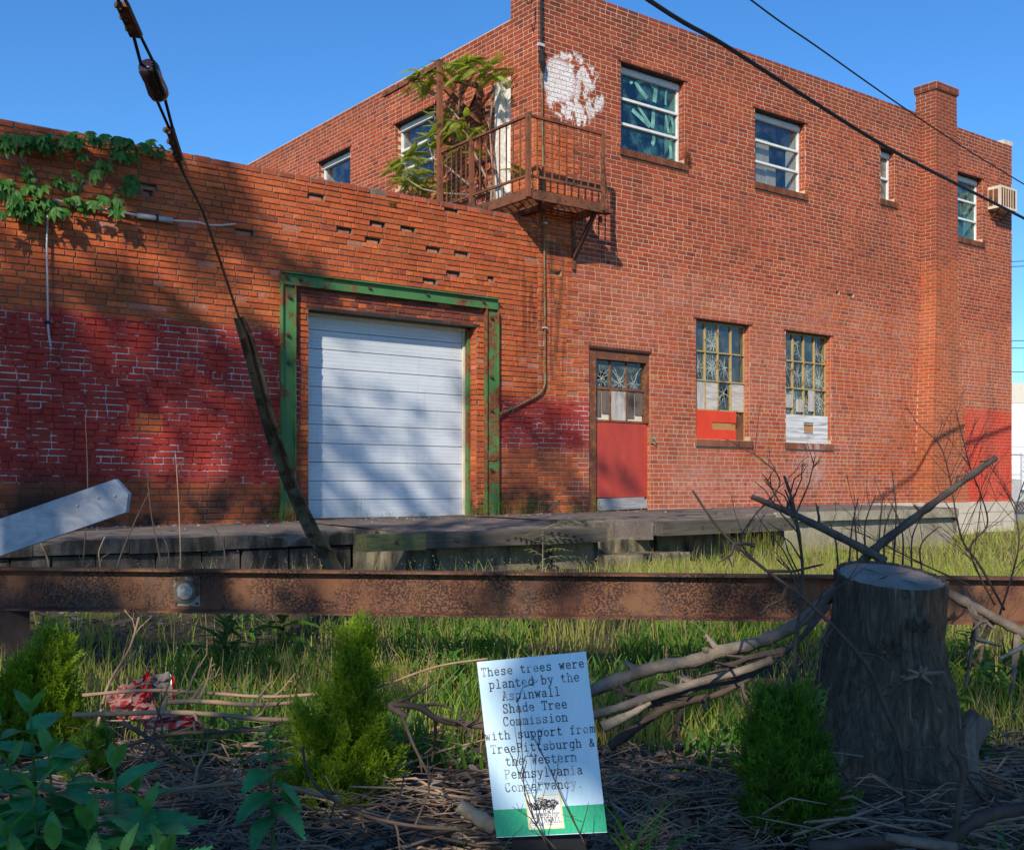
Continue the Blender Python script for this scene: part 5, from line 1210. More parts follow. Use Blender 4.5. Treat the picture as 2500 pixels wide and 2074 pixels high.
p = G(1925, 2045); arbor('dark twin-topped arborvitae standing before the tree stump', p, .6, .2, [(-.065, .02, .10, .43, .045, .24), (.045, 0, .12, .42, .036, .20), (0, 0, .02, .27, .085, .34), (.05, -.03, 0, .17, .11, .25), (-.05, -.02, 0, .12, .10, .14)], 720, M_ARBD)
p = G(70, 1890); arbor('arborvitae at the left edge leaning right behind the nettles', p, .72, .2, [(.05, .0, .20, .53, .055, .26), (-.07, 0, .02, .40, .08, .34), (.08, 0, .03, .28, .075, .25), (-.2, 0, .0, .32, .09, .2)], 720, M_ARB, (.06, 0))
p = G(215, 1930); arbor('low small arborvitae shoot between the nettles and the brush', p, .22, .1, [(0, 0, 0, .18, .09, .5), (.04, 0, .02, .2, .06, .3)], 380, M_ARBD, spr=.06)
# ------------------------------------------------------------------ nettles in the near left corner
M_NET = leafmat('nettle_leaf', (.055, .27, .09), .35, .3, .4, 18); M_NETY = leafmat('young_nettle_leaf', (.09, .26, .06), .3, .3, .45, 18); M_NST = simple('nettle_stem', (.06, .13, .03), .6, .2)
def toothed(L=1.0, W=.62, n=11, droop=.35, fold=.3):
    m = MB(); v = []
    for i in range(n + 1):
        t = i / n; ww = W * (math.sin(math.pi * min(1, (t * .93 + .09))) ** .8) * (1 - .25 * t); 
        if i in (0,): ww = W * .25
        if i == n: ww = 0
        z = -droop * t * t; k = .07
        v += [(t, -ww/2, z + fold*ww/2), (t, -ww/4, z + fold*ww/4 + .012), (t, 0, z), (t, ww/4, z + fold*ww/4 + .012), (t, ww/2, z + fold*ww/2)]
    f = []
    for i in range(n):
        a = 5 * i; f += [(a, a+5, a+6, a+1), (a+1, a+6, a+7, a+2), (a+2, a+7, a+8, a+3), (a+3, a+8, a+9, a+4)]
    m.add(v, f)
    for i in range(1, n):              # teeth
        for e in (0, 4):
            p0, p1 = Vector(v[5*i+e]), Vector(v[5*(i+1)+e]); sg = -1 if e == 0 else 1; tip = p1 + Vector((.035, sg*.045, .006)); m.add([p0, tip, p1], [(0, 1, 2)])
    return m
NM = [toothed(droop=d_).mesh('nettle_leaf', M_NET, (0,0,0), True) for d_ in (.2, .45)] ; NY = toothed(W=.42, droop=.15).mesh('young_nettle_leaf', M_NETY, (0,0,0), True)
def nettle(label, tip, d, size, levels, az0, h=None):
    top = P(*D2(*tip), d); b = onground((top.x + R.uniform(-.03, .03), top.y + R.uniform(-.03, .03))); t = thing('nettle', label, 'plant', b, 'nettles in the near left corner')
    part('stem', M_NST, t, 'tube', [b - Vector((0,0,.02)), b.lerp(top, .5) + Vector((.012, .01, 0)), top], [.006, .005, .003], 6)
    for L in range(levels):
        p = top - Vector((0, 0, 1)) * (.030 * L * size / .1 + (.0 if L else 0)); p.x = top.x + (b.x - top.x) * min(1, L / 6); p.y = top.y + (b.y - top.y) * min(1, L / 6)
        if p.z < .04: break
        for k in range(2):
            a = az0 + L * math.pi / 2 + k * math.pi + R.uniform(-.25, .25); s = size * (.42 + .22 * L if L < 3 else 1.05) * R.uniform(.9, 1.15); young = L == 0
            o = put('leaf', NY if young else R.choice(NM), p, t); o.scale = (s, s, s); o.rotation_euler = (R.uniform(-.2, .2), (-1.0, -.55, -.25, -.05, .1)[min(L, 4)] + R.uniform(-.15, .15), a)
            if L: pass
spots = [((62,1462),2.75,.15,5),((235,1575),2.6,.15,5),((70,1630),2.55,.16,4),((180,1700),2.5,.17,4),((300,1665),2.55,.16,4),((20,1570),2.7,.15,4),((15,1720),2.45,.16,3),((110,1740),2.4,.17,3),((250,1760),2.4,.17,3),((-40,1640),2.5,.17,4),((340,1760),2.45,.15,3),((150,1600),2.75,.13,4),((550,1512),3.05,.085,6),((100,1545),2.65,.14,5),((280,1620),2.7,.13,5),((40,1780),2.35,.16,4),((190,1790),2.35,.16,4),((300,1810),2.35,.15,4),((-10,1500),2.85,.14,5)]
NL = ['tallest nettle, rising in front of the left arborvitae','nettle with an open top tuft over the brush pile','nettle crown just below the tall left nettle','broad nettle crown in the lower middle of the patch','rightmost broad nettle of the corner patch','nettle cut by the left edge halfway up','nettle at the bottom left corner','low nettle at the bottom edge, left of centre','low nettle at the bottom edge, right of centre','nettle mostly beyond the left edge','small nettle at the right foot of the patch','half hidden nettle behind the patch','slender lone nettle growing left of the tall arborvitae','nettle between the tall one and the tufted one','nettle just right of the tufted top','low nettle cropped by the bottom left edge','low nettle cropped by the bottom edge centre','low nettle cropped by the bottom edge right','nettle against the left edge behind the others']
for (a, b, c, e), lb in zip(spots, NL): nettle(lb, a, b, c * 1.2, e + 2, R.uniform(0, 3))
# ------------------------------------------------------------------ grass and ground cover
M_GRASS = leafmat('meadow_grass', (.20, .29, .035), .4, .45, .6, 2.2, (.34, .30, .09)); M_DRY = leafmat('dry_stalk', (.26, .20, .10), .3, .25, .8, 5)
M_LUSH = leafmat('lush_weed', (.08, .20, .025), .35, .45, .5, 4)
def blades(n, xy, hlo, hhi, wd, lean, rng=NR):
    x, y = xy; z = np.array([ground_z(a, b) for a, b in zip(x, y)]); h = rng.uniform(hlo, hhi, n); az = rng.uniform(0, 2*np.pi, n); ln = rng.uniform(.1, lean, n) * h
    fx, fy = rng.normal(size=n), rng.normal(size=n); l = np.hypot(fx, fy) + 1e-6; fx, fy = fx/l*wd, fy/l*wd
    dx, dy = np.cos(az)*ln, np.sin(az)*ln; b = np.stack([x, y, z], 1); sd = np.stack([fx, fy, 0*fx], 1)
    mid = b + np.stack([dx*.35, dy*.35, h*.6], 1); tip = b + np.stack([dx, dy, h], 1)
    V = np.stack([b - sd, b + sd, mid + sd*.8, mid - sd*.8, tip + sd*.15, tip - sd*.15], 1)
    F_ = np.array([(0, 1, 2, 3), (3, 2, 4, 5)])[None] + (np.arange(n)*6)[:, None, None]
    return V.reshape(-1, 3), F_.reshape(-1, 4)
def field(n, d0, d1, px0, px1, keep=None):
    d = NR.uniform(d0**.5, d1**.5, n)**2; px = NR.uniform(px0, px1, n); r = (px - 1250) / FPX
    x = d*(FWD.x + RGT.x*r); y = d*(FWD.y + RGT.y*r)
    k = np.array([not dock_hit(a, b) for a, b in zip(x, y)])
    if keep is not None: k &= np.array([keep(a, b, c, e) for a, b, c, e in zip(x, y, d, px)])
    return x[k], y[k]
def dock_hit(x, y):
    if y > 11.5 and x < 22.3: return True
    if x < XA + .1: return y > 10.36
    if XB1 - .1 < x < XC1 + .5: return y > 9.02
    if x < XC2: return y > 9.05
    if x < XD + .05: return y > 9.6
    return y > 11.9 and x < 22.3
def addgrass(parts): 
    V = []; Fc = []; mi = []; o = 0
    for (v, f, m) in parts: V.append(v); Fc.append(f + o); mi.append(np.full(len(f), m)); o += len(v)
    return np.concatenate(V), np.concatenate(Fc), np.concatenate(mi)
def patchy(x, y, s=1.0): return .5 + .25*math.sin(x*2.1*s + 1.3*math.sin(y*1.7*s)) + .25*math.sin(y*2.6*s + 1.1*math.sin(x*1.3*s))
def k1(x, y, d, px):                    # the left strip under the beam stays bare
    if d > 7.2 and px < 850: return R.random() < (.12 if px < 700 else .3)
    if y > 7.7 and x < 9.9: return R.random() < .10
    if y > 8.4 and x < 12: return R.random() < .35
    return R.random() < .35 + .8*patchy(x, y)
xy1 = field(30000, 5.0, 12.5, -150, 2650, k1); xy2 = field(16000, 8.0, 30, 1500, 2750, lambda x, y, d, px: R.random() < .5 + .5*patchy(x, y)); xy3 = field(3600, 4.9, 9.5, 250, 2650, k1); xy4 = field(2600, 8.0, 26, 1500, 2700); xy5 = field(8000, 4.6, 7.5, 400, 2650, lambda x, y, d, px: patchy(x, y, 1.7) > .45)
V, Fc, mi = addgrass([(*blades(len(xy1[0]), xy1, .05, .22, .0035, .7), 0), (*blades(len(xy2[0]), xy2, .05, .2, .006, .8), 0), (*blades(len(xy3[0]), xy3, .14, .36, .0022, .35), 1), (*blades(len(xy4[0]), xy4, .1, .3, .004, .4), 1), (*blades(len(xy5[0]), xy5, .06, .22, .009, .9), 2)])
tag(np_object('meadow_grass', V, Fc, [M_GRASS, M_DRY, M_LUSH], kind='stuff', mats_idx=mi), 'tall mixed grass and weeds covering the yard', 'grass', kind='stuff')
# seed heads
x, y = field(7000, 5.2, 9.5, 300, 2650, lambda x, y, d, px: R.random() < .75); z = np.array([ground_z(a, b) for a, b in zip(x, y)]) + NR.uniform(.10, .36, len(x))
V, Fc = scatter([(-.5, 0, -.5), (.5, 0, -.5), (.5, 0, .5), (-.5, 0, .5)], [(0, 1, 2, 3)], np.stack([x, y, z], 1), rots(len(x), 0, 1.5), NR.uniform(.003, .007, len(x)))
tag(np_object('seed_heads', V, Fc, simple('seed_head', (.26, .24, .14), .9, .3, 4), kind='stuff'), 'pale seed heads hovering over the grass stems', 'seed heads', kind='stuff')
# ------------------------------------------------------------------ leafy weeds one can pick out
LM = leaflet(1.0, .26, .25, .35, 4); LW = MB(); LW.add(*LM); LWM = LW.mesh('lance_leaf', M_LUSH, (0,0,0), True)
BM = toothed(W=.62, n=7, droop=.5).mesh('broad_leaf', M_LUSH, (0,0,0), True)
def weed(name, label, px, py, h, n, mesh, size, tilt=(-.9, .1), base=None, grp='leafy weeds in the yard'):
    b = base or G(px, py); t = thing(name, label, 'weed', b, grp); part('stem', M_NST, t, 'tube', [b - Vector((0,0,.02)), b + Vector((0, 0, h*.7))], [.004, .002], 5)
    for i in range(n):
        o = put('leaf', mesh, b + Vector((0, 0, h*(.1 + .75*i/n))), t); s = size*R.uniform(.7, 1.2)*(1 - .4*i/n); o.scale = (s, s, s); o.rotation_euler = (0, R.uniform(*tilt), i*2.4 + R.uniform(-.3, .3))
wl_ = [(548,1640,.30,22,LWM,.19,'spiky pale weed on the lit grass left of centre'),(1000,1590,.2,16,LWM,.13,'lance-leaved weed just behind the tall arborvitae'),(1100,1700,.22,18,LWM,.15,'bushy lance-leaved weed left of the sign'),(1030,1660,.16,12,LWM,.12,'small lance-leaved weed between arborvitae and sign'),(690,1590,.30,9,BM,.2,'big-leaved burdock beyond the brush pile'),
       (1290,1560,.14,12,LWM,.1,'low weed tuft above the sign'),(1720,1700,.22,14,BM,.09,'leafy weed under the split branch'),(1640,1680,.18,12,LWM,.12,'weed tuft under the long grey limb'),(2340,1800,.22,14,BM,.08,'leafy weed right of the stump'),(2420,1740,.24,14,BM,.09,'tall leafy weed near the right edge'),(2390,1880,.2,12,BM,.08,'low leafy weed behind the broken root'),
       (600,1560,.2,12,LWM,.11,'pale weed at the far edge of the lit grass'),(860,1620,.16,12,LWM,.1,'weed left of the arborvitae top'),(1180,1600,.16,12,LWM,.1,'weed behind the sign edge'),(2360,1620,.2,12,BM,.09,'weed under the fallen right limb'),(470,1690,.15,10,LWM,.1,'weed beside the red bag')]
for (a, b, h, n, ms, s, lb) in wl_: weed('weed', lb, a, b, h*1.25, int(n*1.4), ms, s*1.35)
SUM = frond(1, 6, leafmat('sumac_leaf', (.06, .15, .03), .35, .4, .5, 5, (.13, .09, .03)), 'sumac_frond')
b = F(1325, 1400, 9.0); b.z = ground_z(b.x, b.y); t = thing('sumac_seedling', 'young sumac seedling against the dock front', 'sapling', b)
part('stem', M_AST, t, 'tube', [b, b + Vector((0, 0, .42))], [.006, .003], 5)
for i in range(9): o = put('frond', SUM, b + Vector((0, 0, .12 + .04*i)), t); o.scale = [R.uniform(.34, .5)]*3; o.rotation_euler = (R.uniform(-.3, .3), R.uniform(-.7, -.1), i*2.3)
def tuft(label, p, n, s, mat=M_LUSH, h=.15):
    p = Vector(p); t = thing('wall_weed', label, 'weed', p, 'weeds along the wall foot'); m = MB(); v, f = leaflet(1.0, .35, .2, .3, 3)
    for i in range(n):
        q = p + Vector((R.gauss(0, s), R.gauss(0, s*.4), 0)); hh = h*R.uniform(.3, 1)
        m.tube([q, q + Vector((R.uniform(-.02, .02), R.uniform(-.03, 0), hh))], .0015, 3, False)
        for k in range(5):
            a = R.uniform(0, 6.28); c = q + Vector((0, 0, hh*R.uniform(.3, 1))); l = R.uniform(.012, .035); ca, sa = math.cos(a)*l, math.sin(a)*l; m.add([(c.x + x*ca - y*sa, c.y + x*sa + y*ca, c.z + z*l + x*l*.3) for x, y, z in v], f)
    m.build('foliage', mat, t, kind='stuff')
dk = lambda px, y=11.85: Vector((F(px, 1250, y).x, y, zw(F(px, 1250, y).x) - .003))
M_LITE = leafmat('bright_weed', (.10, .19, .03), .3, .4)
tuft('weeds sprouting at the foot of the left green post', dk(690), 26, .08, h=.25); tuft('bright weeds at the foot of the right green post', dk(1165), 40, .10, M_LITE, .16); tuft('weeds along the wall right of the green post', dk(1260), 60, .25, h=.3); tuft('bright clump beside the robin', dk(1390), 40, .12, M_LITE, .15); tuft('weeds in the corner of the red door', dk(1455), 24, .06, h=.22)
tuft('thin weeds in front of the roller door', dk(860, 11.9), 10, .12, M_GRASS, .32); tuft('weeds under the roller door', dk(1000, 12.0), 20, .35, h=.08); tuft('weeds on the dock edge above the timber', F(1400, 1285, 9.3), 10, .1, h=.06)
tuft('weeds beside the dock steps', onground((10.3, 8.7)), 120, .3, M_GRASS, .4); tuft('bright weeds before the lowest step', onground((9.6, 8.6)), 60, .2, M_LITE, .25); tuft('weeds at the foot of the dock under the right bumper', onground((11.4, 8.9)), 90, .45, M_GRASS, .35)
tuft('reddish weed growing on the window sill', F(1678, 395, 11.93), 30, .04, leafmat('red_weed', (.25, .09, .03), .4), .28); tuft('tiny weed rooted in the low wall below the parapet', F(958, 500, 11.97), 12, .03, M_LITE, .05); tuft('moss tuft high on the low wall', F(527, 460, 11.97), 10, .05, M_LITE, .04)
# ------------------------------------------------------------------ stump
mk = Mat('furrowed_bark', .95, .2); vv = mk.vec(30, 30, 5); r1 = mk.noise(1.0, 9, .78, vec=vv, dist=1.0); r2 = mk.noise(45, 4)
hgt = mk.sstep(.32, .66, r1)
mk.color(mk.mix(hgt, (.10, .08, .06), mk.ramp(mk.add(mk.mul(r2, .5), mk.mul(mk.noise(4, 3), .5)), [(.3, (.27, .21, .145)), (.7, (.42, .335, .235))]))); mk.bump(mk.add(hgt, mk.mul(r2, .4)), 1.0, .03)
M_STUMP = mk.m
mc = Mat('sawn_end_grain', .8, .25); ob = mc.obj(); ln = mc.N('VectorMath', operation='LENGTH'); mc.setin(ln.inputs[0], mc.vec(1, 1.25, 0, ob)); rg = mc.math('SINE', mc.add(mc.mul(ln.outputs['Value'], 240), mc.mul(mc.noise(9, 4, vec=ob), 6)))
mc.color(mc.mix(mc.mul(mc.add(rg, 1.0), .07), mc.ramp(mc.noise(7, 5, vec=ob), [(.3, (.16, .135, .11)), (.7, (.32, .27, .22))]), (.06, .05, .045))); mc.bump(mc.noise(60, 3, vec=mc.vec(1, 5, 1, ob)), .5, .006)
sb = P(2165, 1188, 4.33); sb.z = 0; st = thing('tree_stump', 'thick bark-covered tree stump sawn off at a slant', 'stump', sb)
sil = [(1.0, 2043, 2302), (.86, 2040, 2298), (.70, 2026, 2296), (.55, 2010, 2316), (.42, 1994, 2330), (.28, 1976, 2345), (.14, 1945, 2375), (.06, 1915, 2405), (.0, 1880, 2440), (-.1, 1850, 2470)]
prof = []
for (hh, a, b) in sil: pa, pb_ = P(a, 1188, 4.33), P(b, 1188, 4.33); prof.append((hh*.86, (pa + pb_)/2, (pb_ - pa).length/2))
n = 72; rows = 40; V = []; Fc = []
def prof_at(h):
    for (h1, c1, r1_), (h0, c0, r0) in zip(prof, prof[1:]):
        if h >= h0: t_ = (h - h0)/(h1 - h0); return c0.lerp(c1, t_), r0 + (r1_ - r0)*t_
    return prof[-1][1:]
for i in range(rows + 1):
    t_ = i/rows; 
    for j in range(n):
        a = 2*math.pi*j/n; up = RGT*math.cos(a) + FWD*math.sin(a); zt_ = .858 + .040*math.sin(a) - .012*math.cos(a)
        h = -.08 + (zt_ + .08)*t_; c, r_ = prof_at(min(h, .86)); fl = (1 - t_)**3*.06*math.sin(a*5 + 1)
        bump_ = .006*math.sin(a*21 + 2*math.sin(h*9)) + .004*math.sin(a*37 + h*20) + .008*math.sin(h*11 + a*3)
        q = c + up*(r_ + bump_ + fl); V.append((q.x, q.y, h))
for i in range(rows):
    for j in range(n): Fc.append((i*n + j, i*n + (j+1) % n, (i+1)*n + (j+1) % n, (i+1)*n + j))
np_object('bark', V, Fc, M_STUMP, st, origin=sb, smooth_=True)
c, r_ = prof_at(.8); m = MB(); ring = [Vector(V[rows*n + j]) for j in range(n)]; ctr = sum(ring, Vector())/n; ins = [ctr + (q - ctr)*.93 + Vector((0, 0, -.008)) for q in ring]
m.add([ctr - Vector((0,0,.006)), *ins], [(0, j + 1, (j + 1) % n + 1) for j in range(n)]); m.build('cut_face', mc.m, st, origin=ctr)
m = MB()
for (a, l0, l1) in ((.5, .02, .13), (2.2, .03, .16), (3.9, .0, .10), (5.2, .05, .17)):
    u_ = RGT*math.cos(a) + FWD*math.sin(a); w_ = RGT*-math.sin(a) + FWD*math.cos(a); zc_ = lambda q: Vector((q.x, q.y, ctr.z - .002 + .2*(q - ctr).dot(FWD)))
    m.add([zc_(ctr + u_*l0), zc_(ctr + u_*(l0 + l1)/2 + w_*.004), zc_(ctr + u_*l1), zc_(ctr + u_*(l0 + l1)/2 - w_*.004)], [(0, 1, 2, 3)])
m.build('drying_cracks', M_DARK, st, kind='stuff')
m = MB(); m.add([*ring, *ins], [(j, (j+1) % n, n + (j+1) % n, n + j) for j in range(n)]); m.build('bark_rim', M_STUMP, st)
for (a, b, s_) in ((2175, 1583, .05), (2245, 1525, .035), (2095, 1660, .02)):
    q = P(a, b, 4.33 - r_ - .015); m = MB()
    for k in range(14): an = k*.9; m.tube([q + RGT*math.cos(an)*s_*R.uniform(.2, 1) + Vector((0,0,math.sin(an)*s_*.5)), q + RGT*math.cos(an)*s_*1.1 + Vector((0,0,math.sin(an)*s_*.55)) - FWD*R.uniform(.0, .015)], [.008, .012], 5)
    m.build('knot', M_STUMP, st)
m = MB(); q = P(2245, 1645, 4.33 - r_ - .02)
for k in range(12): an = R.uniform(0, 6.28); m.tube([q, q + RGT*math.cos(an)*R.uniform(.03, .1) + Vector((0,0,math.sin(an)*.03)) - FWD*R.uniform(.01, .05)], [.012, .005], 5)
m.build('twig_burr', simple('pale_burr', (.20, .15, .11), .9, .3), st)
m = MB(); q = [P(*D2(1960, 1640), 4.2), P(*D2(1955, 1570), 4.22), P(*D2(1975, 1520), 4.25), P(*D2(2012, 1468), 4.25)]; q[0].z = -.05; m.tube(q, [.12, .09, .062, .05], 12); tag(m.build('broken_root', wood('split_root_wood', (.17, .14, .11), (.06, .05, .04), 'z', .8), st, smooth_=False), 'broken grey root stub')
# ------------------------------------------------------------------ limbs and saplings (overview coordinates, distance, radius)
M_LIMB = simple('smooth_grey_bark', (.16, .13, .10), .85, .45, 11, bump=.7, bscale=50); M_DKB = simple('dark_limb_bark', (.085, .068, .055), .85, .5, 14, bump=.8, bscale=45); M_DKL = simple('dark_twig_bark', (.07, .05, .04), .8, .35, 14); M_TAN = simple('tan_stick', (.27, .18, .115), .8, .3, 12); M_SPLIT = wood('split_pale_wood', (.42, .33, .22), (.22, .16, .10), 'x', 1)
def catmull(q, k=6):
    out = []
    for i in range(len(q) - 1):
        p0, p1, p2, p3 = q[max(i-1,0)], q[i], q[i+1], q[min(i+2,len(q)-1)]
        for j in range(k): t = j/k; out.append(.5*((2*p1) + (p2-p0)*t + (2*p0-5*p1+4*p2-p3)*t*t + (3*p1-p0-3*p2+p3)*t**3))
    out.append(q[-1]); return out
def limb(label, pts, d, r0, r1, mat, name='branch', n=8, twigs=0, tw=.2, group=None, cat='branch', ends=True, upness=.5):
    q = [P(*D2(p[0], p[1]), d if len(p) < 3 else p[2]) for p in pts]; q = catmull(q); k = len(q)
    t = thing(name, label, cat, q[0], group); m = MB(); m.tube(q, [(r0 + (r1 - r0)*i/(k-1))*(1 + .07*math.sin(i*1.9) + R.uniform(-.07, .07) + (.22 if R.random() < .08 else 0)) for i in range(k)], n); m.build('wood', mat, t, smooth_=True)
    if tw > .14: twigs = int(twigs*1.6)
    for i in range(twigs):
        u = R.uniform(.15, .97); b = q[int(u*(k-1))]; dr = (q[min(k-1, int(u*(k-1)) + 1)] - q[max(0, int(u*(k-1)) - 1)]).normalized()
        sd = (RGT*R.choice((-1, 1)) + FWD*R.uniform(-.4, .4) + Vector((0,0,R.uniform(-.2, 1))*1 if False else (0, 0, R.uniform(-.2, 1.0)*upness))).normalized(); v = (dr*.8 + sd*.75).normalized(); L = tw*R.uniform(.35, 1.1)*(1.1 - .5*u)
        c = b + v*L*.55 + Vector((0,0,.02)); e = b + v*L + Vector((R.uniform(-.04,.04), R.uniform(-.04,.04), R.uniform(.0,.08))); rr = max(.0016, r1*.7)
        m = MB(); m.tube([b, c, e], [rr, rr*.75, rr*.4], 5)
        for jj in range(R.randint(1, 4)):
            bb = c.lerp(e, R.random()); m.tube([bb, bb + (v + Vector((R.uniform(-1,1), R.uniform(-1,1), R.uniform(-.2,1)))*.8).normalized()*L*R.uniform(.15, .4)], [rr*.6, rr*.3], 4)
        m.build('twig', mat, t)
    return t
limb('cut limb rising to the right above the stump', [(1762,1158),(1800,1120),(1880,1058),(1950,1005),(2042,938)], 4.62, .021, .012, M_DKB, n=12, twigs=3, tw=.06)
limb('cut limb rising to the left above the stump', [(1815,1150),(1745,1112),(1650,1065),(1600,1042),(1542,1018)], 4.58, .019, .011, M_DKB, n=12, twigs=3, tw=.05)
limb('long smooth limb leaning from the stump down behind the sign', [(1710,1215,4.5),(1640,1275),(1560,1315),(1480,1335),(1420,1355),(1330,1372),(1215,1415),(1120,1455),(1020,1480)], 4.35, .023, .029, M_LIMB, n=12, twigs=4, tw=.06)
limb('split pale limb below the long smooth one', [(1585,1352),(1520,1375),(1420,1402),(1330,1430),(1230,1462),(1120,1480)], 4.1, .015, .018, M_LIMB, n=10, twigs=3, tw=.1)
limb('splintered end of pale wood beside the sign', [(1335,1440),(1290,1465),(1235,1490)], 4.0, .006, .024, M_SPLIT, n=7)
limb('pale fallen limb sloping down right of the stump', [(1925,1205,4.5),(1990,1240),(2050,1272),(2110,1305),(2200,1360)], 4.4, .018, .022, M_LIMB, n=10, twigs=5, tw=.3, upness=-.4)
limb('pale broken splint at the right edge', [(2050,1350),(2090,1330),(2160,1300)], 4.2, .004, .016, M_SPLIT, n=6)
limb('dark curved sapling running from beam to the arborvitae', [(1700,1240),(1640,1310),(1560,1370),(1480,1420),(1400,1440),(1350,1460),(1250,1530)], 4.15, .009, .018, M_DKL, twigs=9, tw=.3)
limb('upright dark sapling left of the stump', [(1640,1560),(1630,1450),(1630,1340),(1642,1230),(1645,1150),(1628,1040),(1608,975)], 4.0, .008, .005, M_DKL, twigs=12, tw=.28)
limb('long dark shoot crossing before the stump', [(1420,1005),(1480,1090),(1560,1160),(1640,1220),(1700,1275),(1760,1340),(1790,1385),(1815,1450),(1850,1540),(1862,1700)], 3.75, .0035, .010, M_DKL, twigs=8, tw=.16)
limb('dark shoot bending down the left side of the stump', [(1690,1290),(1680,1380),(1680,1450),(1705,1540),(1740,1600)], 3.85, .004, .006, M_DKL, twigs=4, tw=.12)
limb('dark rooted stick before the broken root', [(1945,1530),(1965,1560),(1990,1600),(2020,1640),(2060,1660)], 3.9, .007, .008, M_DKL, twigs=3, tw=.15)
limb('black stick standing right of the stump', [(1955,1720),(1968,1650),(1975,1590),(1965,1550)], 3.3, .010, .008, M_DKL, twigs=2, tw=.08)
limb('bare bush shoot fanning right of the stump', [(2060,1250),(2010,1160),(1975,1110),(1960,1050),(1950,990),(1935,930),(1915,890)], 4.9, .006, .0022, M_DKL, twigs=16, tw=.34)
limb('bare shoot curving up beside the far foundation', [(2040,1240),(1990,1130),(2025,1075),(2010,1010),(1990,960),(1975,900),(1958,835)], 5.1, .005, .002, M_DKL, twigs=12, tw=.25)
limb('thin bare shoot at the right edge', [(2050,1260),(2075,1180),(2090,1110),(2085,1040),(2110,960)], 4.9, .005, .002, M_DKL, twigs=10, tw=.3)
limb('low bare shoot arching left over the cut grass', [(1990,1200),(1900,1160),(1840,1130),(1780,1100),(1730,1080)], 5.0, .004, .0018, M_DKL, twigs=10, tw=.22)
limb('curving twig left of the cut limbs', [(1640,1230),(1560,1160),(1520,1110),(1545,1060),(1600,990),(1560,940),(1530,925)], 4.6, .004, .0018, M_DKL, twigs=12, tw=.22)
for i, (a, b, c) in enumerate(((1800,1140,1010),(1760,1140,1050),(1830,1145,960),(1850,1150,1030),(1720,1150,1070),(1780,1145,1015),(1870,1150,1060),(1815,1145,1040),(1740,1140,1020),(1895,1160,1080))):
    lbs = ('tallest central','short left of centre','long right-leaning','stubby right','low leftmost','straight middle','outer right','half-height inner','left-leaning','far right low'); limb(lbs[i] + ' sucker shoot behind the stump top', [(a, b + 30), (a + R.uniform(-8, 8), (b + c)/2), (a + R.uniform(-25, 30), c)], 4.75, .005, .0022, M_DKL, 'sucker_shoot', 5, 2, .12, 'sucker shoots behind the stump')
# brush and sticks left of the sign
limb('forked brown limb beside the tall arborvitae', [(835,1470),(800,1445),(860,1450),(900,1475),(960,1485),(1000,1490)], 3.7, .012, .010, M_DKL, twigs=6, tw=.3, upness=-.8)
limb('pale twig stretching across to the sign', [(590,1520),(700,1440),(800,1400),(900,1365),(1000,1350)], 4.2, .004, .004, M_TAN, twigs=3, tw=.2)
limb('upper pale horizontal stick in the brush', [(170,1425),(300,1415),(420,1420),(560,1428),(720,1415),(780,1400)], 4.5, .008, .006, M_TAN, twigs=4, tw=.2)
limb('bent tan stick over the red bag', [(330,1455),(345,1440),(420,1438),(520,1445),(600,1440)], 4.4, .011, .008, M_TAN, twigs=2, tw=.2)
limb('long tan stick lying over the brush pile', [(150,1465),(260,1462),(350,1460),(450,1465),(560,1475),(690,1470)], 4.2, .010, .009, M_TAN, twigs=4, tw=.2)
limb('dark stick slanting across the brush pile', [(250,1480),(300,1510),(370,1560),(450,1600)], 4.0, .010, .006, M_DKL, twigs=3, tw=.2)
limb('dark horizontal stick in the middle of the brush', [(250,1530),(350,1505),(450,1500),(560,1495)], 4.1, .008, .006, M_DKL, twigs=3, tw=.2)
limb('orange-brown stick low in the brush', [(290,1650),(340,1625),(430,1610),(540,1605),(640,1625),(700,1640)], 3.2, .006, .007, M_TAN, twigs=2, tw=.15)
limb('dark stick crossing low before the tall arborvitae', [(620,1530),(640,1600),(720,1660),(830,1690),(950,1700)], 3.1, .004, .006, M_DKL, twigs=5, tw=.2)
limb('thin pale stick standing in the brush', [(200,1490),(222,1405),(265,1330),(285,1265)], 4.6, .007, .004, M_TAN, twigs=3, tw=.15)
limb('pale peeled log end left of the sign', [(940,1650),(975,1672),(1015,1695)], 3.15, .020, .024, M_SPLIT, n=9); limb('cut log lying at the bottom right', [(1815,1715),(1870,1725),(1960,1738)], 3.1, .014, .016, M_LIMB, n=9); limb('thick dark log along the bottom right', [(1660,1740),(1780,1728),(1900,1720)], 3.2, .02, .02, M_DKL, n=9); limb('dark curved log at the lower right corner', [(1940,1730),(1990,1690),(2050,1665),(2120,1655)], 3.3, .018, .02, M_DKL, n=9)
for i, (a, b, c, e) in enumerate(((170,1160,175,850),(330,1165,300,925),(370,1165,360,930),(240,1165,305,1010),(100,1165,60,1075),(345,1165,330,1090),(205,1165,215,1100),(460,1165,440,1080))):
    lbs = ('tallest dead stalk','pale curved dead stalk','dark hooked dead stalk','slanting dead stalk','left crossing dead stalk','short dead stalk','stubby pale dead stalk','low thin dead stalk'); limb(lbs[i] + ' before the painted red wall', [(a - 10, b + 90), (a, b), ((a + c)/2 + R.uniform(-12, 12), (b + e)/2), (c, e)], 7.3, .007, .003, R.choice((M_TAN, M_DKL)), 'dead_stalk', 5, 1, .1, 'dead stalks behind the beam')
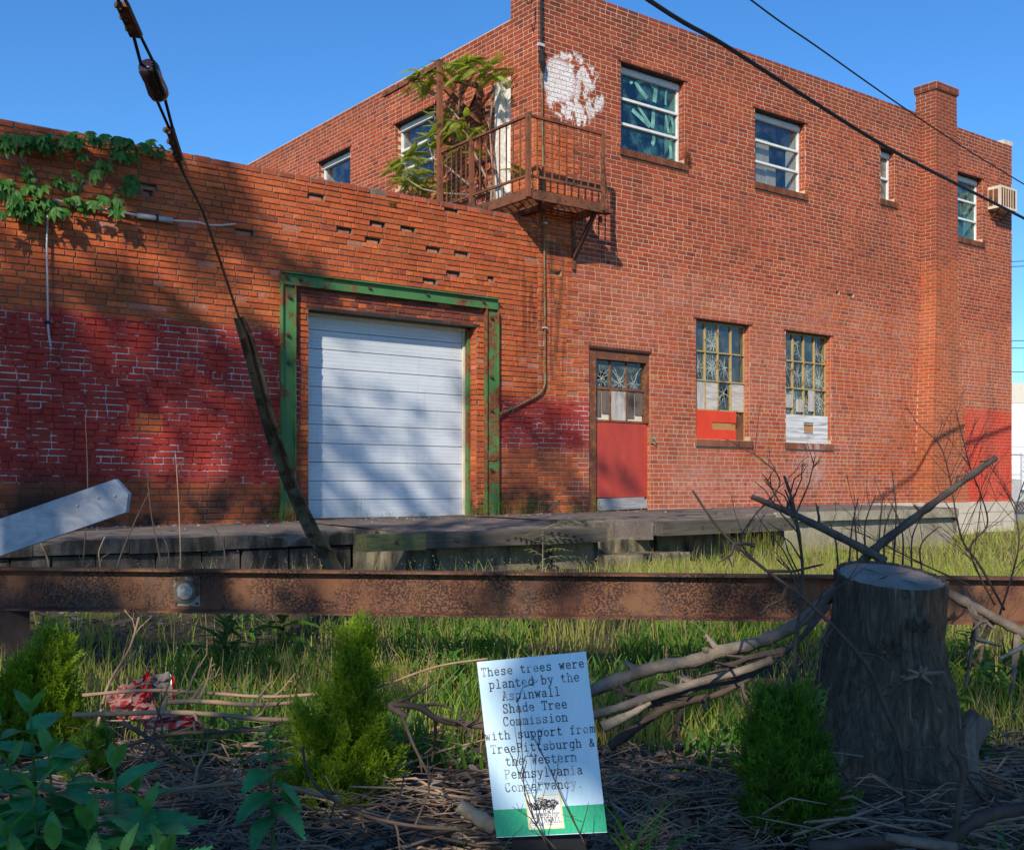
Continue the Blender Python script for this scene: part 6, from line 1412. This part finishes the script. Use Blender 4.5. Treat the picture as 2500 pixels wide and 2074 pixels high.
limb('twig standing in front of the sign, middle', [(1120,1730),(1080,1640),(1072,1560),(1066,1470),(1060,1430)], 2.95, .0018, .0009, M_DKL, twigs=3, tw=.07); limb('twig standing in front of the sign, right', [(1200,1730),(1160,1650),(1120,1560),(1088,1500)], 2.95, .002, .001, M_DKL, twigs=4, tw=.07); limb('thin twig bent across the sign foot', [(1140,1740),(1100,1690),(1080,1620),(1040,1530)], 2.93, .002, .001, M_DKL, twigs=4, tw=.08)
# twig and leaf litter too fine to count
Vs = []; m = MB()
def stick(p, a, L, r, mi): 
    e = p + Vector((math.cos(a)*L, math.sin(a)*L, R.uniform(-.03, .07))); c = p.lerp(e, .5) + Vector((R.uniform(-.04,.04), R.uniform(-.04,.04), R.uniform(.0,.05))); m.tube([p, c, e], [r, r*.9, r*.5], 4, False, mi=mi)
ang0 = math.atan2(RGT.y, RGT.x)
for i in range(1600):
    px = R.uniform(-100, 2600); d = R.uniform(2.5, 5.0)
    if 1000 < px < 1900 and d > 4.4: continue
    q = P(px, 1188, d); q.z = ground_z(q.x, q.y) + abs(R.gauss(.02, .05)) + .02; stick(q, ang0 + R.gauss(0, .45) + (math.pi if R.random() < .5 else 0), R.uniform(.08, .55), R.choice((.0012, .0018, .0025, .0035, .006)), R.choice((0, 0, 1, 1, 2, 2)))
for i in range(620):                   # curled root-like bits
    px = R.choice((R.uniform(150, 800), R.uniform(1400, 1900))); d = R.uniform(3.2, 4.6); q = P(px, 1188, d); q.z = ground_z(q.x, q.y) + R.uniform(.02, .14); a = R.uniform(0, 6.28); pts_ = [q]
    for k in range(5): a += R.uniform(-1.2, 1.2); pts_.append(pts_[-1] + Vector((math.cos(a)*.035, math.sin(a)*.035, R.uniform(-.03, .03))))
    m.tube(pts_, .0022, 3, False, mi=R.choice((1, 2)))
tag(m.build('twig_litter', [M_DKL, M_TAN, simple('grey_twig', (.22, .165, .12), .9, .3)], kind='stuff'), 'matted twigs and brush covering the near ground', 'brush', kind='stuff')
n = 8000; px = NR.uniform(-150, 2650, n); d = NR.uniform(2.3, 5.6, n); r = (px - 1250)/FPX; x = d*(FWD.x + RGT.x*r); y = d*(FWD.y + RGT.y*r); z = np.array([ground_z(a, b) for a, b in zip(x, y)]) + NR.uniform(.004, .03, n)
V, Fc = scatter(*LEAFQ, np.stack([x, y, z], 1), rots(n, 0, .9), NR.uniform(.02, .075, n)); tag(np_object('leaf_litter', V, Fc, [simple('brown_leaf', (.24, .135, .075), .9, .4, 9), simple('grey_leaf', (.19, .16, .14), .9, .4, 9)], kind='stuff', mats_idx=NR.integers(0, 2, len(Fc))), 'dead leaves lying under the brush', 'leaf litter', kind='stuff')
n = 1500; x = NR.uniform(1.5, 6.5, n); y = NR.uniform(6.6, 10.3, n); z = np.array([ground_z(a, b) for a, b in zip(x, y)]) + .01
V, Fc = scatter(*LEAFQ, np.stack([x, y, z], 1), rots(n, 0, .5), NR.uniform(.03, .07, n)); tag(np_object('leaf_drift', V, Fc, simple('grey_drifted_leaf', (.17, .15, .14), .9, .4, 9), kind='stuff'), 'grey drifted leaves on the bare ground before the dock', 'leaf litter', kind='stuff')
# ------------------------------------------------------------------ red printed bag
bg_ = thing('red_bag', 'crumpled red and white plastic bag caught in the brush', 'bag', G(*D2(290, 1440)))
def crumple(name, corners, mat, d, amp=.03):
    c = [P(*D2(a, b), d) for a, b in corners]; m = MB(); n = 7; g = [[(c[0].lerp(c[1], i/n)).lerp(c[3].lerp(c[2], i/n), j/n) + FWD*R.uniform(-amp, amp) + Vector((0, 0, R.uniform(-amp, amp)*.4)) for i in range(n+1)] for j in range(n+1)]
    for j in range(n):
        for i in range(n): m.quad(g[j][i], g[j][i+1], g[j+1][i+1], g[j+1][i])
    return m.build(name, mat, bg_)
mr = Mat('red_printed_plastic', .35, .5); mr.color(mr.mix(mr.sstep(.46, .5, mr.noise(40, 2)), (.30, .02, .025), (.28, .17, .15))); M_CLEAR = simple('clear_pale_plastic', (.20, .17, .145), .3, .2, 10, .5)
crumple('print_panel', ((215,1420),(300,1385),(325,1470),(240,1475)), mr.m, 4.75); crumple('red_fold', ((295,1383),(308,1375),(312,1425),(288,1430)), simple('red_plastic', (.5, .02, .03), .3, .2), 4.72, .012); crumple('clear_panel', ((308,1378),(356,1382),(358,1432),(308,1428)), M_CLEAR, 4.76, .02); crumple('red_edge', ((352,1384),(358,1386),(360,1440),(354,1440)), simple('red_plastic', (.5, .02, .03), .3, .2), 4.74, .008)
crumple('torn_panel', ((290,1470),(400,1462),(420,1490),(300,1500)), mr.m, 4.5, .02)
# ------------------------------------------------------------------ iris leaves beside the sign
M_IRIS = leafmat('iris_blade', (.045, .15, .02), .3, .35, .4, 6)
def iris(label, px, d, n, L):
    b = onground(P(px, 1188, d)); t = thing('iris_clump', label, 'plant', b)
    for i in range(n):
        a = R.uniform(0, 6.28); ln = R.uniform(.15, .75); l = L*R.uniform(.5, 1.1); sd = Vector((-math.sin(a + 1.2), math.cos(a + 1.2), 0))*.009; m = MB(); prev = None; q0 = b + Vector((R.uniform(-.05, .05), R.uniform(-.05, .05), 0))
        for k in range(6): u = k/5; c = q0 + Vector((math.cos(a)*ln*l*u*u, math.sin(a)*ln*l*u*u, l*u*(1 - .35*ln*u))); w_ = sd*(1 - u*.9); cur = (c - w_, c + w_); (m.quad(prev[0], prev[1], cur[1], cur[0]) if prev else None); prev = cur
        m.build('blade', M_IRIS, t)
iris('strappy iris clump at the right foot of the sign', 1555, 3.15, 24, .42); iris('few long blades left of the sign foot', 1170, 3.1, 8, .36); iris('iris tips at the bottom right corner', 2470, 3.2, 9, .30)
# ------------------------------------------------------------------ sign on its black crate
sg = thing('yard_sign', 'tilted white cardboard sign about planted trees with green foot band', 'sign', P(1350, 2040, 3.1))
TL, TR, BR, BL = P(1164.3, 1615.4, 3.16), P(1430.6, 1589.7, 3.14), P(1482.3, 2030.7, 3.06), P(1212, 2043.8, 3.08)
def Q(u, v, o=0.0):                     # u across 0..1, v up 0..1, o towards the viewer
    a = BL.lerp(BR, u); b = TL.lerp(TR, u); return a.lerp(b, v) - FWD*o
ms = Mat('sky_tinted_coroplast', .28, .65); ms.color(ms.ramp(ms.noise(4, 4, vec=ms.vec(6, 6, .6)), [(.3, (.46, .67, .79)), (.7, (.60, .76, .85))])); ms.bump(ms.math('SINE', ms.mul(ms.xyz()[0], 900)), .08, .002)  # white board; blue of shade and mirrored sky mixed into its colour
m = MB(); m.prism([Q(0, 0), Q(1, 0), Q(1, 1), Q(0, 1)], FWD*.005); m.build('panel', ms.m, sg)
gm = Mat('green_print', .5, .35); gm.color(gm.ramp(gm.noise(5, 5, .7, vec=gm.vec(60, 60, 1.5)), [(.42, (.014, .32, .17)), (.66, (.03, .42, .23)), (.78, (.30, .55, .45))]))
m = MB(); m.quad(Q(0, .004, .0006), Q(1, .004, .0006), Q(1, .155, .0006), Q(0, .155, .0006)); m.build('green_band', gm.m, sg)
# typewriter letters as flat strokes: x 0..6, y 0..9 (x-height 6)
def arc(cx, cy, rx, ry, a0, a1, n=9): return [(cx + rx*math.cos(math.radians(a0 + (a1 - a0)*i/n)), cy + ry*math.sin(math.radians(a0 + (a1 - a0)*i/n))) for i in range(n + 1)]
GL = {
'T': [[(3,0),(3,9)],[(.5,7),(.5,9),(5.5,9),(5.5,7)],[(1.7,0),(4.3,0)]], 'h': [[(1.1,0),(1.1,9)],[(.2,9),(1.1,9)],[(1.1,4.6),(2.2,5.9),(3.7,5.9),(4.8,4.8),(4.8,0)],[(.2,0),(2.1,0)],[(3.8,0),(5.8,0)]],
'e': [[(.9,3.1),(5.1,3.1),(5.0,4.4),(4.2,5.7),(3,6),(1.8,5.7),(.9,4.2),(.9,2),(1.8,.4),(3,0),(4.3,.2),(5.2,1)]], 's': [[(4.9,4.6),(4.9,5.8)],[(4.9,5),(3.8,6),(2,6),(1.1,5),(1.6,3.6),(4.2,2.8),(5,1.5),(4.2,.1),(2,0),(1,1)],[(1,0),(1,1.5)]],
't': [[(2.2,8),(2.2,1.4),(3,.1),(4.4,.1),(5.2,1)],[(.7,6),(4.6,6)]], 'r': [[(1.6,0),(1.6,6)],[(.5,6),(1.6,6)],[(1.6,3.6),(3,5.6),(4.4,6),(5.4,5.2)],[(.4,0),(3.4,0)]],
'w': [[(.8,6),(1.7,0),(3,5),(4.3,0),(5.2,6)],[(0,6),(1.7,6)],[(4.3,6),(6,6)]], 'p': [[(1.1,6),(1.1,-2.6)],[(.2,6),(1.1,6)],[(.2,-2.6),(2.2,-2.6)],[(1.1,4.4),(2.4,6),(4.2,5.8),(5.1,4),(5.1,2),(4.2,.2),(2.4,0),(1.1,1.5)]],
'l': [[(1.6,9),(3,9),(3,0)],[(1,0),(5,0)]], 'a': [[(1.2,5.2),(2.4,6),(3.8,5.9),(4.6,5),(4.6,.8),(5.6,0)],[(4.6,3.4),(2.2,3.4),(1,2.4),(1,1),(2,0),(3.2,.1),(4.6,1.4)]], 'n': [[(1.1,0),(1.1,6)],[(.2,6),(1.1,6)],[(1.1,4.6),(2.3,5.9),(3.8,5.9),(4.8,4.8),(4.8,0)],[(.2,0),(2.1,0)],[(3.8,0),(5.8,0)]],
'd': [[(4.9,9),(4.9,0),(5.8,0)],[(4,9),(4.9,9)],[(4.9,4.4),(3.6,6),(1.8,5.8),(.9,4),(.9,2),(1.8,.2),(3.6,0),(4.9,1.5)]], 'b': [[(1.1,9),(1.1,0)],[(.2,9),(1.1,9)],[(1.1,4.4),(2.4,6),(4.2,5.8),(5.1,4),(5.1,2),(4.2,.2),(2.4,0),(1.1,1.5)]],
'y': [[(1,6),(3.1,.4)],[(5.2,6),(2.6,-1.6),(1.8,-2.6),(.6,-2.6)],[(.1,6),(2,6)],[(4.2,6),(6,6)]], 'A': [[(.8,0),(3,9),(5.2,0)],[(1.6,3.2),(4.4,3.2)],[(0,0),(1.9,0)],[(4.1,0),(6,0)],[(1.8,9),(3,9)]],
'i': [[(1.6,6),(3,6),(3,0)],[(1,0),(5,0)],[(2.8,8),(3.2,8.6)]], 'S': [[(4.9,6.6),(4.9,8.8)],[(4.9,7.4),(3.9,9),(2,9),(1,7.6),(1.4,5.6),(4.4,4),(5.2,2.2),(4.2,.1),(2,0),(1,1.6)],[(1,0),(1,2.4)]], 'C': [[(5.1,6.4),(5.1,8.8)],[(5.1,7.2),(4.2,8.8),(2.6,9),(1.2,7.6),(.8,4.5),(1.2,1.4),(2.6,0),(4.2,.1),(5.3,1.6)]],
'o': [arc(3,3,2.2,3,0,360,14)], 'm': [[(.8,0),(.8,6)],[(.1,6),(.8,6)],[(.8,5),(1.6,6),(2.6,5.6),(3,4.4),(3,0)],[(3,5),(3.8,6),(4.8,5.6),(5.2,4.4),(5.2,0)],[(.1,0),(1.4,0)],[(2.5,0),(3.6,0)],[(4.6,0),(5.9,0)]],
'u': [[(1.1,6),(1.1,1.4),(2,.1),(3.6,.1),(4.8,1.4)],[(4.8,6),(4.8,0),(5.7,0)],[(.2,6),(1.1,6)],[(3.9,6),(4.8,6)]], 'f': [[(5.2,8.2),(4.2,9),(2.9,8.6),(2.5,7.4),(2.5,0)],[(.9,6),(4.7,6)],[(1,0),(4.3,0)]], 'P': [[(1.3,0),(1.3,9)],[(.3,9),(3.6,9),(5.1,8),(5.2,6),(3.8,4.6),(1.3,4.6)],[(.3,0),(2.9,0)]],
'g': [[(4.9,6),(4.9,-1.4),(3.8,-2.6),(1.6,-2.6)],[(4.9,6),(5.8,6)],[(4.9,4.4),(3.6,6),(1.8,5.8),(.9,4),(.9,2.2),(1.8,.4),(3.6,.2),(4.9,1.6)]], '&': [[(5.2,0),(1.8,5.6),(1.8,7.4),(2.8,8.2),(3.9,7.4),(3.8,6),(1,3.2),(.8,1.4),(2,0),(3.6,.2),(5,2.6),(5.2,4)]],
'W': [[(.7,9),(1.7,0),(3,6.4),(4.3,0),(5.3,9)],[(0,9),(1.6,9)],[(4.4,9),(6,9)]], 'v': [[(.9,6),(3,0),(5.1,6)],[(.1,6),(1.9,6)],[(4.1,6),(5.9,6)]], 'c': [[(5,4.2),(5,5.8)],[(5,4.8),(4,6),(2.4,6),(1,4.6),(1,1.6),(2.4,0),(4,0),(5.2,1.2)]], '.': [[(2.7,0),(3.3,.6)]],
'B': [[(1,0),(1,9),(3.8,9),(5,7.8),(4.8,5.4),(3.6,4.7),(1,4.7)],[(3.6,4.7),(5.2,3.4),(5,1),(3.8,0),(.4,0)],[(.4,9),(1,9)]], 'O': [arc(3,4.5,2.5,4.5,0,360,16)], 'R': [[(1,0),(1,9),(3.8,9),(5,7.6),(4.8,5.4),(3.6,4.6),(1,4.6)],[(3.2,4.6),(5.2,0),(5.9,0)],[(.3,0),(1.9,0)],[(.3,9),(1,9)]], 'U': [[(1,9),(1,2),(2,.1),(4,.1),(5,2),(5,9)],[(.2,9),(1.9,9)],[(4.1,9),(5.8,9)]],
'G': [[(5,6.6),(4.2,8.7),(2.6,9),(1,7.4),(.7,4.5),(1,1.6),(2.6,0),(4.4,.3),(5,1.4),(5,3.8)],[(3.6,3.8),(5.8,3.8)]], 'H': [[(1,0),(1,9)],[(5,0),(5,9)],[(1,4.6),(5,4.6)],[(.3,0),(1.7,0)],[(4.3,0),(5.7,0)],[(.3,9),(1.7,9)],[(4.3,9),(5.7,9)]], 'F': [[(1,0),(1,9),(5,9),(5,7.4)],[(1,4.8),(3.8,4.8)],[(.3,0),(2,0)]],
'I': [[(3,0),(3,9)],[(1.8,0),(4.2,0)],[(1.8,9),(4.2,9)]], 'N': [[(1,0),(1,9),(5,0),(5,9)],[(.3,0),(1.8,0)],[(4.3,9),(5.8,9)],[(.3,9),(1,9)]], 'L': [[(1,9),(1,0),(5,0),(5,1.8)],[(.3,9),(1.8,9)]], 'E': [[(5,7.6),(5,9),(1,9),(1,0),(5,0),(5,1.4)],[(1,4.7),(3.6,4.7)]], '1': [[(2,7.6),(3,9),(3,0)],[(1.8,0),(4.2,0)]], '8': [arc(3,6.8,1.8,2.2,0,360,12), arc(3,2.3,2.1,2.3,0,360,12)], '9': [arc(3,6.3,2,2.6,0,360,12), [(5,6),(4.4,2),(2.4,0)]], '2': [[(1,7),(1.6,8.7),(3.6,9),(4.9,7.4),(4.4,5.2),(1,0),(5.2,0)]]}
AW, AH = (BR - BL).length, (TL - BL).length
def text(mb, s, cu, v, size, wid, o=.0009, sp=7.0):
    """s centred on cu, baseline v (share of sign height), size = metres per 9 units"""
    k = size/9; n = len(s); w0 = n*sp*k
    def pt(x, y): return Q(cu + (x*k - w0/2)/AW, v + y*k/AH, o)
    up = (TL - BL).normalized(); ac = (BR - BL).normalized()
    for i, ch in enumerate(s):
        for ln_ in GL.get(ch, []):
            for (x0, y0), (x1, y1) in zip(ln_, ln_[1:]):
                a, b = pt(x0 + i*sp + .5, y0), pt(x1 + i*sp + .5, y1); d = (b - a)
                if d.length < 1e-6: continue
                d.normalize(); nn = d.cross(FWD).normalized()*wid/2; mb.quad(a - nn - d*wid*.4, b - nn + d*wid*.4, b + nn + d*wid*.4, a + nn - d*wid*.4)
mi_ = Mat('faded_print', .6, .2); mi_.color(mi_.mix(mi_.sstep(.52, .66, mi_.noise(22, 4)), (.045, .05, .06), (.40, .45, .50)))
LN = [('These trees were', .915, .5), ('planted by the', .84, .5), ('Aspinwall', .768, .46), ('Shade Tree', .695, .48), ('Commission', .622, .47), ('with support from', .548, .50), ('TreePittsburgh &', .472, .51), ('the Western', .398, .48), ('Pennsylvania', .325, .49), ('Conservancy.', .252, .48)]
for (s, v, u) in LN:
    mm = MB(); text(mm, s, u, v, .0235 if len(s) < 16 else .0225, .0026, sp=7.3 if len(s) > 15 else 7.0); mm.build('lettering', mi_.m, sg, kind='stuff')
# emblem
em = MB(); em.quad(Q(.30, .035, .0012), Q(.625, .035, .0012), Q(.625, .225, .0012), Q(.30, .225, .0012)); e0 = em.build('emblem_border', simple('yellow_print', (.60, .62, .30), .5, .1), sg)
em = MB(); em.quad(Q(.315, .043, .0016), Q(.61, .043, .0016), Q(.61, .217, .0016), Q(.315, .217, .0016)); em.build('emblem', simple('white_print', (.72, .72, .70), .5, .05), sg)
M_INK = simple('black_print', (.03, .03, .035), .6, .2); em = MB()
for i in range(620):                    # stippled crown of the tree
    a = R.uniform(0, 6.28); r_ = R.random()**.5; u, v = .462 + .125*r_*math.cos(a)*(1 + .12*math.sin(a*5)), .168 + .034*r_*math.sin(a)*(1.1 + .25*math.sin(a*4))
    if v < .145 and abs(u - .462) < .03: continue
    s_ = R.uniform(.0006, .0016); c = Q(u, v, .002); em.quad(c - RGT*s_ - Vector((0,0,s_)), c + RGT*s_ - Vector((0,0,s_)), c + RGT*s_ + Vector((0,0,s_)), c - RGT*s_ + Vector((0,0,s_)))
for (u0, v0, u1, v1) in ((.452,.122,.455,.15),(.472,.122,.468,.15),(.455,.145,.43,.165),(.468,.145,.50,.168),(.462,.14,.462,.17)): 
    a, b = Q(u0, v0, .002), Q(u1, v1, .002); em.quad(a - RGT*.001, b - RGT*.001, b + RGT*.001, a + RGT*.001)
for v in (.122, .0585): 
    for (u0, u1) in (((.33, .595),) if v > .1 else ((.335, .425), (.50, .59))): em.quad(Q(u0, v, .002), Q(u1, v, .002), Q(u1, v + .0016, .002), Q(u0, v + .0016, .002))
text(em, 'BOROUGH OF', .462, .098, .0105, .0012, .002, 6.6); text(em, 'ASPINWALL', .462, .070, .0135, .0015, .002, 6.6); text(em, 'EST. 1892', .462, .055, .0052, .0007, .002, 6.6); em.build('emblem_print', M_INK, sg, kind='stuff')
cr = thing('black_crate', 'black plastic crate propping the sign', 'crate', onground(P(1340, 2060, 3.15)))
a, b = P(1250, 1188, 3.1), P(1432, 1188, 3.1); zt_ = Q(.5, 0).z - .003; M_PLA = simple('black_plastic', (.012, .013, .016), .4, .2, 10, .4)
def crp(o0, o1, u0, u1, z0, z1, name): 
    m = MB(); p = lambda u, o, z: Vector(((a + (b - a)*u).x, (a + (b - a)*u).y, z)) + FWD*o
    m.prism([p(u0, o0, z0), p(u1, o0, z0), p(u1, o0, z1), p(u0, o0, z1)], FWD*(o1 - o0)); m.build(name, M_PLA, cr)
crp(0, .012, 0, 1, 0, zt_*.55, 'front_wall'); crp(.0, .02, 0, 1, zt_*.8, zt_, 'rim'); crp(0, .012, 0, .18, zt_*.55, zt_*.8, 'front_wall'); crp(0, .012, .82, 1, zt_*.55, zt_*.8, 'front_wall'); crp(.013, .22, 0, .03, 0, zt_, 'side_wall'); crp(.013, .22, .97, 1, 0, zt_, 'side_wall'); crp(.22, .232, 0, 1, 0, zt_, 'back_wall')
# ------------------------------------------------------------------ robin on the dock
bp = dk(1352, 11.55) + Vector((0, 0, .02)); rb = thing('robin', 'small dark robin standing on the dock by the wall', 'bird', bp)
ax = (RGT*.80 + FWD*.1 + Vector((0, 0, .62))).normalized(); m = MB()
sp_ = [(-.115, .006, .006), (-.075, .014, .0), (-.05, .02, 0), (-.02, .034, 0), (.015, .037, 0), (.045, .028, 0), (.065, .020, .004), (.083, .021, .006), (.098, .017, .008), (.108, .008, .008), (.122, .002, .006)]
m.tube([bp + Vector((0, 0, .085)) + ax*s_ + Vector((0, 0, z_)) for s_, r_, z_ in sp_], [r_ for s_, r_, z_ in sp_], 10)
mrb = Mat('robin_plumage', .7, .2); ob = mrb.N('SeparateXYZ'); mrb.setin(ob.inputs[0], mrb.obj()); nn = mrb.N('NewGeometry'); sx = mrb.N('VectorMath', operation='DOT_PRODUCT'); mrb.setin(sx.inputs[0], nn.outputs['Normal']); sx.inputs[1].default_value = tuple(RGT*.6 - Vector((0, 0, .8)))
mrb.color(mrb.mix(mrb.sstep(.1, .5, sx.outputs['Value']), (.035, .03, .028), (.28, .07, .02))); m.build('body', mrb.m, rb, smooth_=True)
for o_ in (-.012, .012): part('leg', M_DKL, rb, 'tube', [bp + FWD*o_ + RGT*.005 + Vector((0,0,.06)), bp + FWD*o_ + RGT*.012 + Vector((0,0,.02)), bp + FWD*o_ + Vector((0,0,-.012)), bp + FWD*o_ + RGT*.02 + Vector((0,0,-.014))], .002, 4)
